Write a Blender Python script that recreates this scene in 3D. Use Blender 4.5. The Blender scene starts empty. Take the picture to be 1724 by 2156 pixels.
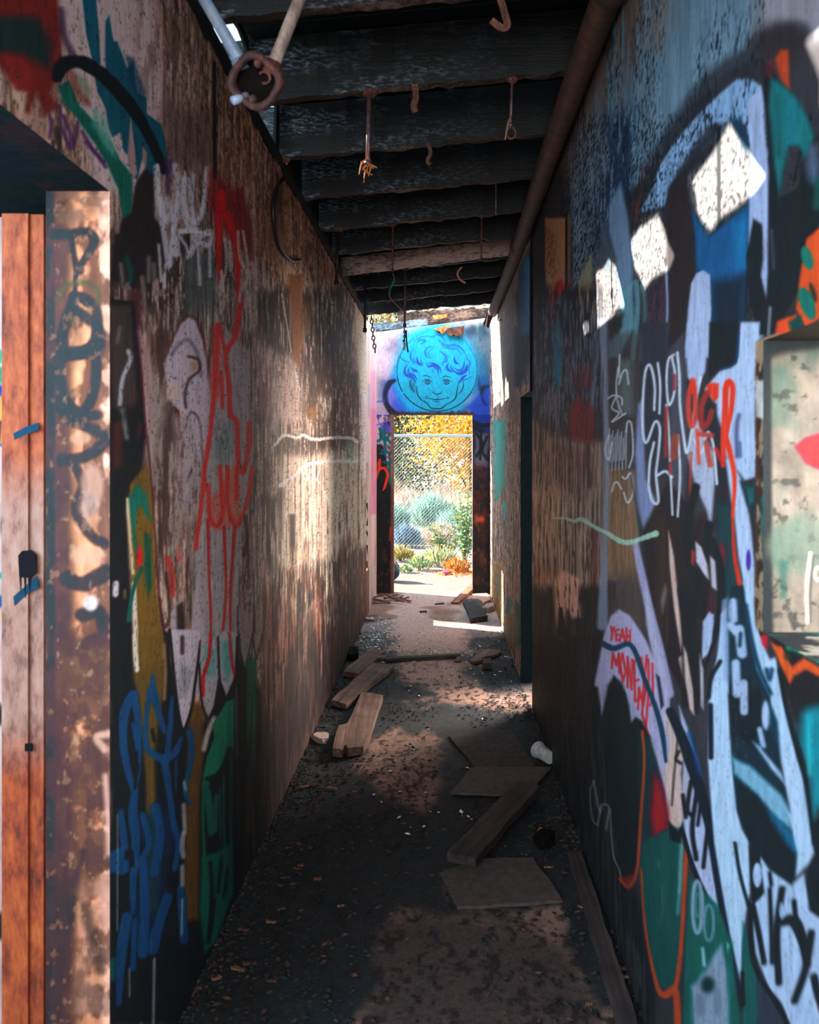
import bpy, bmesh, math, random
import numpy as np
from mathutils import Vector, Matrix, noise as mnoise

random.seed(7)
rng = np.random.default_rng(7)
SC = bpy.context.scene
COL = SC.collection

# ------------------------------------------------------------------ camera
F, CX, CY, EYE = 1750.0, 930.0, 958.0, 1.58
cam = bpy.data.cameras.new('camera')
cam_ob = bpy.data.objects.new('camera', cam)
COL.objects.link(cam_ob)
cam_ob.location = (0, 0, EYE)
cam_ob.rotation_euler = (math.pi / 2, 0, 0)
cam.sensor_fit = 'VERTICAL'
cam.sensor_height = 36
cam.sensor_width = 36
cam.lens = 36 * F / 2156
cam.shift_x = -(CX - 862) / 2156
cam.shift_y = -(1078 - CY) / 2156
cam.clip_start = 0.02
cam.clip_end = 300
cam.dof.use_dof = True
cam.dof.focus_distance = 8.8
cam.dof.aperture_fstop = 6.5
SC.camera = cam_ob


def at(px, py, Y):
    return Vector(((px - CX) / F * Y, Y, EYE - (py - CY) / F * Y))


def onfloor(px, py, z=0.0):
    Y = (EYE - z) * F / (py - CY)
    return Vector(((px - CX) / F * Y, Y, z))


def atx(px, X):
    return X * F / (px - CX)


# ------------------------------------------------------------------ tags
def tag(o, label=None, cat=None, group=None, kind=None):
    if label: o['label'] = label
    if cat: o['category'] = cat
    if group: o['group'] = group
    if kind: o['kind'] = kind
    return o


def empty(name, loc=(0, 0, 0), rz=0.0):
    o = bpy.data.objects.new(name, None)
    COL.objects.link(o)
    o.location = loc
    o.rotation_euler = (0, 0, rz)
    o.empty_display_size = 0.1
    return o


def link(name, me, m=None, parent=None, smooth=False):
    o = bpy.data.objects.new(name, me)
    COL.objects.link(o)
    if m is not None:
        me.materials.append(m)
    if parent is not None:
        o.parent = parent
    if smooth:
        me.polygons.foreach_set('use_smooth', [True] * len(me.polygons))
    return o


def copy_tree(o, parent=None):
    c = o.copy()
    COL.objects.link(c)
    if parent is not None:
        c.parent = parent
    for ch in list(o.children):
        copy_tree(ch, c)
    return c


# ------------------------------------------------------------------ noise
def _h(ix, iy, s):
    n = (ix * 374761393 + iy * 668265263 + s * 974634777) & 0xffffffff
    n = ((n ^ (n >> 13)) * 1274126177) & 0xffffffff
    return ((n ^ (n >> 16)) & 0xffff) / 65535.0


def vn(u, v, s=0):
    iu = np.floor(u).astype(np.int64); iv = np.floor(v).astype(np.int64)
    fu = u - iu; fv = v - iv
    fu = fu * fu * (3 - 2 * fu); fv = fv * fv * (3 - 2 * fv)
    a = _h(iu, iv, s); b = _h(iu + 1, iv, s); c = _h(iu, iv + 1, s); d = _h(iu + 1, iv + 1, s)
    return (a * (1 - fu) + b * fu) * (1 - fv) + (c * (1 - fu) + d * fu) * fv


def fbm(u, v, s=0, o=4):
    t = 0; a = .5; n = 0
    for i in range(o):
        t = t + a * vn(u, v, s + i * 17); n += a
        u = u * 2.03; v = v * 2.03; a *= .5
    return t / n


def sm(x, a, b):
    t = np.clip((x - a) / (b - a), 0, 1)
    return t * t * (3 - 2 * t)


def s2l(c):
    c = np.asarray(c, float)
    return np.where(c <= .04045, c / 12.92, ((c + .055) / 1.055) ** 2.4)


def spline(pts, n=8):
    """Catmull-Rom through pts (any dimension)"""
    P = [np.asarray(p, float) for p in pts]
    if len(P) < 3: return P
    P = [2 * P[0] - P[1]] + P + [2 * P[-1] - P[-2]]
    out = []
    for i in range(1, len(P) - 2):
        p0, p1, p2, p3 = P[i - 1:i + 3]
        for k in range(n):
            t = k / n
            out.append(.5 * ((2 * p1) + (-p0 + p2) * t + (2 * p0 - 5 * p1 + 4 * p2 - p3) * t * t + (-p0 + 3 * p1 - 3 * p2 + p3) * t ** 3))
    out.append(P[-2])
    return out


# ------------------------------------------------------------------ painted panels
class Panel:
    """a rectangular piece of wall or floor as a dense grid, paint kept per vertex.
    kind 'X': plane X=c over (Y,z); 'Y': plane Y=c over (X,z); 'Z': plane z=c over (X,Y)"""

    def __init__(s, kind, c, us, vs, flip=False):
        us = np.asarray(us, float); vs = np.asarray(vs, float)
        s.nu, s.nv = len(us), len(vs)
        U, V = np.meshgrid(us, vs)
        s.U = U.ravel(); s.V = V.ravel()
        C = np.full_like(s.U, c)
        if kind == 'X': s.co = np.stack([C, s.U, s.V], 1)
        elif kind == 'Y': s.co = np.stack([s.U, C, s.V], 1)
        else: s.co = np.stack([s.U, s.V, C], 1)
        d = np.maximum(s.co[:, 1], .05)
        s.PX = CX + s.co[:, 0] * F / d
        s.PY = CY - (s.co[:, 2] - EYE) * F / d
        s.col = np.zeros((len(s.U), 3)); s.flip = flip
        s.ox = s.oy = 0.0; s.k = 1.0; s.org = None

    def crop(s, ox, oy, k):
        s.ox, s.oy, s.k = ox, oy, k
        return s

    def _p(s, pts):
        return np.array([(s.ox + p[0] / s.k, s.oy + p[1] / s.k) for p in pts], float)

    def fill(s, c):
        s.col[:] = np.array(c) / 255.0

    def _mix(s, idx, cov, c):
        if isinstance(c, np.ndarray) and c.ndim == 2: cc = c / 255.0
        else: cc = np.array(c, float)[None] / 255.0
        s.col[idx] = s.col[idx] * (1 - cov[:, None]) + cc * cov[:, None]

    def _n(s, idx, fu, fv, seed, o=3):
        return fbm(s.U[idx] * fu, s.V[idx] * fv, seed, o)

    def poly(s, pts, c, soft=1.5, a=1.0, rough=0, rf=25, seed=0, streak=None, thr=.5, curve=False):
        """streak=(fu,fv): broken up by stretched noise above thr"""
        P = s._p(pts)
        if streak:
            soft *= 1.7; rough = max(rough, soft * .9); rf = 7; streak = (streak[0], streak[1] * 3)
        if curve:
            P = np.array(spline(list(P) + [P[0]], 5)[:-1])
        m = soft + rough * 1.2 + 1
        i = np.where((s.PX > P[:, 0].min() - m) & (s.PX < P[:, 0].max() + m) & (s.PY > P[:, 1].min() - m) & (s.PY < P[:, 1].max() + m))[0]
        if not len(i): return s
        x = s.PX[i]; y = s.PY[i]
        dm = np.full(len(i), 1e9); ins = np.zeros(len(i), bool)
        for k in range(len(P)):
            x0, y0 = P[k - 1]; x1, y1 = P[k]
            dx, dy = x1 - x0, y1 - y0; L = dx * dx + dy * dy + 1e-9
            t = np.clip(((x - x0) * dx + (y - y0) * dy) / L, 0, 1)
            dm = np.minimum(dm, (x - x0 - t * dx) ** 2 + (y - y0 - t * dy) ** 2)
            cr = (y0 > y) != (y1 > y)
            if dy != 0:
                ins ^= cr & (x < x0 + (y - y0) / dy * dx)
        sd = np.sqrt(dm) * np.where(ins, -1, 1)
        if rough: sd = sd + (s._n(i, rf, rf * .5, 31 + seed) - .5) * 2 * rough
        cov = a * (1 - sm(sd, -soft, soft))
        if streak:
            cov = cov * sm(s._n(i, streak[0], streak[1], 57 + seed, 4), thr - .09, thr + .09)
        s._mix(i, cov, c)
        return s

    def line(s, pts, w, c, soft=1.2, a=1.0, curve=True, rough=0, rf=40, seed=0, streak=None, thr=.45):
        P = s._p(pts)
        W = np.array(w if isinstance(w, (list, tuple)) else [w] * len(P), float) / s.k * .5
        if len(W) != len(P): W = np.interp(np.linspace(0, 1, len(P)), np.linspace(0, 1, len(W)), W)
        Q = np.column_stack([P, W])
        if curve and len(Q) > 2: Q = np.array(spline(Q, 6))
        m = W.max() + soft + rough + 1
        i = np.where((s.PX > Q[:, 0].min() - m) & (s.PX < Q[:, 0].max() + m) & (s.PY > Q[:, 1].min() - m) & (s.PY < Q[:, 1].max() + m))[0]
        if not len(i): return s
        x = s.PX[i]; y = s.PY[i]
        sd = np.full(len(i), 1e9)
        for k in range(len(Q) - 1):
            x0, y0, w0 = Q[k]; x1, y1, w1 = Q[k + 1]
            dx, dy = x1 - x0, y1 - y0; L = dx * dx + dy * dy + 1e-9
            t = np.clip(((x - x0) * dx + (y - y0) * dy) / L, 0, 1)
            sd = np.minimum(sd, np.hypot(x - x0 - t * dx, y - y0 - t * dy) - (w0 + (w1 - w0) * t))
        if rough: sd = sd + (s._n(i, rf, rf * .5, 91 + seed) - .5) * 2 * rough
        cov = a * (1 - sm(sd, -soft, soft))
        if streak: cov = cov * sm(s._n(i, streak[0], streak[1], 57 + seed, 3), thr - .1, thr + .1)
        s._mix(i, cov, c)
        return s

    def oval(s, cx, cy, rx, ry, c, soft=1.5, a=1.0, rot=0, rough=0, ring=None, seed=0):
        n = 20; cr, sr = math.cos(rot), math.sin(rot)
        pts = []
        for k in range(n):
            t = 2 * math.pi * k / n
            ex, ey = rx * math.cos(t), ry * math.sin(t)
            pts.append((cx + ex * cr - ey * sr, cy + ex * sr + ey * cr))
        if ring: return s.line(pts + [pts[0]], ring, c, soft, a, curve=False, rough=rough, seed=seed)
        return s.poly(pts, c, soft, a, rough, seed=seed)

    def tint(s, c, fu, fv, thr, a=.6, wid=.1, seed=0, o=4):
        """all over: stains of stretched noise"""
        cov = a * sm(fbm(s.U * fu, s.V * fv, seed, o), thr - wid, thr + wid)
        s._mix(slice(None), cov, c)
        return s

    def vary(s, fu, fv, amt, seed=0, o=4):
        n = fbm(s.U * fu, s.V * fv, seed, o)
        s.col *= (1 + (n - .5) * 2 * amt)[:, None]
        return s

    def mesh_data(s):
        nu, nv = s.nu, s.nv
        idx = np.arange(nu * nv).reshape(nv, nu)
        a = idx[:-1, :-1].ravel(); b = idx[:-1, 1:].ravel(); c = idx[1:, 1:].ravel(); d = idx[1:, :-1].ravel()
        q = np.stack([a, d, c, b] if s.flip else [a, b, c, d], 1)
        return s.co, q, s.col


class Plain:
    """flat quads of one colour, for the sides and backs of walls"""

    def __init__(s):
        s.v = []; s.q = []; s.c = []

    def quad(s, p, c):
        n = len(s.v)
        s.v += [tuple(x) for x in p]; s.q.append((n, n + 1, n + 2, n + 3)); s.c += [np.array(c) / 255.0] * 4

    def box(s, x0, x1, y0, y1, z0, z1, c, skip=''):
        f = {'l': [(x0, y0, z0), (x0, y0, z1), (x0, y1, z1), (x0, y1, z0)], 'r': [(x1, y0, z0), (x1, y1, z0), (x1, y1, z1), (x1, y0, z1)],
             'n': [(x0, y0, z0), (x1, y0, z0), (x1, y0, z1), (x0, y0, z1)], 'f': [(x0, y1, z0), (x0, y1, z1), (x1, y1, z1), (x1, y1, z0)],
             'b': [(x0, y0, z0), (x0, y1, z0), (x1, y1, z0), (x1, y0, z0)], 't': [(x0, y0, z1), (x1, y0, z1), (x1, y1, z1), (x0, y1, z1)]}
        for k, p in f.items():
            if k not in skip: s.quad(p, c)

    def mesh_data(s):
        return np.array(s.v, float), np.array(s.q), np.array(s.c)


def build_panels(name, panels, mat, gain=(1, 1, 1), lo=.009):
    vs, qs, cs = [], [], []; n = 0
    for p in panels:
        v, q, c = p.mesh_data()
        vs.append(v); qs.append(q + n); cs.append(c); n += len(v)
    v = np.concatenate(vs); q = np.concatenate(qs); c = np.clip(np.concatenate(cs), 0, 1)
    me = bpy.data.meshes.new(name)
    me.vertices.add(len(v)); me.vertices.foreach_set('co', v.astype(np.float32).ravel())
    me.loops.add(q.size); me.loops.foreach_set('vertex_index', q.astype(np.int32).ravel())
    me.polygons.add(len(q)); me.polygons.foreach_set('loop_start', np.arange(0, q.size, 4, dtype=np.int32))
    me.update(calc_edges=True)
    lin = np.clip(s2l(c) ** 1.2 * 1.18 * np.array(gain), lo * np.array((1.1, 2.0, 2.4)), .86)
    at_ = me.attributes.new('Col', 'FLOAT_COLOR', 'POINT')
    at_.data.foreach_set('color', np.column_stack([lin, np.ones(len(lin))]).astype(np.float32).ravel())
    return link(name, me, mat)


# ------------------------------------------------------------------ materials
def nodes(name):
    m = bpy.data.materials.new(name); m.use_nodes = True
    nt = m.node_tree
    return m, nt, nt.nodes['Principled BSDF'], nt.nodes['Material Output']


def N(nt, typ, **kw):
    n = nt.nodes.new(typ)
    for k, v in kw.items():
        if k in n.inputs: n.inputs[k].default_value = v
        else: setattr(n, k, v)
    return n


def mixc(nt, fac, a, b, mode='MIX'):
    n = nt.nodes.new('ShaderNodeMix'); n.data_type = 'RGBA'; n.blend_type = mode
    for i, x in ((0, fac), (6, a), (7, b)):
        if hasattr(x, 'links'): nt.links.new(x, n.inputs[i])
        elif i == 0: n.inputs[0].default_value = x
        else: n.inputs[i].default_value = tuple(x) + ((1,) if len(x) == 3 else ())
    return n.outputs[2]


def ramp(nt, src, stops):
    r = nt.nodes.new('ShaderNodeValToRGB')
    e = r.color_ramp.elements
    e[0].position, e[0].color = stops[0][0], tuple(stops[0][1]) + (1,)
    e[1].position, e[1].color = stops[-1][0], tuple(stops[-1][1]) + (1,)
    for p, c in stops[1:-1]:
        x = e.new(p); x.color = tuple(c) + (1,)
    nt.links.new(src, r.inputs[0])
    return r.outputs[0]


def coords(nt, scale=(1, 1, 1), obj=True):
    t = nt.nodes.new('ShaderNodeTexCoord'); mp = nt.nodes.new('ShaderNodeMapping')
    mp.inputs['Scale'].default_value = scale
    nt.links.new(t.outputs['Object'], mp.inputs[0])
    return mp.outputs[0]


def noise_tex(nt, vec, scale, detail=4, rough=.55):
    n = N(nt, 'ShaderNodeTexNoise', Scale=scale, Detail=detail, Roughness=rough)
    nt.links.new(vec, n.inputs['Vector'])
    return n.outputs['Fac']


def bump(nt, bsdf, h, strength=.3, dist=.01):
    b = N(nt, 'ShaderNodeBump', Strength=strength, Distance=dist)
    nt.links.new(h, b.inputs['Height']); nt.links.new(b.outputs[0], bsdf.inputs['Normal'])


def L(rgb):
    return tuple(float(x) for x in s2l(np.array(rgb) / 255.0))


def mat_paint(name, rough=.66, spec=.2, bs=.25, grain=.22, stretch=(1, 1, .25)):
    m, nt, b, o = nodes(name)
    a = N(nt, 'ShaderNodeAttribute', attribute_name='Col')
    n1 = noise_tex(nt, coords(nt, stretch), 60, 5)
    g = ramp(nt, n1, [(.3, (1 - grain,) * 3), (.7, (1 + grain * .6,) * 3)])
    nt.links.new(mixc(nt, 1.0, a.outputs['Color'], g, 'MULTIPLY'), b.inputs['Base Color'])
    n2 = noise_tex(nt, coords(nt), 140, 4)
    n3 = noise_tex(nt, coords(nt), 14, 3)
    ad = N(nt, 'ShaderNodeMath', operation='ADD'); nt.links.new(n2, ad.inputs[0]); nt.links.new(n3, ad.inputs[1])
    bump(nt, b, ad.outputs[0], bs, .004)
    b.inputs['Roughness'].default_value = rough
    b.inputs['Specular IOR Level'].default_value = spec
    return m


def mat_wood(name, c0, c1, c2, rough=.75, scale=1.0, crack=.6, axis=0, spec=.3):
    """grain runs along local x"""
    m, nt, b, o = nodes(name)
    st = [28, 28, 28]; st[axis] = 1.6
    v = coords(nt, tuple(x * scale for x in st))
    g = noise_tex(nt, v, 1.0, 6, .65)
    blot = noise_tex(nt, coords(nt), 7 * scale, 4)
    c = ramp(nt, g, [(.3, c0), (.52, c1), (.75, c2)])
    c = mixc(nt, ramp(nt, blot, [(.35, (.0,) * 3), (.7, (.55,) * 3)]), c, tuple(x * .5 for x in c0))
    nt.links.new(c, b.inputs['Base Color'])
    bump(nt, b, g, crack, .012)
    b.inputs['Roughness'].default_value = rough
    b.inputs['Specular IOR Level'].default_value = spec
    return m


def mat_char(name, base, light, amount=.62, rough=.5, spec=.5, scale=1.0, ashen=None):
    """burnt timber: fine checks along the grain, pale worn edges, and a pale blue sky sheen painted in where ash is given (x range)"""
    m, nt, b, o = nodes(name)
    v1 = coords(nt, (3.5 * scale, 18 * scale, 46 * scale))
    n = noise_tex(nt, v1, 1.0, 7, .75)
    n2 = noise_tex(nt, coords(nt, (14, 14, 40)), 2.2, 6, .75)
    big = noise_tex(nt, coords(nt, (2, 4, 6)), 1.3, 4, .6)
    mu = N(nt, 'ShaderNodeMath', operation='MULTIPLY'); nt.links.new(n2, mu.inputs[0]); nt.links.new(big, mu.inputs[1])
    c = ramp(nt, mu.outputs[0], [(amount * .40, base), (amount * .62, light)])
    if ashen:
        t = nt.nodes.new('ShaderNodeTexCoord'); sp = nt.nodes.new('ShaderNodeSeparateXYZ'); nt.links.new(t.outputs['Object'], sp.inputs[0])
        mr = N(nt, 'ShaderNodeMapRange'); mr.inputs[1].default_value = ashen[0]; mr.inputs[2].default_value = ashen[1]; mr.inputs[3].default_value = 1; mr.inputs[4].default_value = 0
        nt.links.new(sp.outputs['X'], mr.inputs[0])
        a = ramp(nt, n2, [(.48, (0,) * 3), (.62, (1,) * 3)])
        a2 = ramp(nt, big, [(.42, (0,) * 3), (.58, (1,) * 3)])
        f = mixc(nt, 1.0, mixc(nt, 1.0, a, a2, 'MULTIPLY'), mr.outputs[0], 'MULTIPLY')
        c = mixc(nt, f, c, ashen[2])
    nt.links.new(c, b.inputs['Base Color'])
    bump(nt, b, mixc(nt, .5, n, n2), .7, .012)
    b.inputs['Roughness'].default_value = rough
    b.inputs['Specular IOR Level'].default_value = spec
    return m


def mat_rust(name, c0, c1, c2, rough=.8, scale=1.0, metal=0.0, s0=.35, s1=.65):
    m, nt, b, o = nodes(name)
    n = noise_tex(nt, coords(nt, (1, 1, .5)), 22 * scale, 7, .7)
    c = ramp(nt, n, [(s0, c0), (.5, c1), (s1, c2)])
    nt.links.new(c, b.inputs['Base Color'])
    bump(nt, b, n, .35, .004)
    b.inputs['Roughness'].default_value = rough; b.inputs['Metallic'].default_value = metal
    return m


def mat_plain(name, c, rough=.6, spec=.4, var=.25, scale=18, metal=0.0, bs=.15):
    m, nt, b, o = nodes(name)
    n = noise_tex(nt, coords(nt), scale, 5)
    g = ramp(nt, n, [(.3, tuple(x * (1 - var) for x in c)), (.7, tuple(min(1, x * (1 + var)) for x in c))])
    nt.links.new(g, b.inputs['Base Color'])
    bump(nt, b, n, bs, .004)
    b.inputs['Roughness'].default_value = rough; b.inputs['Specular IOR Level'].default_value = spec
    b.inputs['Metallic'].default_value = metal
    return m


def mat_leaf(name, trans=.35):
    m, nt, b, o = nodes(name)
    a = N(nt, 'ShaderNodeAttribute', attribute_name='Col')
    n = noise_tex(nt, coords(nt), 40, 3)
    g = ramp(nt, n, [(.3, (.8,) * 3), (.7, (1.1,) * 3)])
    c = mixc(nt, 1.0, a.outputs['Color'], g, 'MULTIPLY')
    nt.links.new(c, b.inputs['Base Color'])
    b.inputs['Roughness'].default_value = .6
    t = N(nt, 'ShaderNodeBsdfTranslucent'); nt.links.new(c, t.inputs[0])
    mx = N(nt, 'ShaderNodeMixShader', Fac=trans)
    nt.links.new(b.outputs[0], mx.inputs[1]); nt.links.new(t.outputs[0], mx.inputs[2]); nt.links.new(mx.outputs[0], o.inputs[0])
    return m


# ------------------------------------------------------------------ solid shapes
def bm_mesh(name, bm):
    me = bpy.data.meshes.new(name)
    bmesh.ops.recalc_face_normals(bm, faces=bm.faces)
    bm.to_mesh(me); bm.free()
    return me


def tube_bm(bm, pts, r, seg=8, caps=True):
    pts = [Vector(p) for p in pts]
    R = list(r) if isinstance(r, (list, tuple)) else [r] * len(pts)
    if len(R) != len(pts): R = list(np.interp(np.linspace(0, 1, len(pts)), np.linspace(0, 1, len(R)), R))
    rings = []; up = None
    for i, p in enumerate(pts):
        d = (pts[min(i + 1, len(pts) - 1)] - pts[max(i - 1, 0)]).normalized()
        if up is None:
            up = Vector((0, 0, 1)) if abs(d.z) < .9 else Vector((1, 0, 0))
        a = d.cross(up).normalized(); up = a.cross(d).normalized()
        rings.append([bm.verts.new(p + (a * math.cos(2 * math.pi * k / seg) + up * math.sin(2 * math.pi * k / seg)) * R[i]) for k in range(seg)])
    for i in range(len(rings) - 1):
        for k in range(seg):
            bm.faces.new([rings[i][k], rings[i][(k + 1) % seg], rings[i + 1][(k + 1) % seg], rings[i + 1][k]])
    if caps:
        bm.faces.new(rings[0][::-1]); bm.faces.new(rings[-1])


def tube(name, pts, r, m, parent=None, seg=8, curve=False):
    if curve: pts = [Vector(p) for p in spline([tuple(p) for p in pts], 6)]
    bm = bmesh.new(); tube_bm(bm, pts, r, seg)
    return link(name, bm_mesh(name, bm), m, parent, smooth=True)


def ring_curve(name, c, R, r, m, parent=None, nrm='Y', seg=20, a0=0, a1=2 * math.pi, sx=1, sz=1):
    pts = []
    for k in range(seg + 1):
        t = a0 + (a1 - a0) * k / seg
        if nrm == 'Y': pts.append(Vector(c) + Vector((R * sx * math.cos(t), 0, R * sz * math.sin(t))))
        else: pts.append(Vector(c) + Vector((0, R * sx * math.cos(t), R * sz * math.sin(t))))
    bm = bmesh.new(); tube_bm(bm, pts, r, 7, caps=abs(a1 - a0) < 6.2)
    return link(name, bm_mesh(name, bm), m, parent, smooth=True)


def slab_bm(bm, outline, th, rough=0.0, seed=0):
    """outline: list of (x,y) in local space, extruded 0..th in z with a slight bevel"""
    n = len(outline)
    b = [bm.verts.new((x, y, 0)) for x, y in outline]
    t = [bm.verts.new((x, y, th)) for x, y in outline]
    for i in range(n):
        bm.faces.new([b[i], b[(i + 1) % n], t[(i + 1) % n], t[i]])
    bm.faces.new(b[::-1]); bm.faces.new(t)


def plank_outline(Lx, W, ends=(0.01, 0.01), seed=0, nx=10, ne=5):
    r = random.Random(seed)
    pts = []
    for i in range(nx + 1): pts.append((-Lx / 2 + Lx * i / nx, -W / 2 + r.uniform(-.004, .004)))
    for i in range(1, ne): pts.append((Lx / 2 + r.uniform(-1, 1) * ends[1], -W / 2 + W * i / ne))
    for i in range(nx + 1): pts.append((Lx / 2 - Lx * i / nx, W / 2 + r.uniform(-.004, .004)))
    for i in range(1, ne): pts.append((-Lx / 2 + r.uniform(-1, 1) * ends[0], W / 2 - W * i / ne))
    return pts


def slab(name, outline, th, m, loc, rz=0, tilt=(0, 0), label=None, cat=None, group=None, bev=.003, parent=None):
    bm = bmesh.new(); slab_bm(bm, outline, th)
    if bev:
        bmesh.ops.bevel(bm, geom=[e for e in bm.edges], offset=bev, segments=1, affect='EDGES', clamp_overlap=True)
    o = link(name, bm_mesh(name, bm), m, parent)
    o.location = loc; o.rotation_euler = (tilt[0], tilt[1], rz)
    if label: tag(o, label, cat, group)
    return o


def world_slab(name, pts, th, m, label=None, cat=None, group=None, z=0.0, bev=.003, sub=3, jit=.006, seed=0, tilt=(0, 0)):
    """flat piece whose floor outline is given as world points"""
    r = random.Random(seed)
    P = [Vector(p) for p in pts]
    c = sum(P, Vector()) / len(P)
    ax = P[1] - P[0]; rz = math.atan2(ax.y, ax.x)
    R = Matrix.Rotation(-rz, 2)
    q = []
    for i in range(len(P)):
        a = R @ (P[i] - c).to_2d(); b = R @ (P[(i + 1) % len(P)] - c).to_2d()
        for k in range(sub):
            w = a.lerp(b, k / sub)
            if k: w = w + Vector((r.uniform(-jit, jit), r.uniform(-jit, jit)))
            q.append((w.x, w.y))
    return slab(name, q, th, m, (c.x, c.y, z), rz, tilt, label, cat, group, bev)
# ------------------------------------------------------------------ graffiti, left wall
A = (0, 0, 2.8733); Cc = (1100, 0, 2.7628); D = (0, 650, 2.695); E_ = (700, 620, 3.171); F_ = (1100, 700, 2.7628)
G_ = (1200, 1250, 2.380); H_ = (0, 1350, 2.463); K_ = (780, 660, 6.157); L_ = (550, 600, 2.693); Q_ = (1000, 480, 7.183); J0_ = (0, 380, 4.146)
WHITE = (196, 190, 196)


def paint_left(p):
    p.fill((166, 138, 122))
    p.crop(0, 0, 1)
    # plaster tones
    p.poly([(330, -50), (460, -50), (460, 250), (420, 330), (340, 300)], (158, 130, 112), 20)
    p.poly([(430, 60), (620, 380), (780, 640), (780, 760), (600, 620), (520, 560), (430, 420)], (166, 122, 96), 18)
    p.poly([(600, 560), (790, 640), (790, 1420), (700, 1500), (560, 1500), (540, 900)], (196, 176, 160), 30)
    p.poly([(230, 480), (440, 480), (560, 640), (560, 800), (440, 700), (230, 640)], (72, 64, 62), 30)
    p.poly([(430, 590), (590, 600), (600, 1500), (440, 1500)], (150, 138, 132), 25, .8)
    p.vary(9, 3, .25, 3)
    # running stains, long and vertical
    p.tint((84, 60, 48), 22, 4, .61, .5, .08, 11)
    p.tint((48, 36, 32), 46, 11, .66, .7, .06, 12)
    p.tint((226, 206, 194), 50, 9, .63, .6, .06, 13)
    p.tint((60, 46, 40), 130, 50, .64, .5, .08, 14)
    p.tint((214, 190, 176), 110, 40, .66, .55, .05, 15)
    p.poly([(100, -50), (320, -50), (350, 200), (300, 420), (200, 400)], (214, 190, 190), 18, .92)
    p.crop(*A)
    p.poly([(1290, 0), (1500, 250), (1724, 900), (1724, 1500), (1560, 1500), (1500, 1100), (1280, 900)], (70, 50, 42), 20, .55, streak=(46, 2.4), thr=.6)
    p.poly([(880, 0), (1280, 0), (1280, 700), (1060, 700), (900, 600)], (104, 84, 74), 25, .6, streak=(38, 4), thr=.55, seed=2)
    p.poly([(1000, 620), (1290, 700), (1290, 1050), (1000, 980)], (104, 86, 80), 20, .6)
    p.line([(1295, 380), (1297, 700), (1300, 1080)], 24, (30, 24, 24), 1.5, .9, curve=False)
    # dull red spray, top
    p.poly([(-60, -60), (345, -60), (372, 200), (360, 420), (300, 560), (350, 650), (270, 700), (225, 560), (180, 690), (150, 680), (165, 560), (100, 550), (60, 470), (-60, 330)], (128, 48, 46), 8, .95, rough=3)
    p.poly([(-60, 90), (230, 110), (310, 260), (300, 420), (150, 330), (-60, 300)], (26, 66, 66), 14, .85)
    p.poly([(20, 330), (130, 360), (200, 420), (160, 540), (90, 540), (40, 440)], (150, 58, 50), 8, .8)
    p.line([(370, 60), (390, 220), (440, 330)], 40, (70, 50, 80), 6, .7)
    # blue splash
    p.poly([(493, -60), (577, -60), (600, 200), (610, 390), (560, 370), (520, 200)], (0, 106, 126), 2)
    p.poly([(640, 130), (660, 90), (690, 250), (712, 245), (745, 340), (768, 420), (800, 370), (825, 560), (885, 590), (885, 690), (975, 750), (1000, 860), (1010, 960), (960, 1060), (920, 1080), (880, 1000), (862, 960), (850, 1000), (832, 1070), (800, 1090), (770, 940), (745, 900), (730, 800), (680, 830), (660, 780), (640, 650), (590, 560), (575, 480), (640, 430), (636, 300)], (0, 102, 120), 2, rough=2)
    p.poly([(790, 690), (815, 900), (830, 1050), (800, 1090), (772, 940)], (178, 152, 148), 2)
    p.poly([(862, 880), (888, 920), (885, 1000), (862, 990)], (170, 140, 130), 2)
    p.poly([(760, 330), (810, 350), (880, 560), (860, 640), (790, 520)], (14, 70, 100), 5, .6)
    # green band
    p.poly([(355, 520), (420, 480), (480, 640), (600, 760), (680, 870), (720, 960), (790, 1050), (805, 1110), (790, 1290), (742, 1312), (720, 1150), (650, 1000), (560, 850), (470, 720), (380, 620)], (6, 112, 98), 4, rough=2)
    p.poly([(560, 640), (640, 720), (690, 880), (700, 960), (640, 900), (560, 760)], (126, 186, 170), 9, .8)
    p.poly([(430, 430), (520, 470), (560, 560), (520, 640), (470, 560)], (140, 150, 130), 8, .8)
    p.line([(425, 440), (470, 560), (530, 620)], 40, (150, 70, 60), 7, .6)
    # purple scribble over the door
    for s in ([(300, 700), (310, 760), (300, 830)], [(360, 640), (370, 760), (430, 900), (460, 830), (470, 740)], [(380, 700), (420, 790), (440, 880)], [(520, 860), (580, 930), (640, 1010)], [(500, 800), (560, 900), (630, 980)]):
        p.line(s, 22, (96, 60, 110), 3, .85)
    # thick black stroke
    p.line([(345, 470), (375, 400), (470, 372), (560, 410), (650, 480), (740, 580), (820, 680), (890, 800), (950, 930), (990, 1030)], [60, 90, 80, 80, 84, 84, 74, 62, 60, 50], (20, 22, 26), 2.5, rough=2)
    # dark patch
    p.poly([(880, 1010), (930, 1070), (935, 1300), (990, 1420), (1010, 1640), (860, 1760), (680, 1700), (680, 1520), (700, 1420), (740, 1330), (800, 1280), (812, 1130)], (46, 44, 46), 4, .95, rough=3)
    p.poly([(990, 960), (1050, 960), (1030, 1180), (1000, 1180)], (70, 60, 100), 6, .7)
    p.poly([(1110, 1530), (1300, 1530), (1310, 1900), (1120, 1900)], (88, 100, 96), 10, .8)
    # white tag with its drips
    W1 = (198, 196, 208)
    p.poly([(950, 1150), (1090, 1240), (1085, 1330), (990, 1340)], W1, 9, .7)
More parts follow.
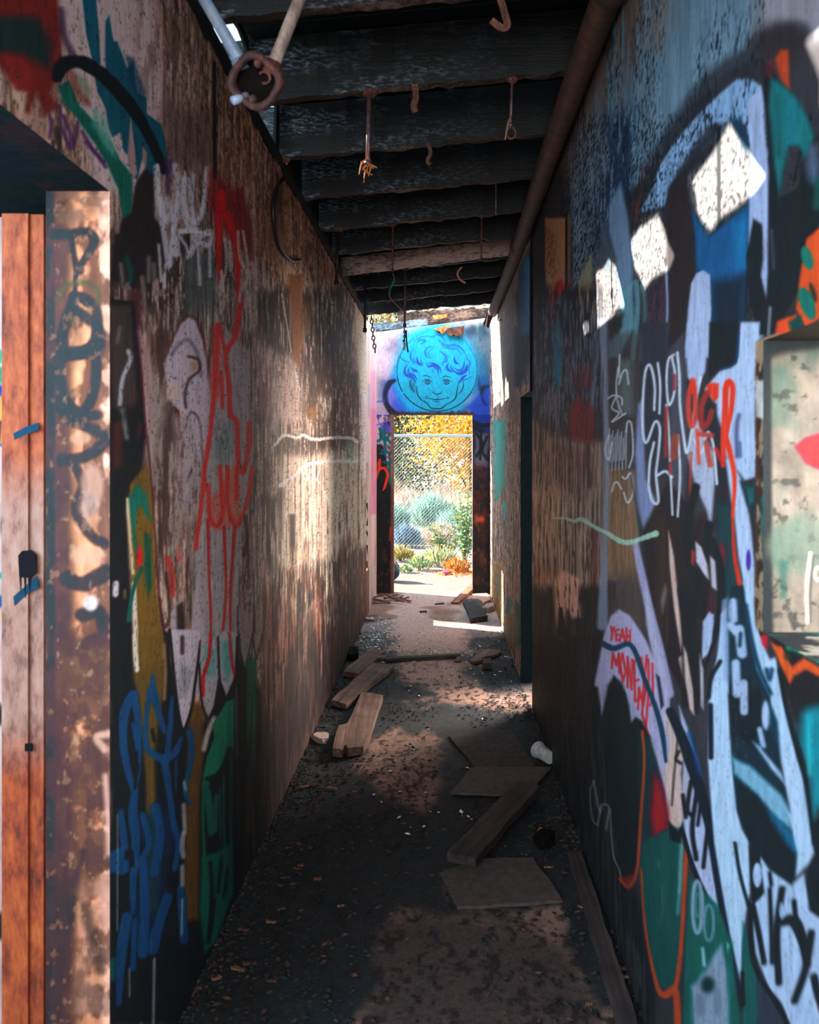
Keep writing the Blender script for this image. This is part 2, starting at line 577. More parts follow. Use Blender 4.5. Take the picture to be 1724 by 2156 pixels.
    for s, w in (([(945, 1010), (960, 1200), (990, 1400), (1020, 1610)], 26), ([(1060, 1000), (1075, 1200), (1052, 1400), (1060, 1540)], 24), ([(1050, 1290), (1040, 1450), (1030, 1600)], 20),
                 ([(1110, 1080), (1105, 1250), (1140, 1370), (1195, 1340), (1232, 1250), (1250, 1020)], 22), ([(1170, 1060), (1165, 1200), (1170, 1340)], 16), ([(1140, 1080), (1150, 1250), (1180, 1400)], 14),
                 ([(1090, 1400), (1190, 1390), (1180, 1450), (1270, 1400), (1262, 1480), (1190, 1470), (1150, 1540)], 26), ([(1070, 1440), (1080, 1540)], 16), ([(1080, 1420), (1130, 1500), (1132, 1560)], 14),
                 ([(1195, 1470), (1210, 1720)], 14), ([(1270, 1480), (1270, 1670)], 14), ([(960, 1480), (975, 1700)], 14), ([(1000, 1600), (995, 1740)], 10)):
        p.line(s, w * 1.35, W1, 3.5, .88)
    for s in ([(955, 1000), (965, 1180), (1000, 1340)], [(1120, 1040), (1120, 1240), (1170, 1350), (1225, 1250), (1245, 1040)], [(1100, 1400), (1190, 1400), (1265, 1420)]): p.line(s, 20, (216, 214, 222), 2.5, .85)
    # red cloud and red verticals
    p.poly([(1262, 1030), (1330, 1080), (1450, 1150), (1490, 1300), (1520, 1560), (1430, 1480), (1300, 1350), (1255, 1200)], (140, 36, 42), 14, .75)
    R1 = (206, 40, 40)
    p.line([(1340, 1180), (1322, 1400), (1330, 1680)], [60, 44, 24], R1, 4, .9)
    p.line([(1375, 1300), (1430, 1500), (1440, 1700), (1452, 1900), (1400, 2060)], [50, 40, 34, 36, 40], R1, 4, .9)
    p.line([(1450, 1180), (1500, 1330), (1520, 1560)], 40, (120, 40, 52), 8, .6)
    for s in ([(1470, 1400), (1500, 1640), (1450, 1800), (1480, 2000)], [(1360, 1440), (1370, 1600), (1340, 1740)], [(1390, 1460), (1395, 1640)], [(1440, 1400), (1450, 1560), (1500, 1650)], [(1340, 1640), (1350, 1760)], [(1500, 1760), (1530, 1980)], [(1550, 1560), (1545, 1900)], [(1590, 1560), (1600, 1800)]):
        p.line(s, 18, (200, 186, 184), 2, .8)
    p.poly([(1460, 1700), (1560, 1780), (1570, 2011), (1440, 2011)], (190, 176, 172), 6, .7, streak=(60, 5), thr=.5)
    p.poly([(1540, 1250), (1724, 1400), (1724, 1640), (1560, 1560)], (150, 112, 84), 12, .8, streak=(40, 3), thr=.45)
    p.poly([(1560, 1640), (1724, 1780), (1724, 2011), (1580, 2011)], (196, 178, 168), 9, .7, streak=(55, 6), thr=.52)
    for s in ([(765, 1560), (790, 1640), (785, 1700)],): p.line(s, 34, (20, 90, 80), 4, .8)
    for s in ([(860, 1680), (880, 1900)], [(770, 1720), (760, 1860)], [(710, 1300), (712, 1400)], [(730, 1600), (740, 1700)], [(930, 1600), (940, 1800)], [(900, 1560), (900, 1700)]): p.line(s, 26, (156, 140, 138), 5, .7)
    p.poly([(780, 1750), (840, 1740), (880, 2011), (780, 2011)], (104, 58, 66), 12, .7)

    # ---- middle of the wall
    p.crop(0, 0, 1)
    for c_, f_, t_, a_, sd in (((62, 48, 44), (40, 2.2), .56, .7, 31), ((206, 192, 186), (60, 2.6), .60, .5, 32), ((150, 60, 58), (36, 1.6), .68, .5, 33), ((90, 118, 112), (30, 1.4), .66, .45, 34)):
        p.poly([(300, 680), (440, 640), (560, 660), (640, 640), (760, 760), (770, 1250), (560, 1420), (430, 1380), (330, 1200)], c_, 12, a_, streak=f_, thr=t_, seed=sd)
    p.crop(*D)
    p.poly([(600, -60), (780, -40), (830, 700), (800, 900), (740, 1000), (715, 1150), (740, 1600), (760, 2000), (760, 2200), (600, 2200)], (36, 37, 41), 4)
    p.poly([(610, -20), (740, -20), (780, 500), (760, 640), (640, 560)], (78, 68, 66), 8, .9)
    p.poly([(640, 640), (700, 640), (690, 900), (640, 900)], (96, 52, 36), 8, .7)
    p.poly([(790, 100), (960, 560), (1000, 640), (1020, 900), (960, 1050), (860, 1000), (820, 400)], (160, 146, 140), 6, .9, rough=3)
    p.poly([(850, 150), (980, 100), (960, 500), (1010, 700), (1000, 1300), (900, 1400), (880, 900), (930, 600)], (80, 62, 56), 8, .85, streak=(30, 4), thr=.42)
    # white arch
    p.poly([(930, 300), (985, 170), (1025, 90), (1065, 52), (1105, 66), (1150, 180), (1185, 420), (1202, 560), (1190, 800), (1150, 900), (1120, 820), (1080, 620), (1040, 590), (1000, 560), (950, 500)], (188, 178, 188), 3, .95, rough=2)
    p.line([(930, 300), (985, 160), (1030, 70), (1070, 40), (1112, 60), (1158, 180), (1192, 420), (1208, 580), (1198, 800)], 12, (106, 56, 66), 3, .8)
    p.line([(970, 260), (1030, 190), (1075, 180), (1120, 260), (1140, 380)], 20, (108, 104, 118), 4, .7)
    p.line([(1070, 270), (1125, 290), (1130, 350), (1075, 400), (1050, 480), (1055, 560)], 16, (74, 56, 54), 3, .9)
    p.poly([(1080, 300), (1118, 300), (1120, 345), (1085, 360)], (170, 128, 104), 4, .8)
    p.poly([(930, 440), (1010, 430), (1010, 500), (940, 530)], (196, 168, 150), 8, .7)
    for s in ([(960, 640), (985, 560), (1020, 640), (1040, 900)], [(1050, 700), (1080, 590), (1130, 640), (1150, 850), (1160, 980)], [(1000, 960), (1040, 1100), (1040, 1300)], [(1090, 1000), (1110, 1300)], [(900, 1050), (930, 1500), (960, 1600)], [(1060, 1060), (1070, 1500)]): p.line(s, 14, (84, 60, 58), 2.5, .75)
    p.poly([(1000, 600), (1130, 640), (1160, 1000), (1090, 1200), (1000, 1150)], (176, 168, 176), 8, .75, streak=(40, 12), thr=.4)
    p.poly([(950, 1100), (1110, 1150), (1130, 1500), (960, 1400)], (164, 146, 138), 9, .7, streak=(36, 4), thr=.42)
    # purple line
    p.line([(770, -40), (790, 200), (812, 500), (838, 760), (860, 1000), (880, 1300), (905, 1650), (935, 1850)], 13, (98, 44, 62), 2, .9)
    p.line([(790, 130), (835, 400), (845, 700)], 30, (170, 130, 140), 6, .5)
    # small pale strokes on the dark edge
    LW = (176, 186, 194)
    p.line([(728, 240), (740, 290), (695, 400), (680, 540)], 24, LW, 3, .85)
    p.line([(700, 580), (722, 730)], 28, LW, 5, .75)
    p.line([(680, 110), (665, 190)], 18, (140, 130, 134), 4, .7)
    p.line([(658, 1560), (655, 1620)], 32, (206, 200, 208), 3)
    p.line([(708, 1600), (708, 1640)], 16, (130, 104, 90), 3, .8)
    p.line([(792, 660), (780, 730)], 22, (196, 44, 46), 4, .9)
    p.line([(735, 600), (760, 640), (800, 1100)], 90, (36, 36, 40), 12, .8)
    # mustard field
    p.poly([(740, 1000), (790, 930), (840, 890), (872, 1200), (885, 1600), (925, 1850), (955, 2200), (775, 2200), (760, 1800), (745, 1500), (730, 1200)], (120, 96, 34), 5, .95)
    # teal leaf
    p.poly([(728, 1080), (775, 992), (830, 1050), (858, 1215), (830, 1175), (800, 1112), (775, 1150), (768, 1260), (792, 1470), (762, 1350)], (0, 116, 100), 2.5)
    p.poly([(820, 1270), (852, 1290), (862, 1560), (838, 1640), (822, 1500)], (4, 92, 84), 5, .9)
    p.oval(792, 1410, 16, 62, (206, 42, 56), 3)
    p.line([(722, 1080), (738, 1300), (756, 1500)], 16, (206, 198, 170), 3, .95)
    p.line([(760, 1560), (768, 1800), (776, 2040)], 24, (214, 206, 196), 2.5, .95)
    p.line([(806, 1470), (766, 1560), (744, 1660), (730, 1770)], 22, (0, 100, 88), 2)
    # the big white and red letter
    p.poly([(1195, 280), (1290, 120), (1420, 250), (1432, 1000), (1405, 1120), (1362, 1320), (1345, 2010), (1180, 2130), (1105, 1420), (1150, 1000)], (168, 162, 164), 6, .8, rough=3)
    p.poly([(1210, 640), (1330, 640), (1320, 860), (1230, 900)], (104, 128, 124), 10, .7, streak=(36, 14), thr=.4)
    RR = (204, 56, 50)
    p.poly([(1170, 1100), (1250, 1020), (1330, 870), (1362, 1000), (1362, 1220), (1230, 1262), (1185, 1220)], (206, 104, 88), 6, .7)
    p.poly([(1200, 100), (1260, 90), (1250, 450), (1200, 620), (1190, 380)], (196, 70, 64), 7, .6)
    for s, w in (([(1235, 90), (1225, 300), (1215, 500), (1192, 700), (1162, 900), (1150, 1050), (1130, 1200), (1110, 1360)], 26), ([(1362, -20), (1335, 150), (1282, 260), (1300, 450), (1308, 600), (1345, 650), (1350, 850), (1380, 930), (1408, 800), (1415, 650)], 28),
                 ([(1240, 90), (1282, 260)], 20), ([(1180, 1000), (1190, 1170), (1230, 1235), (1262, 1150), (1248, 900)], 26), ([(1290, 900), (1290, 1100), (1328, 1225), (1365, 1200), (1412, 1050), (1430, 900)], 24),
                 ([(1255, 360), (1262, 560)], 22), ([(1345, 900), (1340, 1080)], 22)):
        p.line(s, w, RR, 2.5, .9, rough=1.2)
    for s in ([(1180, 1200), (1186, 1500), (1196, 1850), (1165, 2170)], [(1270, 1240), (1282, 1600), (1258, 1900), (1245, 2170)], [(1332, 1240), (1308, 1600), (1310, 1850), (1335, 2040), (1300, 2170)]): p.line(s, [20, 14, 15, 18], (180, 48, 46), 2)
    p.line([(950, 1420), (972, 1500), (975, 1620)], 40, (176, 58, 52), 5, .8)
    p.poly([(1010, 1340), (1030, 1420), (1000, 1440)], (200, 70, 70), 6, .7)
    p.poly([(1190, 1800), (1330, 1840), (1318, 2180), (1170, 2180)], (70, 158, 146), 9, .6, streak=(26, 7), thr=.38)
    # white drops running down
    p.poly([(962, 1720), (1000, 1690), (1040, 1850), (1060, 1960), (1085, 1800), (1115, 1520), (1165, 1700), (1150, 2200), (990, 2200)], (176, 166, 172), 4, .95)
    p.poly([(1000, 1690), (1040, 1660), (1052, 1840), (1030, 1930), (1005, 1880)], (50, 40, 42), 4, .9)
    p.line([(905, 1640), (925, 1800), (960, 1750), (945, 1500)], 16, (66, 46, 46), 3, .8)
    p.poly([(925, 1820), (955, 1840), (985, 2200), (945, 2200)], (24, 26, 30), 3, .9)
    for q in ([(1345, 1690), (1440, 1740), (1430, 1950), (1388, 2045), (1355, 1950)], [(1440, 1690), (1502, 1740), (1480, 1950), (1450, 1900)], [(1500, 1790), (1562, 1840), (1540, 1955), (1515, 1900)]):
        p.poly(q, (150, 140, 140), 3, .9); p.line(q[1:] + [q[0]], 8, (54, 40, 44), 1.5, .8, curve=False)
    p.line([(1392, 1180), (1400, 1320), (1385, 1400)], 22, (56, 44, 42), 4, .8)
    p.line([(1552, 1230), (1560, 1400), (1545, 1480)], 26, (48, 38, 36), 5, .7)

    # ---- bottom of the wall
    p.crop(*H_)
    p.poly([(560, 120), (880, 120), (960, 420), (1060, 420), (1120, 200), (1230, 60), (1300, 160), (1380, 300), (1440, 620), (1400, 1000), (1000, 2000), (560, 2000)], (22, 30, 35), 12, .96, rough=6, rf=20)
    p.poly([(690, -30), (850, -30), (855, 200), (800, 600), (830, 1400), (770, 1400), (755, 700), (720, 300), (690, 190)], (112, 92, 32), 7, .9)
    p.poly([(980, 300), (1050, 330), (1060, 560), (1035, 800), (1030, 1450), (950, 1450), (965, 800)], (106, 80, 30), 8, .9)
    p.poly([(1330, 200), (1540, 100), (1500, 700), (1420, 960), (1350, 900)], (96, 76, 40), 12, .55, streak=(26, 1.5), thr=.5)
    p.poly([(1420, 60), (1724, 60), (1700, 300), (1540, 760), (1470, 600)], (158, 118, 104), 12, .6, streak=(44, 1.6), thr=.52)
    p.poly([(1560, 100), (1660, 100), (1600, 560), (1560, 520)], (56, 112, 104), 10, .6, streak=(34, 2), thr=.48)
    p.line([(1724, 240), (1640, 450), (1560, 620), (1480, 800)], 16, (190, 132, 104), 3, .7, curve=False)
    # long white drop
    p.poly([(880, -60), (1036, -60), (1036, 20), (1010, 200), (990, 350), (952, 455), (930, 380), (908, 200)], (186, 178, 186), 2.5)
    p.line([(880, -60), (908, 220), (930, 390), (952, 462), (992, 352), (1014, 200), (1040, 0)], 14, (26, 20, 26), 2)
    p.poly([(930, 100), (1000, 160), (960, 300), (930, 260)], (120, 122, 134), 8, .6)
    p.line([(945, -20), (945, 60)], 22, (50, 42, 46), 3, .8)
    p.poly([(1040, -40), (1130, 0), (1136, 200), (1110, 340), (1080, 392), (1050, 330), (1040, 240)], (170, 164, 168), 2.5)
    p.poly([(1060, 20), (1120, 40), (1110, 200), (1060, 160)], (88, 166, 156), 6, .7)
    p.line([(1092, -40), (1085, 80), (1056, 180), (1052, 280)], 18, (198, 40, 46), 2)
    p.line([(1034, 120), (1040, 260), (1058, 360), (1082, 400), (1112, 340), (1136, 200)], 12, (40, 26, 30), 1.6)
    p.poly([(1135, -50), (1222, -50), (1218, 180), (1175, 282), (1142, 200)], (170, 176, 176), 2.5)
    p.poly([(1150, 0), (1210, 0), (1205, 150), (1175, 210), (1155, 140)], (76, 160, 150), 7, .7)
    p.line([(1190, -40), (1205, 120), (1222, 190)], 16, (190, 40, 50), 2.5, .9)
    p.line([(1130, -20), (1140, 200), (1172, 300), (1222, 190), (1230, -20)], 12, (30, 22, 26), 1.6)
    for q in ([(1240, -40), (1310, -40), (1300, 60), (1270, 152), (1248, 60)], [(1312, -40), (1360, -40), (1350, 50), (1332, 92), (1318, 40)], [(1380, -40), (1430, -40), (1420, 20), (1405, 62)]):
        p.poly(q, (150, 140, 140), 3, .9); p.line([q[0]] + q[-1:] + q[-2:-3:-1] + [q[1]], 8, (50, 38, 42), 1.6, .8, curve=False)
    p.line([(1110, 400), (1080, 470), (1058, 560)], 26, (200, 186, 176), 4, .85)
    p.line([(850, 20), (858, 160), (852, 300)], 18, (150, 124, 96), 3, .8)
    p.line([(700, -30), (702, 60), (710, 148)], 24, (214, 206, 196), 2.5)
    # green shape
    GR = (0, 124, 98)
    p.poly([(1100, 440), (1172, 312), (1216, 300), (1212, 560), (1182, 620), (1112, 690), (1050, 710), (1072, 600), (1112, 500)], GR, 3)
    p.poly([(1045, 1120), (1130, 1090), (1205, 1040), (1212, 1300), (1120, 1560), (1060, 1620), (1036, 1400)], (2, 112, 92), 6, .95)
    for s, w in (([(1068, 740), (1085, 850), (1095, 990)], 40), ([(1122, 800), (1116, 980)], 24), ([(1200, 600), (1198, 900), (1196, 1320)], 16), ([(1060, 720), (1052, 900), (1060, 1130)], 18), ([(1160, 700), (1160, 960), (1172, 1120)], 14), ([(1140, 760), (1142, 1020)], 10)): p.line(s, w, (2, 108, 90), 3, .9)
    for s, w in (([(1190, 560), (1150, 680), (1100, 760)], 30), ([(1090, 1150), (1100, 1300), (1090, 1500)], 22), ([(1150, 1120), (1130, 1300)], 18), ([(1110, 1340), (1080, 1560)], 26), ([(1180, 1180), (1160, 1330)], 14)): p.line(s, w, (20, 36, 38), 4, .85)
    p.line([(1225, 240), (1228, 600)], 12, (120, 130, 130), 3, .6)
    p.poly([(1278, 100), (1326, 80), (1326, 650), (1302, 1000), (1282, 980), (1300, 700), (1278, 480)], (0, 108, 84), 4, .9)
    p.line([(1300, 620), (1290, 800), (1300, 1160)], 26, (2, 84, 76), 6, .6)
    # blue script
    B = (0, 80, 124)
    p.poly([(670, 920), (760, 900), (830, 820), (900, 900), (925, 1050), (870, 1150), (860, 1350), (830, 1620), (730, 1640), (650, 1520), (640, 1420), (700, 1350), (760, 1100)], (2, 56, 90), 14, .75)
    for s, w in (([(692, 280), (652, 350), (636, 470), (652, 620), (690, 770)], [56, 52, 44, 40, 30]), ([(692, 280), (716, 420), (716, 556)], [46, 36, 30]), ([(690, 430), (706, 500), (722, 550)], 24), ([(690, 770), (716, 700), (726, 560)], 18),
                 ([(700, 760), (690, 900), (704, 1050), (690, 1220), (690, 1400)], [30, 50, 46, 34, 24]), ([(625, 880), (640, 1000), (652, 1190)], [24, 40, 30]), ([(790, 180), (804, 300), (852, 470)], [20, 40, 24]), ([(776, 250), (758, 400), (758, 540), (800, 590), (852, 612)], [26, 26, 34, 38, 40]),
                 ([(893, 290), (884, 440), (868, 590)], [16, 30, 30]), ([(852, 612), (905, 580), (940, 500)], [44, 40, 18]), ([(852, 612), (880, 800), (905, 980)], [44, 34, 26]), ([(912, 620), (912, 770)], 14), ([(984, 470), (994, 600), (960, 770), (985, 840)], [36, 30, 22, 18]),
                 ([(740, 900), (770, 1060), (700, 1180), (690, 1340)], 30), ([(740, 1150), (750, 1350), (740, 1620)], 50), ([(660, 1430), (632, 1600), (615, 1880)], [50, 56, 26]), ([(868, 1330), (820, 1480), (790, 1600)], 54), ([(700, 1450), (690, 1700)], 30), ([(940, 1290), (955, 1550)], 46), ([(900, 940), (925, 1060), (905, 1180)], 30), ([(800, 860), (830, 1000), (800, 1200)], 46)):
        p.line(s, w, B, 2.5, .92, rough=1.5)
    p.poly([(560, 1100), (660, 1050), (668, 1180), (640, 1215), (590, 1200), (560, 1200)], B, 3, .95)
    for s, w in (([(680, 1090), (685, 1160)], 24), ([(655, 1095), (655, 1125)], 20), ([(716, 640), (700, 760)], 16), ([(790, 460), (800, 520)], 18)): p.line(s, w, (22, 30, 36), 3, .9)
    for s, w in (([(952, 850), (958, 990)], 22), ([(950, 1000), (944, 1060), (950, 1115)], 26), ([(945, 1170), (945, 1262)], 24), ([(955, 730), (962, 770)], 16), ([(945, 1340), (942, 1520)], 12), ([(800, 1650), (795, 1985)], 14), ([(670, 1700), (672, 1840)], 8), ([(610, 900), (608, 1500)], 5)): p.line(s, w, (168, 174, 182), 3, .7)
    p.poly([(560, 1650), (600, 1640), (600, 1760), (560, 1760)], (20, 110, 110), 6, .7)

    # ---- far end of the wall
    p.crop(*L_)
    p.poly([(-20, 50), (120, 0), (200, 60), (300, 40), (460, 0), (520, 160), (480, 420), (330, 560), (280, 700), (200, 480), (60, 400), (-20, 250)], (42, 32, 28), 8, .9, streak=(32, 2.2), thr=.42)
    p.poly([(150, -60), (232, -60), (235, 300), (215, 470), (180, 420)], (136, 86, 42), 5, .9)
    p.poly([(240, 100), (290, 100), (280, 260), (240, 300)], (120, 86, 40), 6, .6)
    p.poly([(-20, 330), (150, 400), (235, 460), (235, 760), (60, 800), (-20, 700)], (198, 176, 172), 8, .7, streak=(40, 6), thr=.42)
    p.poly([(-20, 430), (60, 470), (70, 760), (-20, 800)], (110, 70, 78), 8, .6, streak=(36, 4), thr=.45)
    p.poly([(250, 440), (420, 380), (540, 420), (540, 880), (300, 880), (240, 700)], (84, 66, 56), 10, .9, streak=(55, 4), thr=.44)
    p.poly([(330, 640), (400, 640), (380, 760), (340, 760)], (220, 210, 206), 5, .7, streak=(60, 8), thr=.45)
    p.poly([(250, 700), (320, 700), (300, 780)], (150, 100, 40), 6, .6)
    p.poly([(60, 860), (240, 850), (540, 860), (540, 960), (240, 980), (60, 960)], (56, 44, 38), 6, .8, streak=(50, 5), thr=.4)
    p.poly([(120, 960), (240, 960), (560, 900), (600, 1400), (570, 1700), (400, 1800), (250, 1900), (120, 1900), (-20, 1600), (-20, 1300), (120, 1200)], (224, 210, 194), 10, .75, streak=(44, 1.2), thr=.4)
    p.poly([(20, 1200), (110, 1180), (110, 1500), (50, 1600), (20, 1500)], (54, 44, 40), 8, .85, streak=(30, 2), thr=.4)
    p.poly([(160, 1300), (190, 1300), (195, 2100), (165, 2100)], (52, 40, 36), 3, .85)
    p.poly([(230, 1500), (260, 1440), (270, 2000), (230, 2000)], (62, 48, 42), 4, .7, streak=(60, 2), thr=.4)
    p.poly([(400, 1550), (500, 1400), (560, 1500), (540, 1900), (420, 1950)], (94, 70, 60), 8, .8, streak=(60, 2), thr=.42)
    p.poly([(120, 1500), (260, 1500), (260, 1900), (120, 1950)], (238, 206, 184), 9, .65, streak=(40, 1.5), thr=.42)
    p.poly([(556, 1540), (596, 1580), (590, 1860), (552, 1920)], (220, 118, 66), 6, .85)
    p.poly([(60, 1700), (560, 1900), (430, 2156), (-20, 2156), (-20, 1800)], (166, 122, 108), 14, .6, streak=(46, 1.4), thr=.5)
    p.poly([(270, 1850), (310, 1850), (300, 2156), (265, 2156)], (72, 130, 116), 5, .7)
    p.poly([(475, 1950), (500, 1950), (490, 2100), (470, 2100)], (66, 140, 112), 4, .8)
    p.poly([(465, 900), (530, 880), (530, 980), (500, 1060)], (90, 140, 120), 6, .6, streak=(60, 8), thr=.4)
    p.poly([(515, 380), (545, 380), (545, 480), (515, 500)], (190, 150, 150), 6, .7)
    p.poly([(540, 100), (600, 250), (600, 700), (560, 600), (530, 300)], (224, 204, 190), 6, .85)
    p.poly([(560, 600), (600, 620), (600, 1100), (575, 1100)], (220, 206, 212), 5, .7)
    # lower far end: rust, soot and green running down over the plaster
    p.poly([(20, 1780), (60, 1720), (140, 1850), (420, 1950), (560, 1900), (600, 1900), (600, 2000), (430, 2260), (100, 2800), (20, 2900)], (120, 90, 80), 10, .7, rough=6)
    for c_, f_, t_, a_, sd in (((46, 38, 37), (34, 1.2), .5, .85, 21), ((66, 112, 104), (26, .9), .62, .6, 22), ((150, 74, 62), (44, 1.0), .62, .65, 23), ((188, 152, 134), (60, 1.4), .60, .6, 24), ((34, 30, 32), (80, 3), .60, .7, 25)):
        p.poly([(30, 1700), (70, 1540), (140, 1620), (600, 1500), (600, 2000), (430, 2260), (100, 2800), (30, 2900)], c_, 9, a_, streak=f_, thr=t_, seed=sd)
    ZG = (236, 222, 212)
    p.line([(80, 905), (130, 852), (200, 866), (240, 852), (300, 876), (400, 866), (500, 868), (545, 888)], 18, ZG, 1.6, .95, rough=2, rf=70)
    p.line([(105, 1138), (180, 1088), (250, 1024), (350, 1004), (450, 1000), (545, 1000)], 18, ZG, 1.6, .95, rough=2, rf=70)
    p.line([(230, 1050), (250, 1110), (290, 1050), (310, 1110), (340, 1010)], 10, ZG, 1.5, .7)
    p.line([(115, 50), (150, 250), (170, 380)], 7, (214, 196, 184), 1, .8)
    p.line([(190, 480), (220, 600)], 6, (226, 216, 210), 1, .9)
    p.line([(320, 1100), (395, 1250), (430, 1300), (420, 1560), (395, 1480)], 7, (236, 226, 214), 1.4, .6)
    p.line([(552, 620), (548, 1500)], 6, (60, 50, 46), 1, .5, curve=False)
    # pitting, streaky dirt, and light falloff painted dark along the foot of the wall
    p.crop(0, 0, 1)
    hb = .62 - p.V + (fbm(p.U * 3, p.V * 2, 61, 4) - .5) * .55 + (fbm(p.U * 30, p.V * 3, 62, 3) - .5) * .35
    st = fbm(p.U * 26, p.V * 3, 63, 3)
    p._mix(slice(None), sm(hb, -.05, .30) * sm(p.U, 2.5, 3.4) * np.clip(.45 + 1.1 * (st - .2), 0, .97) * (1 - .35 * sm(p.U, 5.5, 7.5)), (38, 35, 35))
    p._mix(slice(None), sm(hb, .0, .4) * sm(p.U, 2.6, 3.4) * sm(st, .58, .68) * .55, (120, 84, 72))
    p.tint((60, 50, 48), 150, 110, .70, .55, .05, 21)


def paint_left_jamb(p):
    """end face of the left wall at the near doorway"""
    p.fill((222, 158, 120))
    p.crop(0, 0, 1)
    p.poly([(95, 380), (150, 380), (160, 2200), (95, 2200)], (84, 56, 36), 16, .92)
    p.poly([(95, 300), (114, 300), (117, 2200), (95, 2200)], (30, 28, 28), 5, .95)
    p.poly([(205, 380), (260, 380), (260, 2200), (214, 2200)], (236, 186, 164), 8, .9)
    p.vary(30, 16, .3, 5)
    p.tint((96, 60, 44), 26, 16, .54, .75, .08, 6)
    p.crop(*J0_)
    p.poly([(480, 60), (960, 60), (940, 300), (480, 420)], (132, 98, 82), 10, .7, streak=(30, 22), thr=.42)
    K = (36, 24, 22)
    for s, w in (([(470, 470), (620, 470), (750, 450), (820, 500), (800, 590), (730, 700), (675, 800)], [90, 90, 80, 84, 76, 60, 60]), ([(620, 470), (640, 620), (665, 740), (690, 780)], [50, 50, 60, 90]), ([(665, 800), (660, 880), (655, 980)], 44),
                 ([(655, 1010), (620, 1120), (560, 1280), (540, 1420), (610, 1490), (740, 1480), (830, 1400), (850, 1240), (830, 1110), (720, 1030), (655, 1010)], 96), ([(530, 1500), (660, 1520), (820, 1500)], 100),
                 ([(830, 1500), (840, 1640), (810, 1880), (720, 2010), (610, 1970), (540, 1830), (515, 1660), (530, 1540)], 84), ([(520, 1900), (600, 2060), (850, 2050)], 80)):
        p.line(s, w, K, 4, .9, rough=2, rf=60)
    p.line([(500, 1040), (560, 930), (700, 890), (820, 920), (860, 1010), (840, 1080)], 54, (86, 86, 44), 5, .7)
    p.line([(640, 1240), (720, 1160), (800, 1140)], 60, (110, 96, 60), 8, .6)
    p.oval(870, 1470, 44, 50, (90, 80, 60), 3, .8, ring=22)
    p.line([(560, 1910), (640, 1830)], 26, (80, 90, 40), 3, .7)
    p.crop(*D)
    for s, w in (([(420, 0), (560, 120), (540, 260)], 60), ([(330, 280), (460, 250), (560, 200)], 60), ([(340, 560), (420, 640), (560, 700), (590, 760), (480, 840), (350, 860)], 66), ([(430, 900), (470, 1000), (430, 1150), (520, 1290), (590, 1330)], 60), ([(380, 1530), (470, 1560), (600, 1500)], 90), ([(470, 1740), (560, 1720), (590, 1850), (500, 1900)], 80)): p.line(s, w, K, 5, .85, rough=3, rf=50)
    p.oval(455, 735, 60, 40, (206, 160, 130), 5, .8, rough=2)
    p.oval(520, 1000, 70, 120, (206, 168, 150), 9, .7, rough=3)
    p.oval(500, 1120, 60, 70, (150, 136, 136), 10, .6)
    p.oval(500, 1400, 100, 60, (214, 164, 140), 9, .7, rough=4)
    p.oval(515, 1670, 44, 46, (206, 200, 206), 5, .95, rough=2)
    p.poly([(330, 1900), (620, 1850), (620, 2200), (330, 2200)], (104, 74, 58), 16, .8)
    p.crop(*H_)
    p.poly([(250, -20), (560, -20), (570, 1200), (420, 1260), (250, 1500)], (84, 56, 46), 20, .75, streak=(22, 9), thr=.4)
    p.poly([(270, 1260), (400, 1240), (330, 2000), (250, 2000)], (70, 46, 38), 16, .8)
    p.line([(560, 480), (500, 500), (540, 560)], 40, (224, 186, 170), 6, .8, rough=3)
    p.line([(545, 700), (560, 900), (565, 1100)], 30, (222, 180, 170), 7, .8)
    p.line([(430, 1100), (380, 1300), (360, 1500)], 36, (56, 40, 36), 8, .6)
    p.poly([(400, 1300), (570, 1200), (590, 2000), (360, 2000), (440, 1600)], (150, 120, 112), 16, .55, streak=(20, 9), thr=.4)
    p.line([(440, 1380), (500, 1600), (520, 1700)], 60, (70, 52, 46), 9, .7)
    p.crop(0, 0, 1)
    p.tint((206, 168, 146), 70, 50, .70, .4, .06, 8)
    p.col *= .76
# ------------------------------------------------------------------ graffiti, right wall
LAV = (176, 192, 222); DK = (38, 40, 46)


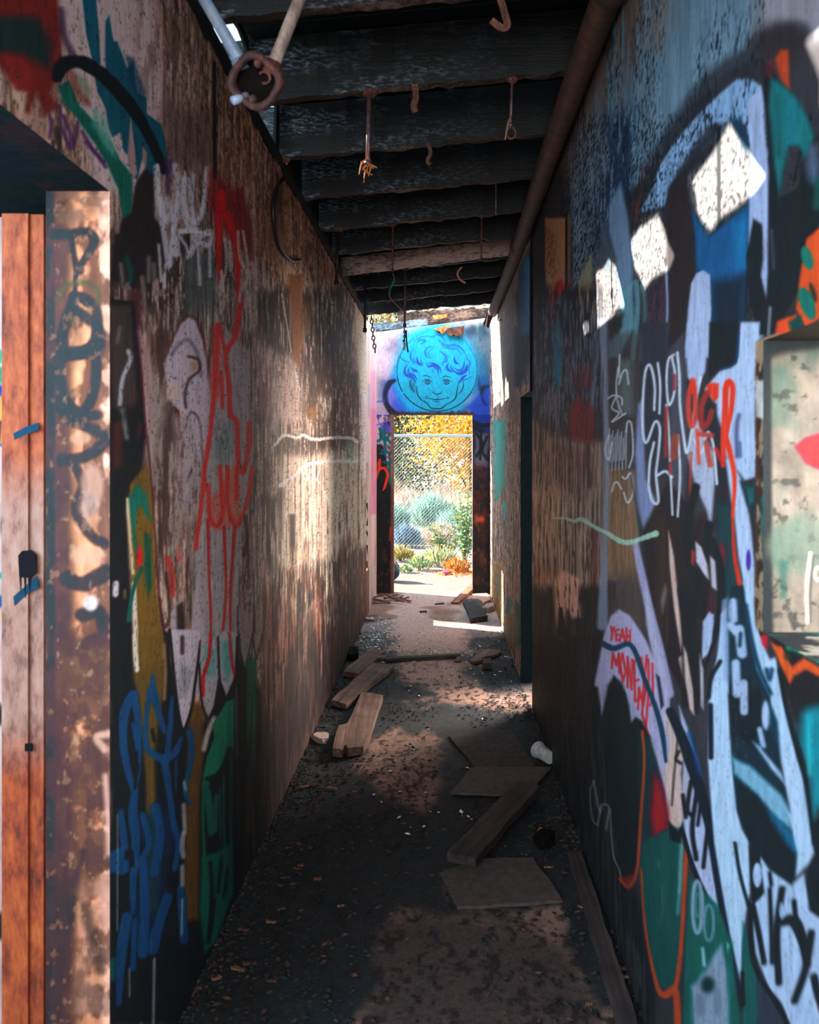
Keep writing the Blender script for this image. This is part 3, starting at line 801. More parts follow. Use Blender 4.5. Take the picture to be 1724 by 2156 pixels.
def paint_right(p):
    p.fill((66, 66, 72))
    p.crop(*Cc)
    # blue-grey weathered top
    p.poly([(440, -60), (1900, -60), (1900, 130), (1560, 240), (1380, 330), (1180, 420), (1000, 600), (850, 850), (760, 1000), (600, 1120), (480, 1320), (400, 1620), (290, 1680), (280, 850), (430, 500), (540, 250)], (120, 152, 172), 8)
    p.poly([(1350, -60), (1900, -60), (1900, 160), (1600, 260), (1350, 310)], (150, 150, 160), 30)
    p.poly([(280, -100), (760, -100), (700, 250), (560, 500), (440, 800), (330, 900), (270, 1000)], (122, 106, 98), 26, .85, streak=(26, 3), thr=.38)
    p.poly([(700, -60), (860, -60), (840, 300), (720, 260)], (158, 150, 140), 16, .6, streak=(30, 3), thr=.45)
    p.poly([(500, 650), (640, 640), (660, 1000), (560, 1300), (400, 1560), (380, 1200)], (40, 70, 104), 18, .85, streak=(40, 6), thr=.42)
    p.poly([(290, 900), (480, 800), (420, 1500), (290, 1640)], (132, 148, 164), 14, .7, streak=(60, 4), thr=.45)
    # grey haze arc
    p.line([(1600, 200), (1480, 250), (1350, 330), (1150, 450), (1000, 640), (850, 850), (790, 960), (720, 1130)], [150, 190, 150, 140, 150, 130, 110, 70], (58, 62, 70), 15, .85)
    p.oval(1500, 240, 160, 110, (60, 52, 56), 22, .75)
    # pale blue band
    p.poly([(1386, 500), (1330, 462), (1250, 458), (1130, 560), (1000, 690), (880, 830), (800, 960), (740, 1120), (680, 1240), (830, 1200), (850, 1090), (940, 970), (1080, 850), (1200, 725), (1300, 720), (1325, 920), (1440, 920), (1430, 700)], (142, 180, 216), 4, .95)
    p.vary(14, 6, .14, 2)
    # fine dark speckle of weathering
    cov = sm(fbm(p.U * 150, p.V * 60, 41, 3), .56, .66) * sm(fbm(p.U * 6, p.V * 3, 42, 3), .40, .62) * (p.PY < 760)
    p._mix(slice(None), cov * .85, (38, 46, 56))
    # speckled ground painted paler under the sun patches to brighten them
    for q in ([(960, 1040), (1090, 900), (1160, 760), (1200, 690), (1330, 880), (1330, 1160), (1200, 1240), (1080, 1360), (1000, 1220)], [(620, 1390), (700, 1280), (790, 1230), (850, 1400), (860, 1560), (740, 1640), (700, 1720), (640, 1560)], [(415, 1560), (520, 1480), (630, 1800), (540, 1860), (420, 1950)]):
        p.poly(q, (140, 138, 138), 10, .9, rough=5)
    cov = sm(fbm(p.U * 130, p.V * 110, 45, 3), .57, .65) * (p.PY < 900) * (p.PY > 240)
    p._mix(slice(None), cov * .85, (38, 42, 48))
    p.line([(1140, 740), (1142, 1300)], 22, (24, 26, 32), 1.5, .95, curve=False)
    # lavender upright and dark oval
    p.poly([(1302, 600), (1386, 500), (1405, 700), (1432, 1000), (1425, 1600), (1405, 1960), (1370, 1970), (1340, 1700), (1310, 1400), (1316, 1150), (1330, 900)], (170, 188, 222), 4)
    p.line([(1360, 660), (1350, 900)], 16, (120, 140, 160), 5, .4)
    p.poly([(1200, 690), (1270, 690), (1310, 800), (1300, 900), (1240, 760)], (18, 72, 100), 6, .9)
    p.poly([(960, 1000), (1060, 900), (1150, 760), (1190, 720), (1090, 720), (960, 900), (860, 1080), (850, 1200), (900, 1120)], (52, 56, 64), 8, .85)
    # deep blue
    p.poly([(985, 1220), (1080, 1380), (1312, 1190), (1305, 1500), (1290, 1720), (1270, 2080), (1090, 2080), (1090, 1650), (1010, 1560)], (10, 100, 148), 7)
    p.poly([(1100, 1640), (1300, 1600), (1280, 2080), (1090, 2080)], (36, 50, 62), 20, .9)
    p.poly([(1230, 1300), (1310, 1260), (1300, 1560), (1240, 1580)], (70, 150, 200), 12, .5)
    p.poly([(850, 1100), (950, 1020), (975, 1200), (1005, 1400), (1000, 1700), (960, 2080), (830, 2080), (835, 1650)], (58, 52, 54), 6, .95)
    p.poly([(740, 1660), (840, 1600), (830, 2080), (700, 2080)], (104, 66, 82), 10, .7, streak=(40, 3), thr=.4)
    p.line([(835, 1560), (842, 1800), (830, 2040)], 14, (150, 170, 200), 2, .9)
    p.poly([(980, 1650), (1010, 1590), (1050, 1572), (1090, 1600), (1098, 1800), (1080, 2080), (945, 2080), (962, 1800)], (176, 190, 220), 3)
    p.poly([(500, 1200), (570, 1060), (610, 1250), (640, 1500), (642, 1650), (592, 1820), (565, 1750), (540, 1500), (500, 1350)], (132, 164, 194), 6, .9)
    p.poly([(430, 1500), (480, 1250), (530, 1500), (500, 1600)], (96, 116, 132), 8, .8)
    p.poly([(560, 1700), (640, 1640), (650, 1900), (560, 2080), (500, 2080), (500, 1980), (580, 1900)], (118, 168, 182), 5, .9)
    p.poly([(480, 1880), (590, 1820), (560, 1940), (500, 1980)], (56, 64, 66), 6, .9)
    p.line([(660, 1640), (668, 1800), (640, 2080)], 30, (110, 166, 176), 3, .8)
    p.line([(700, 1650), (710, 1850), (690, 2080)], 26, (96, 140, 148), 6, .7)
    p.poly([(320, 1640), (400, 1470), (420, 1900), (370, 1800), (310, 1950)], (160, 160, 130), 4, .9, rough=2)
    p.line([(680, 980), (672, 1120), (650, 1270)], 34, (134, 66, 54), 6, .7, streak=(40, 9), thr=.4)
    # dark upright between the lavender and the window
    p.poly([(1400, 360), (1450, 380), (1490, 500), (1500, 1150), (1600, 1100), (1660, 900), (1900, 850), (1900, 1300), (1650, 1400), (1600, 1700), (1500, 1870), (1430, 2080), (1400, 1990), (1430, 1600), (1436, 1000), (1410, 700)], DK, 5)
    p.poly([(1342, 1270), (1392, 1305), (1405, 1500), (1385, 1600), (1432, 1800), (1432, 1940), (1372, 1955), (1322, 1750), (1302, 1500)], (34, 34, 42), 4)
    p.line([(1450, 1340), (1460, 1560)], 16, (110, 120, 136), 5, .6)
    p.line([(1405, 1400), (1398, 1580)], 14, (150, 160, 190), 4, .7)
    p.line([(1440, 1790), (1430, 1950)], 16, (160, 170, 180), 3, .8)
    p.poly([(1440, 440), (1540, 520), (1600, 580), (1660, 700), (1695, 800), (1640, 910), (1612, 850), (1545, 850), (1515, 1000), (1490, 1150), (1460, 950), (1428, 620)], (10, 128, 132), 8, rough=3)
    p.line([(1560, 600), (1570, 820)], 26, (60, 140, 170), 8, .6)
    p.line([(1480, 560), (1490, 900)], 30, (8, 90, 96), 8, .6)
    p.poly([(1470, 340), (1500, 290), (1545, 290), (1552, 520), (1500, 460)], (196, 84, 46), 6)
    p.oval(1440, 400, 30, 60, (130, 60, 70), 8, .6)
    p.oval(1690, 960, 40, 110, (112, 140, 172), 14, .7)
    p.line([(1724, 1060), (1710, 1200)], 50, (10, 120, 110), 10, .7)
    # orange graffiti with teal ovals
    p.poly([(1655, 1390), (1720, 1330), (1900, 1300), (1900, 1800), (1724, 1850), (1645, 1905), (1590, 1800), (1622, 1560)], (240, 100, 18), 4, rough=2)
    p.poly([(1466, 1960), (1480, 1870), (1590, 1830), (1602, 1900), (1560, 1950)], (236, 92, 22), 4)
    p.poly([(1545, 1870), (1620, 1830), (1640, 1920), (1570, 1960)], (12, 90, 92), 5, .9)
    p.oval(1655, 1500, 32, 72, (0, 132, 118), 3, rot=-.3)
    p.oval(1655, 1765, 42, 100, (0, 130, 116), 3, rot=-.35)
    p.oval(1690, 1700, 16, 60, (14, 60, 60), 4, .8, rot=-.3)
    # ---- far strip beside the pipe
    p.crop(*Q_)
    p.poly([(850, -300), (1065, -300), (1060, 600), (1075, 1100), (1000, 1700), (850, 1700)], (40, 34, 36), 4)
    p.poly([(1060, -150), (1370, -150), (1372, 900), (1300, 1000), (1180, 1250), (1080, 1200), (1060, 700)], (184, 140, 104), 3, rough=2)
    p.poly([(1060, 0), (1220, 100), (1230, 700), (1120, 900), (1060, 800)], (98, 74, 60), 6, .8, streak=(60, 30), thr=.52)
    p.poly([(1100, 700), (1170, 780), (1130, 900), (1080, 860)], (190, 176, 160), 5, .8)
    p.poly([(1365, -250), (1400, -250), (1402, 900), (1360, 960)], (26, 22, 24), 1.5)
    p.poly([(1402, -200), (1446, -200), (1440, 860), (1402, 900)], (140, 110, 86), 2)
    p.poly([(1300, 775), (1330, 820), (1345, 930), (1180, 1180), (1120, 1180), (1130, 1040), (1190, 940), (1220, 830)], (216, 30, 46), 3)
    p.poly([(1395, 860), (1440, 820), (1430, 880), (1400, 930)], (200, 40, 50), 2)
    p.poly([(1180, 1180), (1440, 900), (1500, 900), (1490, 1300), (1180, 1400), (1130, 1300)], (104, 128, 166), 5, .95)
    p.poly([(1390, 950), (1500, 950), (1490, 1700), (1330, 1700), (1350, 1250)], (24, 40, 86), 9, .9)
    p.poly([(1210, 1150), (1280, 1150), (1230, 1450), (1180, 1450)], (28, 24, 30), 3, .8)
    p.poly([(1195, 1580), (1275, 1580), (1280, 1960), (1190, 2000)], (30, 178, 206), 2.5, .95, rough=1)
    p.poly([(1200, 1420), (1240, 1420), (1230, 1500), (1200, 1500)], (30, 150, 190), 2)
    p.poly([(1160, 1200), (1200, 1200), (1190, 1500), (1160, 1440)], (150, 40, 60), 3, .8)
    # ---- middle
    p.crop(*F_)
    p.poly([(40, -260), (470, -260), (480, 500), (40, 520)], (46, 46, 54), 10, .85, streak=(44, 3), thr=.36)
    p.poly([(40, -200), (470, -200), (470, 520), (40, 560)], (150, 158, 172), 8, .7, streak=(70, 4), thr=.62, seed=6)
    p.poly([(40, -200), (300, -200), (300, 520), (40, 560)], (40, 130, 160), 8, .6, streak=(60, 3), thr=.66, seed=7)
    p.poly([(200, 0), (470, 0), (460, 520), (200, 480)], (120, 132, 156), 10, .7, streak=(52, 5), thr=.55)
    p.poly([(120, 300), (230, 300), (230, 620), (120, 600)], (140, 150, 170), 9, .7, streak=(60, 4), thr=.5)
    p.poly([(180, -60), (225, -60), (220, 300), (185, 320)], (24, 150, 176), 4, .8, streak=(60, 4), thr=.38)
    p.poly([(40, 480), (170, 600), (470, 640), (480, 1700), (400, 1760), (40, 1560)], (168, 148, 134), 10, .9)
    p.poly([(40, 480), (470, 560), (480, 1700), (40, 1600)], (62, 54, 52), 8, .85, streak=(50, 2.2), thr=.53)
    p.poly([(40, 900), (300, 900), (470, 1500), (40, 1560)], (214, 184, 162), 8, .75, streak=(80, 3), thr=.55, seed=4)
    p.poly([(270, 420), (330, 370), (420, 450), (412, 660), (330, 640), (255, 620)], (150, 44, 46), 5, .85, streak=(50, 3), thr=.38)
    p.poly([(300, 240), (400, 180), (400, 320), (310, 330)], (150, 60, 70), 6, .6, streak=(50, 6), thr=.45)
    p.poly([(180, 660), (440, 700), (440, 900), (180, 900)], (116, 60, 66), 9, .5, streak=(50, 2), thr=.46)
    p.poly([(390, 1150), (440, 1100), (440, 1500), (390, 1560)], (96, 48, 52), 7, .6)
    p.poly([(40, 1480), (500, 1480), (500, 2200), (40, 2200)], (24, 33, 37), 14, .95)
    p.poly([(40, 1560), (480, 1560), (480, 2200), (40, 2200)], (88, 80, 78), 8, .7, streak=(50, 3), thr=.52)
    p.poly([(190, 1430), (240, 1380), (330, 1440), (345, 1660), (290, 1660), (262, 1620), (245, 1800), (215, 1760), (195, 1640)], (240, 190, 170), 4, .9, streak=(60, 4), thr=.36)
    p.poly([(60, 1340), (200, 1380), (190, 1560), (60, 1500)], (190, 134, 108), 8, .7, streak=(70, 4), thr=.5)
    p.poly([(210, 1600), (230, 1600), (262, 1800), (200, 1760)], (26, 30, 34), 3, .95)
    p.poly([(230, 1800), (300, 1720), (420, 1780), (380, 1900), (260, 1900)], (130, 96, 84), 9, .6, streak=(70, 4), thr=.52)
    # brown bare panel
    p.poly([(478, 780), (655, 800), (690, 1460), (480, 1440)], (154, 124, 98), 6, .95)
    p.poly([(478, 780), (655, 800), (690, 1460), (480, 1440)], (110, 86, 70), 6, .6, streak=(40, 2), thr=.5, seed=8)
    p.poly([(490, 1400), (690, 1420), (720, 1760), (500, 1760)], (96, 84, 80), 12, .9, streak=(40, 2), thr=.3)
    p.poly([(490, 0), (700, 0), (690, 820), (480, 800)], (84, 80, 80), 12, .6)
    p.poly([(560, 160), (640, 160), (640, 480), (560, 460)], (120, 140, 136), 12, .6)
    # pale upright streak
    p.line([(468, -60), (478, 300), (490, 800), (478, 1250), (462, 1700)], [50, 36, 34, 34, 70], (146, 158, 178), 5, .85, streak=(60, 3), thr=.36)
    # scribbles
    SW = (206, 212, 222)
    for s in ([(556, 205), (545, 300), (552, 400), (580, 480)], [(560, 300), (580, 235), (605, 222), (616, 300)], [(498, 382), (530, 366), (575, 380), (578, 420)], [(540, 380), (520, 440), (560, 470), (520, 520), (600, 470)], [(600, 580), (612, 520), (634, 540), (642, 700), (620, 785)],
              [(500, 600), (480, 680), (500, 740), (520, 640)], [(580, 840), (600, 852), (630, 820), (644, 920), (612, 992), (588, 930)], [(520, 925), (532, 880), (552, 872), (576, 912)], [(565, 130), (560, 260)]): p.line(s, 9, SW, 1.6, .9)
    for k in range(11): p.line([(505 + k * 10, 560 + (k * 37) % 60), (500 + k * 10, 700 + (k * 53) % 110)], 6, SW, 1.4, .75, curve=False)
    # dark letters behind, lavender strip
    p.poly([(690, -60), (850, -60), (845, 420), (860, 830), (790, 840), (740, 800), (700, 640)], (60, 66, 76), 6, .95)
    p.poly([(672, 420), (700, 380), (706, 620), (716, 850), (786, 1000), (778, 1140), (705, 1160), (670, 1000), (655, 700)], (140, 152, 190), 5, .95)
    p.poly([(850, 100), (940, 0), (960, 700), (930, 1050), (860, 1000)], (90, 92, 104), 6, .8)
    p.poly([(690, 1160), (850, 860), (960, 1000), (960, 1700), (930, 2080), (820, 1900), (760, 1650)], (52, 44, 42), 6, .95, rough=3)
    p.poly([(780, 1080), (850, 1060), (900, 1700), (840, 1800), (780, 1500)], (86, 68, 58), 10, .7, streak=(40, 2), thr=.42)
    p.poly([(848, 1150), (880, 1300), (930, 1800), (922, 1860), (880, 1600), (855, 1350)], (216, 186, 178), 3, .95)
    p.line([(728, 1240), (760, 1330), (750, 1400)], 26, (44, 40, 42), 5, .9)
    p.poly([(805, 1560), (830, 1460), (840, 1500), (815, 1640)], (150, 140, 150), 5, .7)
    p.line([(655, 1230), (692, 1400), (740, 1620), (800, 1860), (850, 2100)], [34, 44, 50, 54, 60], (172, 170, 204), 3.5, .92)
    p.line([(632, 830), (668, 1060), (700, 1240)], 12, (40, 70, 96), 3, .7)
    # white ground of the letters
    p.poly([(945, 80), (958, -60), (1090, -60), (1062, 230), (1010, 330), (960, 260)], LAV, 4)
    p.poly([(1100, 280), (1150, 220), (1215, 200), (1262, -60), (1380, -60), (1370, 130), (1362, 840), (1290, 860), (1250, 800), (1200, 760), (1160, 700), (1130, 580), (1130, 420), (1060, 330)], (182, 200, 230), 4)
    p.poly([(1000, 480), (1060, 560), (1110, 600), (1120, 850), (1095, 1150), (1060, 1010), (1000, 870), (960, 720)], (184, 192, 214), 5, .95)
    p.poly([(1100, 400), (1160, 560), (1192, 800), (1200, 1000), (1145, 1140), (1112, 1150), (1132, 900), (1110, 700), (1040, 560), (1060, 420)], (52, 54, 62), 5, .95)
    p.poly([(1085, -60), (1268, -60), (1245, 180), (1150, 215), (1085, 270)], (38, 42, 50), 4, .95)
    p.line([(1256, 0), (1240, 170), (1150, 215)], 16, (16, 70, 100), 3, .9)
    p.line([(1258, 480), (1245, 560), (1248, 720)], 22, (70, 70, 110), 5, .8)
    p.line([(1265, 640), (1270, 720)], 14, (40, 90, 120), 4, .7)
    p.poly([(1180, 740), (1215, 730), (1290, 900), (1330, 1150), (1352, 1400), (1350, 1700), (1400, 1800), (1440, 2100), (1350, 1760), (1290, 1500), (1255, 1300), (1225, 1050)], (184, 202, 232), 4)
    p.poly([(1130, 1000), (1225, 1000), (1245, 1300), (1290, 1490), (1310, 1900), (1345, 2100), (1180, 2100), (1165, 1700), (1150, 1300)], (26, 74, 78), 7, .95)
    p.poly([(1260, 860), (1340, 880), (1352, 1000), (1335, 1070), (1300, 1000)], (40, 66, 76), 4, .95)
    p.poly([(1300, 900), (1345, 900), (1345, 990), (1320, 1000)], (0, 110, 110), 4, .9)
    p.oval(1160, 1300, 22, 80, (140, 40, 50), 6, .8)
    # letters drawn in pale outline
    SL = (214, 222, 234)
    for s, w in (([(766, 450), (768, 300), (742, 192), (714, 230), (700, 400), (700, 580), (722, 640), (770, 520), (798, 560), (790, 700), (776, 830), (790, 980), (758, 985), (735, 900), (740, 760), (764, 640)], 15), ([(786, 178), (800, 300), (796, 470)], 14), ([(786, 830), (830, 808), (868, 840)], 16),
                 ([(880, 130), (848, 160), (838, 280), (850, 420), (880, 360), (886, 240), (870, 150)], 14), ([(900, 118), (912, 240), (916, 420), (936, 600), (956, 700), (985, 560), (1008, 400), (1036, 260)], 16), ([(836, 420), (850, 560), (860, 800), (872, 1060)], 12), ([(905, 600), (916, 820), (902, 1070)], 13),
                 ([(1000, 620), (1040, 700), (1075, 580), (1110, 660), (1130, 880)], 14)):
        p.line(s, w, SL, 1.8, .92)
    # orange letters
    OR = (250, 74, 26); OD = (190, 80, 66)
    p.line([(990, 288), (968, 360), (966, 470), (980, 545), (1002, 500), (1004, 380), (990, 288)], 30, (216, 84, 72), 2.5, .92)
    p.line([(990, 280), (990, 340)], 34, OR, 3, .9)
    p.poly([(1068, 310), (1105, 290), (1142, 296), (1140, 380), (1112, 404), (1082, 352)], OR, 2.5)
    p.line([(1072, 350), (1040, 440), (1045, 550), (1080, 520), (1100, 460)], 34, (176, 66, 56), 3, .9)
    p.line([(1166, 772), (1168, 640), (1178, 450), (1182, 330), (1200, 285), (1222, 320), (1214, 440), (1190, 560), (1178, 640)], [22, 32, 36, 38, 34, 32, 30, 28, 28], OR, 2)
    p.line([(1178, 600), (1205, 690), (1232, 850), (1222, 1080)], [34, 32, 26, 18], OR, 2)
    p.line([(1222, 1080), (1232, 1290), (1268, 1490)], [16, 24, 30], (206, 70, 52), 2.5)
    for s, w, c in (([(835, 440), (832, 720)], 20, (176, 66, 62)), ([(890, 610), (878, 720)], 44, (170, 84, 70)), ([(1015, 570), (1026, 760)], 22, (232, 84, 60)), ([(1068, 640), (1092, 770)], 34, OD), ([(1125, 680), (1168, 770)], 26, (210, 60, 60)), ([(980, 700), (972, 1110)], 14, OD), ([(884, 250), (882, 330)], 18, (160, 60, 70)), ([(858, 760), (860, 820)], 18, (170, 50, 50)), ([(1030, 590), (1100, 600)], 30, (196, 80, 66))):
        p.line(s, w, c, 3, .88)
    p.oval(1314, 1325, 14, 62, (84, 58, 170), 2.5)
    # black loops and white chips below
    BK = (28, 28, 32)
    p.poly([(960, 1100), (1060, 1050), (1120, 1300), (1110, 1700), (1040, 1900), (960, 1700)], (56, 46, 46), 8, .9, streak=(30, 3), thr=.36)
    for s, w in (([(1010, 900), (965, 1080), (970, 1300), (1010, 1460), (1050, 1330), (1085, 1120)], 46), ([(1105, 1220), (1150, 1380), (1150, 1640), (1110, 1760), (1060, 1900)], 46), ([(940, 1500), (990, 1800), (960, 2000)], 80)): p.line(s, w, BK, 4, .95)
    p.poly([(1005, 1215), (1040, 1250), (1075, 1350), (1085, 1440), (1050, 1400), (1010, 1330)], (200, 196, 210), 3, .95)
    p.poly([(1090, 1300), (1120, 1330), (1130, 1500), (1100, 1480)], (200, 196, 210), 3, .9)
    p.poly([(982, 1260), (1002, 1280), (996, 1360), (980, 1340)], (190, 70, 66), 3, .9)
    p.poly([(1060, 1560), (1095, 1500), (1105, 1620), (1075, 1680)], (112, 50, 66), 5, .8)
    p.poly([(1048, 1680), (1075, 1630), (1112, 1640), (1100, 1800), (1058, 1920), (1030, 1850)], LAV, 3)
    p.poly([(1152, 1640), (1186, 1600), (1200, 2100), (1085, 2100), (1112, 1950), (1150, 1850)], LAV, 3)
    p.poly([(1010, 1680), (1035, 1640), (1030, 1760), (1012, 1840)], (200, 190, 196), 3, .9)
    p.line([(928, 1900), (960, 2060)], 40, (210, 182, 172), 3, .9)
    p.oval(1222, 1625, 24, 80, LAV, 3); p.oval(1262, 1745, 30, 112, LAV, 3); p.oval(1224, 1610, 8, 40, (40, 70, 96), 3, .8)
    p.oval(1250, 1990, 42, 100, LAV, 4)
    # mint line
    p.line([(180, 1050), (184, 1080)], 8, (176, 204, 186), 1.5, .8, curve=False)
    p.line([(180, 1080), (250, 1082), (300, 1098), (345, 1088), (430, 1138), (500, 1172), (560, 1210), (620, 1222), (700, 1196), (775, 1170)], [12, 14, 20, 26, 22, 26, 28, 30, 28, 36], (172, 210, 190), 2, .9, rough=1)
    for s in ([(210, 1000), (260, 990), (300, 1020)], [(180, 1190), (230, 1150)], [(280, 960), (300, 1060), (280, 1130)], [(330, 1160), (380, 1190), (400, 1240), (370, 1300)]): p.line(s, 7, (170, 160, 150), 1.5, .6)
    # peeled rim beside the window
    p.crop(0, 0, 1)
    p.poly([(1590, 718), (1640, 700), (1640, 1330), (1588, 1330), (1592, 1050), (1588, 900)], (166, 142, 118), 2.5, .95, rough=2)
    p.poly([(1590, 760), (1640, 760), (1640, 1340), (1588, 1340)], (66, 50, 42), 3, .9, streak=(60, 20), thr=.5)
    p.poly([(1590, 800), (1640, 800), (1640, 880), (1590, 880)], (210, 214, 214), 4, .85, rough=3)
    p.line([(1605, 1050), (1610, 1180)], 10, (10, 110, 104), 3, .8)
    # ---- bottom
    p.crop(*G_)
    p.poly([(-220, 250), (150, 200), (170, 700), (330, 1500), (420, 2000), (420, 2300), (-220, 2300)], (22, 33, 37), 12, .97)
    p.poly([(-220, 200), (150, 200), (170, 700), (330, 1500), (420, 2300), (-220, 2300)], (78, 80, 80), 8, .7, streak=(46, 3), thr=.54)
    p.poly([(-20, 400), (120, 400), (260, 1500), (400, 2200), (120, 2200)], (72, 60, 52), 18, .5, streak=(40, 1.5), thr=.5)
    for s in ([(118, 940), (100, 1000), (112, 1130), (140, 1160)], [(118, 940), (140, 1060), (150, 1090)], [(150, 1100), (160, 1060), (195, 1070), (180, 1180)], [(200, 1080), (215, 1300), (245, 1380), (262, 1450)], [(140, 1150), (158, 1060)]): p.line(s, 8, (150, 150, 160), 2, .7)
    # pale bubble
    p.poly([(120, 460), (170, 200), (205, 110), (245, 78), (300, 110), (380, 230), (430, 350), (470, 570), (500, 620), (540, 720), (570, 800), (552, 900), (562, 1000), (565, 1140), (545, 1195), (500, 1150), (480, 1000), (430, 820), (390, 700), (330, 620), (300, 650), (280, 500), (220, 415), (175, 560), (158, 610), (140, 470)], (182, 176, 206), 4)
    p.poly([(470, 600), (505, 620), (545, 720), (572, 800), (552, 900), (562, 1000), (565, 1140), (545, 1195), (500, 1150), (480, 1000), (470, 900), (500, 760)], (212, 186, 172), 7, .9)
    p.line([(540, 720), (522, 900), (510, 1060)], 12, (70, 60, 60), 2.5, .8)
    p.line([(545, 790), (530, 830), (555, 850)], 16, (36, 36, 40), 3, .9)
    p.poly([(375, -60), (405, 60), (450, 300), (500, 500), (500, 600), (460, 580), (420, 350), (380, 150)], (184, 180, 206), 4, .95)
    p.poly([(430, 400), (450, 420), (470, 560), (455, 580)], (30, 44, 56), 3, .9)
    # small red writing
    RW = (212, 56, 58)
    T1 = [[(206, 165), (212, 195), (222, 168)], [(212, 195), (208, 232)], [(244, 180), (228, 185), (232, 235), (246, 230)], [(230, 208), (243, 205)], [(250, 238), (262, 178), (274, 240)], [(254, 216), (272, 214)], [(282, 172), (284, 246)], [(300, 185), (300, 250)], [(283, 214), (300, 214)]]
    T2 = [[(210, 372), (214, 296), (232, 360), (244, 300), (248, 396)], [(262, 300), (252, 360), (264, 440), (278, 390), (262, 300)], [(288, 470), (288, 316), (308, 480), (312, 330)], [(344, 320), (322, 340), (326, 540), (348, 520)], [(325, 440), (344, 430)], [(356, 320), (370, 440), (384, 310)], [(370, 440), (362, 600)],
          [(340, 580), (346, 470), (366, 560), (386, 440)], [(392, 330), (394, 480), (378, 700)], [(412, 350), (416, 510), (402, 560)], [(360, 600), (396, 720)]]
    for s in T1: p.line(s, 11, RW, 1.6, .9, curve=False)
    for s in T2: p.line(s, 12, RW, 1.6, .9, curve=False)
    # teal line over the bubble
    p.line([(165, 252), (220, 274), (290, 252), (328, 296), (370, 420), (425, 560), (462, 700), (480, 840)], [30, 28, 24, 24, 22, 24, 26, 16], (20, 74, 98), 2.5)
    # dark lobes, green bodies, orange outlines
    p.poly([(163, 610), (188, 460), (220, 412), (262, 450), (295, 560), (306, 650), (330, 620), (362, 640), (400, 720), (400, 900), (350, 1200), (330, 1400), (290, 1462), (248, 1350), (218, 1100), (178, 800)], (34, 44, 46), 5, .97)
    p.poly([(205, 500), (250, 500), (330, 800), (330, 1200), (280, 1000)], (16, 66, 58), 16, .55, streak=(26, 2), thr=.4)
    p.poly([(340, 680), (400, 720), (440, 900), (420, 1200), (370, 1250), (350, 1000)], (30, 70, 74), 9, .9)
    p.poly([(420, 900), (452, 950), (492, 1100), (482, 1220), (425, 1265), (400, 1100)], (170, 26, 52), 12, .95)
    p.poly([(365, 1250), (480, 1180), (566, 1170), (570, 1300), (545, 1850), (505, 1985), (440, 1960), (400, 1800), (370, 1600), (352, 1400)], (16, 92, 88), 6, .97)
    p.poly([(400, 1340), (460, 1340), (480, 1560), (500, 1640), (440, 1680), (440, 1480)], (120, 116, 112), 10, .6, streak=(50, 5), thr=.5)
    p.line([(560, 1190), (552, 1400), (540, 1600)], 16, (130, 170, 170), 6, .7)
    OO = (196, 84, 46)
    for s, w in (([(362, 690), (372, 850), (352, 1150), (334, 1390), (292, 1468), (250, 1430)], 14), ([(356, 1380), (378, 1680), (432, 1950), (470, 2010), (530, 1960), (560, 1700), (582, 1290)], [10, 12, 20, 30, 24, 20, 22]), ([(480, 2010), (530, 2000), (545, 2300)], 34)): p.line(s, w, OO, 2.5, .9)
    p.poly([(250, 1420), (335, 1400), (320, 1470), (290, 1490)], (150, 66, 44), 6, .7)
    p.poly([(495, 1140), (545, 1195), (566, 1140), (570, 1260), (500, 1230)], (26, 26, 30), 4, .9)
    p.line([(565, 1180), (548, 1500)], 12, (150, 180, 180), 4, .6)
    # black diagonal and the zebra of white beside it
    p.poly([(545, 560), (600, 700), (655, 900), (700, 1150), (720, 1300), (745, 1500), (755, 1740), (700, 1560), (630, 1380), (575, 1260), (562, 1000), (575, 800)], (178, 190, 220), 4)
    p.poly([(575, 820), (610, 940), (590, 1100), (560, 1040)], (178, 178, 196), 4)
    for s, w in (([(606, 940), (588, 1080), (610, 1110)], 22), ([(634, 1000), (612, 1180), (632, 1330)], 24), ([(660, 1000), (640, 1160)], 18), ([(700, 1100), (682, 1240), (668, 1370)], 22), ([(565, 1010), (580, 1120)], 20)): p.line(s, w, BK, 3, .9)
    p.poly([(560, -20), (700, -60), (680, 400), (640, 600), (560, 560)], (44, 42, 44), 6, .9)
    p.poly([(568, 260), (585, 300), (615, 480), (622, 610), (600, 580), (575, 420)], (206, 186, 180), 3, .95)
    p.poly([(648, 300), (668, 380), (668, 580), (655, 560)], (196, 190, 200), 3, .9)
    p.poly([(665, 140), (700, 90), (720, 140), (690, 300), (660, 330)], LAV, 3, .95)
    p.line([(500, 590), (560, 720), (610, 860), (655, 1000), (700, 1180), (740, 1420), (790, 1700), (830, 1900), (868, 2080)], [40, 52, 60, 54, 44, 44, 50, 44, 30], (20, 40, 58), 3)
    p.line([(600, 700), (650, 900)], 24, (16, 74, 124), 7, .8)
    p.line([(560, 1180), (620, 1380), (700, 1560), (756, 1730)], 22, (22, 24, 28), 2.5)
    # big white shape
    p.poly([(735, 330), (765, 60), (785, 420), (800, 700), (832, 1080), (860, 1180), (895, 1240), (902, 1500), (885, 1570), (862, 1750), (856, 1960), (800, 1700), (755, 1450), (722, 1250), (702, 1000), (690, 820), (695, 520), (720, 420)], (178, 204, 232), 3.5)
    p.line([(752, 340), (708, 420), (694, 520)], 22, (30, 36, 46), 3, .95)
    p.line([(704, 560), (706, 820)], 26, (30, 40, 52), 3, .95)
    p.poly([(760, 30), (790, 20), (800, 460), (770, 430)], (140, 160, 190), 6, .8)
    p.line([(826, 1250), (850, 1400), (892, 1560)], 18, (24, 34, 44), 3, .95)
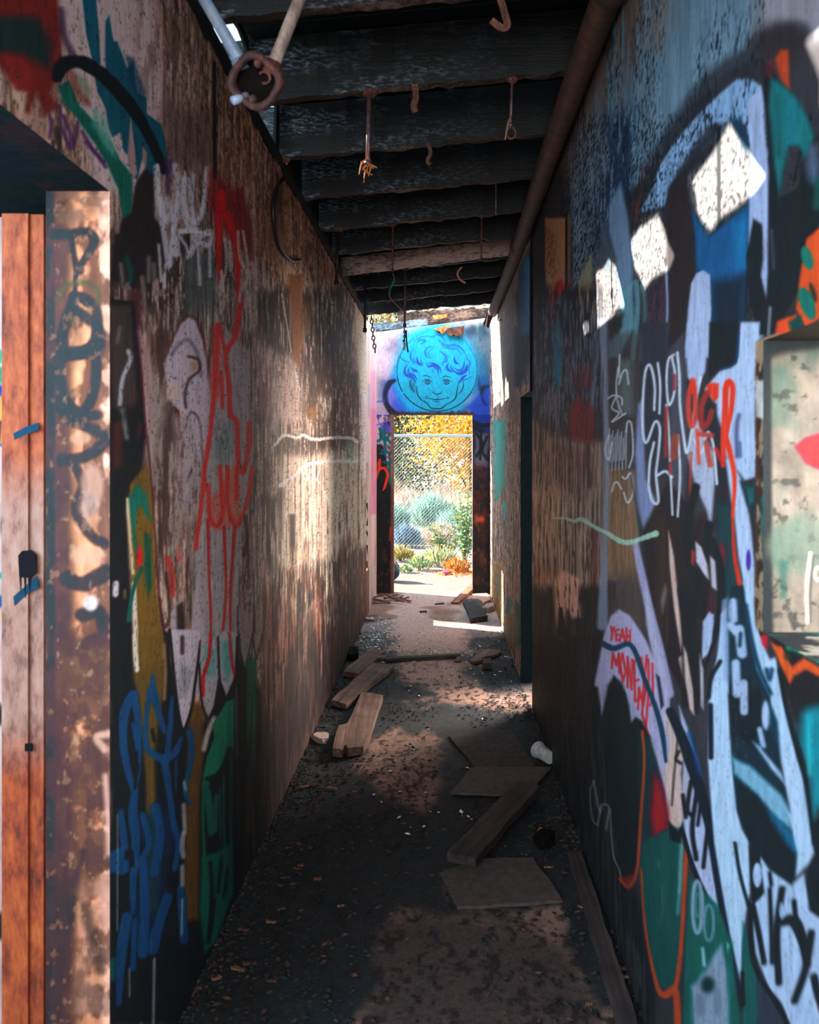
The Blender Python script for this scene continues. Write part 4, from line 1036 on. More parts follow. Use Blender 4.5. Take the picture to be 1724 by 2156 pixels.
    # black and teal field
    p.poly([(805, -40), (880, -40), (920, 300), (1000, 520), (1050, 850), (1100, 1100), (1130, 1270), (1140, 1410), (1100, 1455), (1000, 1385), (900, 1240), (845, 1100), (815, 900), (800, 500)], (10, 58, 70), 4)
    p.poly([(805, 420), (900, 430), (900, 560), (810, 720)], (30, 32, 38), 8, .85)
    p.poly([(870, 500), (950, 480), (960, 640), (900, 760), (850, 700)], (12, 24, 28), 10, .7)
    for s, w in (([(805, 160), (830, 190)], 40), ([(848, 180), (862, 300)], 50), ([(830, 350), (836, 500)], 44), ([(870, 450), (872, 590)], 40), ([(818, 40), (822, 130)], 36)): p.line(s, w, LAV, 4, .95)
    p.line([(855, 200), (850, 260)], 20, (20, 60, 80), 3, .8)
    p.oval(980, 610, 20, 72, LAV, 4)
    p.poly([(915, 740), (945, 760), (1060, 900), (1080, 960), (1010, 880)], LAV, 5, .95)
    p.line([(950, 680), (968, 760)], 26, LAV, 4, .95)
    p.poly([(815, 820), (870, 850), (900, 860), (1060, 1010), (1105, 1090), (1105, 1180), (1040, 1130), (940, 1010), (820, 900)], (136, 184, 208), 7, .95)
    p.line([(990, 1110), (1060, 1200), (1125, 1270)], [40, 80, 70], (26, 120, 156), 9, .9)
    p.poly([(850, 950), (940, 1020), (1080, 1240), (1125, 1300), (1130, 1420), (1100, 1450), (1000, 1385), (900, 1240), (850, 1100)], (8, 42, 50), 9, .9)
    for k in range(16):
        p.oval(812 + (k * 47) % 90, 440 + (k * 61) % 420, 4, 6, (90, 120, 130), 2, .6)
    # white sweep below the window
    p.poly([(868, -60), (900, -20), (935, 180), (1000, 330), (1030, 320), (1060, 500), (1110, 700), (1165, 900), (1225, 1300), (1195, 1350), (1130, 1420), (1140, 1300), (1090, 1100), (1105, 1100), (1060, 850), (1000, 650), (1005, 520), (935, 380), (892, 150)], (178, 204, 232), 4)
    p.line([(880, 60), (912, 240), (950, 380), (1005, 500)], 22, (16, 70, 96), 4, .95)
    p.line([(985, 380), (1000, 430), (1010, 380)], 22, (12, 60, 84), 4, .9)
    p.poly([(1000, 540), (1040, 640), (1055, 830), (1000, 760)], (8, 56, 70), 5, .9)
    p.line([(1048, 380), (1080, 560), (1140, 800), (1190, 980), (1222, 1250)], 22, (18, 22, 28), 3, .95)
    # magenta, orange and teal under the window
    p.poly([(1000, 180), (1320, 180), (1320, 700), (1130, 640), (1070, 420)], (48, 40, 42), 6, .95)
    p.poly([(952, 212), (990, 205), (988, 280), (965, 260)], (206, 40, 66), 3)
    p.poly([(1005, 245), (1062, 270), (1112, 370), (1170, 320), (1247, 365), (1330, 400), (1330, 440), (1247, 415), (1180, 380), (1120, 410), (1100, 450), (1060, 370)], (226, 104, 44), 4, rough=2)
    p.line([(1090, 270), (1150, 290), (1247, 340), (1330, 390)], 24, (0, 140, 108), 3, .95)
    p.oval(1085, 310, 16, 26, (60, 80, 40), 4, .8)
    p.poly([(1145, 600), (1175, 560), (1320, 540), (1320, 1060), (1247, 1080), (1212, 1160), (1185, 930), (1140, 760)], (0, 156, 172), 9, .95, streak=(16, 1.5), thr=.28)
    p.line([(1190, 620), (1200, 900)], 26, (90, 200, 206), 8, .6)
    p.poly([(1130, 700), (1180, 860), (1215, 1150), (1330, 1060), (1330, 1660), (1235, 1640), (1195, 1590), (1170, 1450), (1225, 1300), (1165, 900)], (24, 26, 32), 6, .95)
    # letters at the foot
    p.poly([(905, 1560), (955, 1320), (1000, 1385), (1110, 1462), (1172, 1400), (1200, 1590), (1330, 1680), (1330, 2300), (1120, 2300), (1080, 2160), (1000, 1985), (930, 1805)], (172, 196, 224), 4)
    p.poly([(895, 1260), (950, 1320), (975, 1500), (910, 1570)], (28, 32, 40), 4, .95)
    p.oval(938, 1410, 22, 62, (172, 196, 224), 3)
    for s, w in (([(1000, 1480), (1006, 1620), (1012, 1850)], 22), ([(918, 1570), (945, 1700), (972, 1850)], 28), ([(1062, 1480), (1036, 1700), (1046, 1950)], 36), ([(1050, 1650), (1120, 1640), (1165, 1740), (1188, 1860)], [40, 60, 50, 40]), ([(1122, 1540), (1136, 1680)], 26), ([(1208, 1700), (1180, 1880), (1125, 2040)], 40), ([(1222, 1920), (1240, 2000), (1300, 2200)], 40), ([(960, 1960), (1050, 2060), (1100, 2200)], 22), ([(1000, 1400), (1008, 1460)], 20)): p.line(s, w, (20, 26, 34), 3.5, .95)
    p.oval(1060, 1590, 12, 40, (172, 196, 224), 3, .9)
    # green foot and rings
    p.poly([(600, 1420), (740, 1560), (810, 1750), (865, 2300), (560, 2300), (580, 1700)], (6, 104, 94), 5, .95)
    p.poly([(865, 1640), (935, 1850), (945, 2120), (900, 2300), (865, 2300), (860, 1900)], (8, 100, 96), 5, .95)
    p.poly([(935, 1870), (1000, 1990), (1080, 2170), (1100, 2300), (920, 2300), (945, 2100)], (60, 70, 84), 6, .95)
    p.line([(905, 1560), (908, 1760), (940, 1900), (1040, 2060), (1110, 2200)], 24, (20, 28, 34), 3, .95)
    p.poly([(610, 1970), (650, 1930), (700, 1840), (760, 1755), (795, 1900), (800, 2300), (620, 2300)], (150, 164, 186), 9, .92, rough=5)
    p.oval(690, 1960, 34, 40, (18, 50, 54), 9, .9)
    p.oval(650, 2060, 24, 60, (120, 130, 150), 8, .7); p.oval(740, 2040, 18, 70, (106, 120, 140), 9, .7)
    p.oval(638, 1570, 24, 130, (150, 168, 186), 3, .9, ring=20); p.oval(640, 1560, 10, 62, (120, 140, 160), 3, .8, ring=10)
    p.oval(695, 1650, 24, 90, (130, 150, 170), 3, .8, ring=16)
    p.line([(664, 1780), (672, 1860)], 18, (180, 196, 206), 4, .8)
    p.line([(862, 1900), (868, 2060)], 20, (18, 22, 26), 3, .9)
    p.poly([(780, 1740), (800, 1760), (790, 1800)], (130, 190, 180), 3, .8)
    p.crop(0, 0, 1)
    p.tint((54, 56, 62), 190, 150, .72, .22, .06, 23)


def paint_right_far(p):
    """right wall beyond the gap, and the strip over the gap"""
    p.fill((190, 168, 154)); p.crop(0, 0, 1)
    p.vary(16, 4, .25, 4)
    p.tint((72, 58, 54), 22, 5, .56, .8, .08, 5)
    p.tint((226, 204, 190), 40, 9, .60, .75, .06, 6)
    p.tint((40, 34, 34), 90, 30, .62, .8, .06, 7)
    p.poly([(1020, 640), (1075, 560), (1092, 560), (1092, 900), (1078, 880), (1030, 700)], (136, 132, 122), 5, .7)
    p.crop(*Q_)
    p.poly([(600, 1000), (670, 900), (690, 600), (770, 400), (860, 250), (870, 700), (850, 1600), (740, 2300), (640, 2300), (660, 1500)], (56, 60, 72), 6, .9)
    p.poly([(715, 560), (770, 380), (870, 500), (850, 900), (855, 1400), (820, 1620), (690, 1600), (680, 1000)], (34, 148, 206), 6, .97, rough=2)
    p.poly([(800, 560), (860, 560), (850, 1500), (790, 1500)], (150, 172, 216), 8, .8, streak=(70, 10), thr=.4)
    p.poly([(680, 700), (740, 700), (720, 1300), (670, 1200)], (20, 90, 150), 8, .7)
    p.poly([(700, 1600), (830, 1600), (830, 2300), (700, 2300)], (60, 110, 150), 8, .8, streak=(50, 3), thr=.42)
    p.poly([(600, 1500), (680, 1500), (690, 2400), (600, 2400)], (40, 40, 46), 6, .9)
    p.poly([(350, 1375), (415, 1375), (415, 1410), (350, 1410)], (16, 16, 20), 1)
    p.crop(1000, 1000, 6.158)
    T = (0, 176, 170)
    p.poly([(250, -700), (390, -700), (395, 100), (300, 330), (260, 330)], T, 4, 1, streak=(22, 2), thr=.26)
    p.poly([(355, 360), (405, 360), (400, 620), (370, 560)], (30, 196, 206), 2)
    p.poly([(400, -200), (460, -200), (450, 900), (400, 900)], (150, 150, 156), 6, .7, streak=(40, 2), thr=.4)
    p.poly([(245, 1150), (330, 1150), (330, 1980), (290, 1980), (245, 1700)], (176, 132, 44), 6, .85, streak=(30, 2), thr=.3)
    p.poly([(270, 1300), (330, 1250), (330, 1560), (280, 1560)], (120, 140, 134), 5, .8)
    p.poly([(410, 1600), (470, 1560), (460, 1800), (410, 1800)], (20, 120, 120), 6, .8)
    p.poly([(520, 1640), (600, 1700), (600, 2200), (540, 2200)], (10, 104, 88), 6, .85)
    p.poly([(400, 1850), (520, 1800), (540, 2300), (420, 2300)], (130, 108, 56), 9, .7)
    p.poly([(430, 1300), (540, 1250), (520, 1620), (450, 1600)], (206, 150, 130), 8, .6, streak=(50, 3), thr=.5)


def paint_right_gap(p):
    """end face of the far right wall in the gap"""
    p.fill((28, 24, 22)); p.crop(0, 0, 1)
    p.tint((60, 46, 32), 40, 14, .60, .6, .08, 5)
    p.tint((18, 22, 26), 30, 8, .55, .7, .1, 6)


def paint_window_jamb(p):
    """concrete seen inside the small opening on the right"""
    p.fill((128, 121, 111)); p.crop(0, 0, 1)
    p.vary(26, 26, .2, 3)
    p.tint((72, 104, 92), 9, 9, .52, .6, .12, 4)
    p.tint((60, 62, 58), 60, 60, .66, .7, .06, 5)
    p.poly([(1580, 690), (1622, 690), (1626, 1340), (1580, 1340)], (30, 30, 30), 6, .95)
    p.poly([(1580, 690), (1800, 690), (1800, 720), (1650, 742), (1600, 760)], (26, 28, 28), 12, .9)  # lintel shadow painted across the top of the jamb
    p.poly([(1674, 940), (1696, 922), (1740, 908), (1800, 900), (1800, 1010), (1740, 995), (1696, 975)], (150, 10, 54), 5)
    p.oval(1700, 1150, 90, 60, (104, 122, 110), 18, .7)
    p.line([(1706, 1165), (1698, 1240), (1700, 1310)], 8, (200, 190, 180), 2, .9); p.line([(1712, 1170), (1706, 1240), (1706, 1310)], 4, (80, 76, 70), 2, .8)
    p.oval(1722, 1208, 7, 14, (206, 200, 196), 2, .9, ring=5)
    p.poly([(1640, 1180), (1660, 1180), (1655, 1260), (1642, 1260)], (40, 90, 80), 8, .6)


def paint_window_sill(p):
    p.fill((150, 146, 136)); p.tint((38, 34, 32), 30, 30, .48, .95, .06, 4); p.tint((10, 90, 84), 12, 20, .62, .8, .06, 9)


def paint_lintel(p):
    p.fill((58, 50, 48)); p.vary(14, 14, .3, 5); p.tint((22, 20, 22), 9, 24, .5, .8, .1, 3)


def paint_left_far(p):
    p.fill((226, 196, 190)); p.crop(740, 600, 7.1875)
    p.vary(20, 3, .1, 4)
    p.poly([(285, 1300), (362, 1300), (362, 2300), (285, 2300)], (240, 160, 190), 4, .9)
    p.poly([(225, 1500), (285, 1500), (285, 2000), (225, 2000)], (150, 170, 186), 4, .6)
    p.poly([(130, 1350), (200, 1350), (200, 2200), (130, 2200)], (196, 170, 206), 4, .7)
    p.poly([(165, 1050), (210, 1050), (195, 1260), (170, 1300)], (216, 124, 56), 3, .9)
    p.crop(550, 600, 2.693)
    p.poly([(620, 700), (650, 700), (650, 1300), (620, 1300)], (232, 130, 170), 3, .8)
    p.poly([(615, 1600), (650, 1500), (640, 1860), (620, 1900)], (200, 190, 190), 3, .8)
    p.tint((150, 110, 100), 50, 2, .64, .6, .06, 6)


def paint_left_far_jamb(p):
    p.fill((206, 190, 184)); p.crop(550, 600, 2.693)
    p.poly([(580, 690), (620, 700), (615, 850), (580, 850)], (10, 120, 116), 2)
    p.poly([(580, 850), (625, 850), (618, 920), (580, 920)], (206, 30, 60), 2)
    p.poly([(580, 915), (625, 915), (620, 960), (580, 960)], (20, 110, 160), 2)
    for s in ([(596, 1240), (612, 1300), (600, 1360)], [(596, 1400), (616, 1440)], [(600, 1480), (614, 1560)]): p.line(s, 12, (40, 36, 40), 1, .9)
    p.poly([(570, 1565), (640, 1565), (640, 1900), (570, 1900)], (116, 84, 60), 1.5)


def paint_side_room(p):
    p.fill((186, 168, 166)); p.crop(*J0_)
    p.vary(10, 10, .08, 3)
    for q, c in (([(85, 480), (130, 480), (130, 1200), (85, 1140)], (10, 110, 160)), ([(-20, 1480), (70, 1480), (70, 1580), (-20, 1600)], (10, 160, 130)), ([(-20, 1620), (60, 1640), (40, 1780), (-20, 1760)], (16, 140, 110)), ([(-20, 1790), (60, 1780), (30, 1930), (-20, 1930)], (20, 60, 150))): p.poly(q, c, 4, .95)
    p.line([(95, 1200), (100, 1330)], 12, (50, 110, 190), 3, .8)
    p.line([(75, 400), (68, 470)], 18, (70, 50, 46), 3, .9)
    p.poly([(20, 100), (110, 150), (60, 190), (0, 170)], (20, 80, 120), 4, .7)
    p.crop(*D)
    p.poly([(-20, 500), (70, 480), (60, 640), (20, 760), (-20, 770)], (232, 150, 70), 6, .9)
    p.poly([(-20, 620), (10, 640), (0, 760), (-20, 760)], (30, 26, 50), 4, .9)
    p.line([(-10, 775), (20, 772)], 16, (10, 90, 150), 3)
    p.oval(36, 1240, 30, 78, (26, 24, 28), 5, rough=2)
    p.line([(-10, 1515), (80, 1510)], 34, (30, 150, 140), 4); p.line([(-10, 1668), (90, 1620)], 60, (10, 90, 140), 4)
    p.oval(50, 1750, 40, 40, (214, 150, 40), 7, .9); p.line([(36, 1850), (30, 1960)], 30, (190, 60, 70), 7, .8)
    p.crop(*H_)
    p.oval(-5, 380, 20, 60, (30, 26, 28), 5, .9); p.oval(25, 1000, 18, 20, (110, 106, 110), 4, .7)
    p.oval(20, 1480, 52, 70, (36, 34, 38), 7, .95, rough=4)
    p.line([(0, 1400), (60, 1900)], 6, (90, 80, 80), 2, .6)
# ------------------------------------------------------------------ end wall, floor


def paint_end(p):
    p.fill((176, 164, 182)); p.crop(*K_)
    p.poly([(-100, -200), (560, -200), (420, 400), (300, 760), (-100, 900)], (206, 186, 200), 30, .9)
    p.poly([(250, 350), (420, 280), (380, 460), (220, 480)], (110, 106, 126), 22, .7, rough=6)
    p.poly([(60, 330), (180, 300), (200, 400), (80, 470)], (190, 190, 214), 14, .7)
    p.poly([(60, 820), (140, 830), (120, 960), (60, 960)], (180, 160, 156), 8, .6)
    p.poly([(1200, 140), (1560, 140), (1560, 900), (1380, 900), (1330, 500)], (104, 122, 136), 14, .95)
    p.poly([(1220, 150), (1560, 130), (1560, 220), (1230, 230)], (206, 190, 190), 8, .9)
    p.oval(1290, 280, 80, 50, (52, 66, 82), 9, .9, rough=5); p.oval(1460, 290, 60, 60, (46, 70, 86), 9, .9, rough=5)
    p.poly([(1380, 560), (1560, 560), (1560, 900), (1400, 880)], (60, 110, 140), 14, .8)
    p.poly([(1330, 330), (1560, 340), (1560, 620), (1390, 560)], (84, 124, 136), 18, .7, streak=(26, 14), thr=.45)
    # blue fields either side
    p.poly([(190, 900), (330, 760), (600, 1250), (600, 1330), (300, 1300), (230, 1150)], (92, 96, 200), 10, .95)
    p.poly([(360, 1000), (620, 1200), (660, 1330), (330, 1300)], (40, 110, 200), 16, .8)
    p.poly([(220, 960), (300, 940), (330, 1080), (240, 1120)], (150, 140, 206), 14, .7, rough=5)
    p.poly([(1210, 1230), (1420, 1010), (1560, 900), (1560, 1700), (1340, 1700), (1330, 1300)], (44, 84, 186), 8, .97)
    p.poly([(1360, 780), (1560, 860), (1560, 940), (1440, 1010), (1330, 1040)], (36, 90, 160), 14, .85)
    p.poly([(1400, 820), (1430, 930), (1540, 940), (1460, 1010), (1440, 1080), (1500, 1190), (1460, 1160), (1420, 1030), (1390, 930)], (18, 36, 66), 5, .95)
    p.poly([(1130, 1280), (1210, 1200), (1260, 1290)], (60, 80, 130), 8, .8)
    # soft cyan spray and the disc
    p.oval(865, 750, 590, 590, (24, 150, 196), 16, .55)
    p.poly([(330, 700), (300, 860), (330, 1000), (500, 1290), (1130, 1290), (1200, 1180), (700, 1240)], (14, 176, 216), 14, .9)
    p.oval(862, 735, 528, 535, (6, 168, 200), 5)
    p.poly([(640, 420), (1100, 420), (1180, 760), (1000, 800), (600, 800)], (6, 176, 210), 30, .7)
    p.oval(700, 300, 300, 90, (6, 176, 206), 20, .6)
    # thick dark line, left
    p.line([(310, 870), (240, 910), (195, 1010), (190, 1110), (225, 1210), (290, 1290), (330, 1320)], [40, 70, 66, 62, 70, 84, 84], (16, 32, 52), 3.2, .96)
    p.line([(160, 900), (150, 1010), (170, 1120)], 60, (40, 90, 150), 12, .6)
    p.line([(1330, 1390), (1400, 1430), (1560, 1440)], 70, (14, 24, 50), 3, .95)
    # circle outline in arcs
    IN = (2, 30, 56); BL = (20, 120, 200)

    def arc(a0, a1, w, c, R=520, cx=862, cy=747):
        n = 26
        p.line([(cx + R * math.cos(math.radians(a0 + (a1 - a0) * k / n)), cy + R * math.sin(math.radians(a0 + (a1 - a0) * k / n))) for k in range(n + 1)], w, c, .8, .95, curve=False)
    arc(92, 146, 11, IN); arc(150, 172, 11, IN); arc(172, 210, 9, (14, 70, 120)); arc(210, 262, 8, (18, 130, 196)); arc(300, 345, 6, (18, 120, 180)); arc(345, 389, 8, (16, 80, 140)); arc(31, 89, 10, IN)
    # face
    FC = (2, 34, 54)
    for s, w in (([(596, 940), (600, 1020), (625, 1080), (660, 1120), (705, 1152)], [6, 11, 13, 12, 6]), ([(700, 1135), (750, 1185), (790, 1228), (850, 1236), (915, 1232), (960, 1196), (1012, 1165)], [6, 10, 13, 14, 13, 10, 6]), ([(1012, 1168), (1070, 1130), (1108, 1080), (1120, 1000), (1138, 920)], [6, 12, 13, 11, 6]),
                 ([(805, 1008), (815, 1032), (840, 1040), (862, 1052), (885, 1040), (912, 1034), (920, 1012)], [6, 9, 8, 10, 8, 9, 6]), ([(730, 1070), (718, 1085), (728, 1105)], 8), ([(996, 1078), (1008, 1092), (1000, 1108)], 8), ([(742, 1096), (800, 1110), (850, 1114), (900, 1112), (990, 1100)], [5, 9, 12, 9, 5]),
                 ([(812, 1130), (850, 1142), (892, 1138)], [4, 9, 4]), ([(876, 1070), (880, 1086)], 5), ([(1200, 900), (1202, 945), (1180, 1000), (1136, 1048)], [6, 10, 10, 5]), ([(532, 860), (512, 890), (516, 930), (546, 990), (572, 1020)], [5, 9, 12, 12, 5]), ([(680, 812), (720, 806), (788, 830)], [4, 9, 4]), ([(932, 832), (965, 812), (1040, 826)], [4, 9, 4])):
        p.line(s, w, FC, .8, .95)
    p.poly([(512, 880), (560, 940), (570, 1010), (520, 960)], (8, 70, 96), 9, .6)
    for ex in (738, 985):
        p.line([(ex - 62, 880), (ex - 20, 858), (ex + 30, 866), (ex + 62, 892)], [4, 8, 8, 4], FC, .8, .95)
        p.oval(ex, 888, 28, 26, FC, .8, .95, ring=8); p.oval(ex + 2, 886, 13, 13, (6, 36, 56), .8); p.oval(ex + 8, 882, 4, 4, (120, 220, 235), .5)
        p.line([(ex - 30, 906), (ex, 918), (ex + 34, 904)], 6, FC, .8, .9)
    # curls
    HB = (12, 84, 176); HL = (12, 118, 196)
    for s, w, c in (([(565, 410), (580, 350), (650, 310), (740, 300), (800, 316), (850, 296), (910, 308), (950, 350), (985, 400)], [6, 12, 14, 12, 16, 12, 12, 16, 8], HL), ([(600, 380), (640, 345), (700, 350), (720, 360)], [6, 26, 26, 6], HL), ([(640, 400), (690, 375), (740, 366)], [4, 18, 4], HL), ([(870, 340), (930, 390), (1000, 420), (1090, 410), (1160, 440), (1215, 500), (1240, 560)], [6, 22, 36, 34, 26, 16, 6], HL), ([(900, 370), (960, 440), (1050, 456), (1120, 460), (1180, 540)], [5, 18, 22, 18, 5], HL),
                    ([(830, 420), (750, 440), (712, 490), (730, 560), (800, 580)], [5, 20, 30, 24, 5], HL), ([(830, 440), (775, 470), (750, 520), (790, 562)], [4, 12, 16, 4], HL), ([(560, 440), (520, 520), (530, 600), (590, 670)], [8, 24, 30, 5], HL), ([(560, 560), (570, 620), (600, 640)], [5, 22, 5], HL), ([(600, 560), (616, 640), (680, 682)], [6, 36, 4], HB), ([(650, 590), (660, 640), (690, 660)], [4, 18, 4], HB),
                    ([(885, 480), (940, 520), (980, 560), (950, 620), (925, 680)], [4, 26, 30, 24, 4], HL), ([(1000, 560), (985, 620), (930, 640), (940, 680)], [4, 18, 16, 4], HL), ([(720, 630), (750, 690), (810, 672), (860, 690), (880, 780)], [4, 20, 34, 40, 4], HB), ([(750, 640), (820, 650), (890, 700), (916, 770)], [4, 22, 26, 4], HB), ([(760, 660), (820, 690), (850, 730)], [4, 16, 4], HB),
                    ([(1010, 640), (990, 700), (1020, 740), (1080, 760)], [6, 34, 30, 4], HB), ([(1040, 660), (1050, 720), (1090, 750)], [4, 20, 4], HB), ([(1080, 560), (1100, 630), (1150, 660)], [4, 34, 4], HB), ([(1070, 740), (1150, 780), (1230, 740), (1258, 650)], [5, 40, 50, 8], HB), ([(1070, 700), (1150, 740), (1200, 700), (1220, 600)], [4, 22, 24, 4], HB), ([(1240, 570), (1290, 640), (1272, 700), (1285, 780)], [8, 16, 14, 8], (18, 96, 180)),
                    ([(1250, 790), (1200, 830), (1160, 880), (1136, 910)], [4, 34, 30, 5], HB), ([(1240, 850), (1190, 890)], [14, 4], HB), ([(1300, 824), (1260, 850), (1230, 860)], [12, 8, 3], (10, 90, 140)), ([(480, 660), (445, 720), (455, 790), (540, 830), (590, 900)], [6, 22, 34, 34, 6], HB), ([(500, 700), (490, 770), (560, 800), (600, 860)], [4, 22, 30, 4], HB), ([(520, 700), (560, 730), (620, 740)], [4, 26, 4], HB), ([(530, 760), (580, 750), (620, 770)], [4, 18, 4], HB), ([(570, 860), (560, 950)], [12, 4], (16, 90, 150)), ([(380, 555), (420, 600), (500, 634)], [5, 6, 3], (8, 50, 80))):
        p.line(s, w, c, 1.2, .92)
    p.oval(805, 745, 18, 24, (12, 110, 170), 6, .5)
    # purple marks lower left, burnt rim of the opening
    p.line([(85, 1145), (180, 1135)], 14, (90, 80, 160), 2, .8)
    p.poly([(260, 1275), (1340, 1275), (1340, 1400), (260, 1400)], (70, 46, 62), 4, .9, rough=3)
    p.crop(0, 0, 1)
    p.vary(40, 40, .06, 9)
    p.tint((150, 140, 170), 90, 90, .72, .3, .05, 4)


def paint_end_side(p):
    p.fill((46, 34, 34)); p.crop(*E_)
    p.poly([(200, 740), (400, 740), (400, 1290), (380, 1260), (340, 1010), (280, 1000), (200, 1000)], (196, 178, 196), 3, .97, rough=2)
    p.tint((96, 74, 66), 26, 18, .60, .8, .08, 3); p.tint((24, 22, 30), 20, 12, .58, .7, .08, 4)
    p.poly([(290, 1240), (400, 1240), (400, 1560), (290, 1560)], (30, 36, 60), 8, .7, streak=(14, 10), thr=.45)
    V = (74, 70, 190)
    p.oval(310, 800, 18, 24, V, 2, .9); p.oval(360, 790, 22, 18, V, 2, .9); p.line([(300, 720), (340, 714)], 7, V, 1, .9)
    for s in ([(310, 850), (340, 920)], [(350, 800), (364, 900)], [(298, 870), (390, 840)]): p.line(s, 8, (110, 100, 200), 1.2, .8)
    p.poly([(330, 870), (400, 860), (400, 920), (340, 910)], (80, 80, 190), 4, .8)
    TE = (0, 112, 116)
    for s in ([(320, 900), (345, 970), (388, 930)], [(300, 980), (350, 960), (400, 1000)], [(345, 900), (350, 1050), (320, 1060)], [(330, 1040), (390, 1060)], [(340, 1120), (390, 1120), (380, 1090)], [(380, 1140), (384, 1260)]): p.line(s, 20, TE, 1.6, .9)
    OR = (236, 84, 36)
    p.line([(316, 1100), (318, 1160), (345, 1160), (368, 1200), (350, 1280), (335, 1310)], [12, 16, 18, 20, 18, 6], OR, 1.5, .97)
    p.line([(290, 1220), (305, 1180), (322, 1160)], 16, OR, 1.5, .95)
    p.poly([(295, 1120), (312, 1100), (316, 1180), (298, 1230)], (226, 80, 40), 3, .8)
    p.line([(388, 1560), (384, 1640)], 16, (206, 80, 40), 2, .8)
    p.poly([(388, 760), (410, 760), (410, 2040), (388, 2040)], (150, 110, 96), 2.5, .8)
    # right-hand strip
    p.poly([(935, 700), (1060, 700), (1060, 1300), (935, 1300)], (36, 40, 62), 4, .95)
    p.poly([(935, 760), (1060, 740), (1060, 920), (935, 870)], (40, 70, 170), 4, .9)
    p.line([(935, 850), (1000, 876), (1060, 870)], 28, (14, 20, 40), 2, .95)
    p.poly([(945, 920), (1040, 930), (1040, 1150), (945, 1160)], (150, 150, 170), 8, .6, rough=6)
    for s in ([(960, 930), (1000, 1000), (960, 1080)], [(990, 920), (985, 1100)], [(1030, 950), (1000, 1040), (1030, 1100)]): p.line(s, 16, (24, 40, 46), 2.5, .9)
    p.poly([(940, 1150), (1050, 1150), (1050, 1560), (940, 1560)], (96, 46, 34), 8, .7, streak=(20, 9), thr=.45)
    p.oval(990, 1500, 26, 20, (206, 96, 40), 5, .8); p.oval(960, 1500, 12, 40, (160, 130, 130), 5, .6)
    p.oval(1000, 1760, 30, 60, (120, 92, 84), 9, .6, rough=4); p.oval(1010, 1620, 26, 40, (110, 84, 76), 9, .5)
    p.crop(0, 0, 1)


def paint_floor(p):
    """bare slab with dirt and leaf mould over it"""
    p.fill((150, 122, 108)); p.crop(0, 0, 1)
    p.vary(6, 6, .12, 3); p.vary(40, 40, .10, 5)
    p.crop(*I_)
    DT = (42, 52, 56)
    def dirt(q, soft=5, a=.95, rough=9, seed=0): p.poly(q, DT, soft * 1.6, a, rough * 1.7, rf=12, seed=seed)
    dirt([(380, 258), (560, 252), (680, 268), (690, 300), (640, 320), (740, 370), (660, 400), (640, 430), (500, 440), (340, 430)])
    dirt([(620, 420), (1000, 430), (1200, 440), (1180, 470), (900, 470), (640, 480)], rough=6)
    dirt([(1050, 305), (1290, 320), (1420, 420), (1420, 480), (1180, 460), (1060, 400), (1110, 350)])
    dirt([(1100, 430), (1400, 440), (1420, 640), (1200, 640), (1120, 580), (1020, 530), (1180, 510)])
    dirt([(1000, 240), (1080, 220), (1240, 250), (1280, 300), (1060, 280)], rough=5)
    dirt([(300, 430), (640, 440), (720, 540), (700, 570), (880, 590), (900, 650), (700, 680), (760, 700), (900, 700), (700, 730), (680, 800), (600, 860), (520, 1000), (240, 1000), (200, 700)])
    dirt([(880, 570), (960, 580), (940, 600), (890, 600)], rough=4)
    dirt([(800, 715), (1100, 700), (1420, 730), (1700, 760), (1700, 1100), (1200, 1100), (960, 870), (760, 840), (640, 800)])
    p.crop(*J_)
    dirt([(-400, -60), (560, -100), (640, 20), (700, 110), (880, 190), (960, 160), (960, 420), (1000, 580), (1200, 600), (800, 560), (720, 640), (700, 860), (600, 1100), (500, 1300), (-400, 1300)], 9)
    dirt([(960, -100), (1600, -100), (1720, 700), (1740, 1000), (1560, 940), (1440, 700), (1420, 560), (1000, 560), (940, 300)], 9)
    p.poly([(680, 640), (900, 560), (1250, 640), (1440, 720), (1560, 900), (1560, 1300), (560, 1300), (680, 860)], (62, 56, 56), 40, .7, rough=20)  # near slab painted darker where less light falls
    p.crop(*I_)
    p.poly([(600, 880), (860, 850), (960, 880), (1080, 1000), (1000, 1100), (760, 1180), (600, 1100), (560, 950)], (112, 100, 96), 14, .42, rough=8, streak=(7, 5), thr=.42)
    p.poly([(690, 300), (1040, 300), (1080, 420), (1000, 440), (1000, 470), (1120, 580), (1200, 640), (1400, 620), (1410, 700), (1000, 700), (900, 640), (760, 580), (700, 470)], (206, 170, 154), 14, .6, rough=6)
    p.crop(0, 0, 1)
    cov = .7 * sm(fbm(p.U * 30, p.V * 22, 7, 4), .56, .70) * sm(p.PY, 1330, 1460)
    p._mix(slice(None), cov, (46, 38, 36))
    p._mix(slice(None), .6 * (1 - sm(p.PY, 1290, 1420)) * sm(fbm(p.U * 3, p.V * 2, 77, 3), .3, .5), (226, 206, 200))  # far slab lightened, standing in for more light at the end
    p.tint((110, 88, 78), 120, 120, .70, .5, .05, 9)


def paint_pad(p):
    p.fill((142, 132, 124)); p.vary(3, 9, .1, 3); p.tint((150, 132, 120), 2, 8, .6, .5, .1, 5); p.tint((120, 104, 94), 60, 60, .72, .6, .05, 6)


I_ = (550, 1200, 2.463); J_ = (400, 1600, 1.8147)
# ------------------------------------------------------------------ the building
M = {}
M['paint'] = mat_paint('painted_plaster')
M['floor'] = mat_paint('dirty_concrete', rough=.8, spec=.3, bs=.6, grain=.35, stretch=(1, 1, 1))
LX, RX, RXF, LXF = -0.73, 0.562, 0.548, -0.742
YE = 9.47
CON = (120, 108, 100)


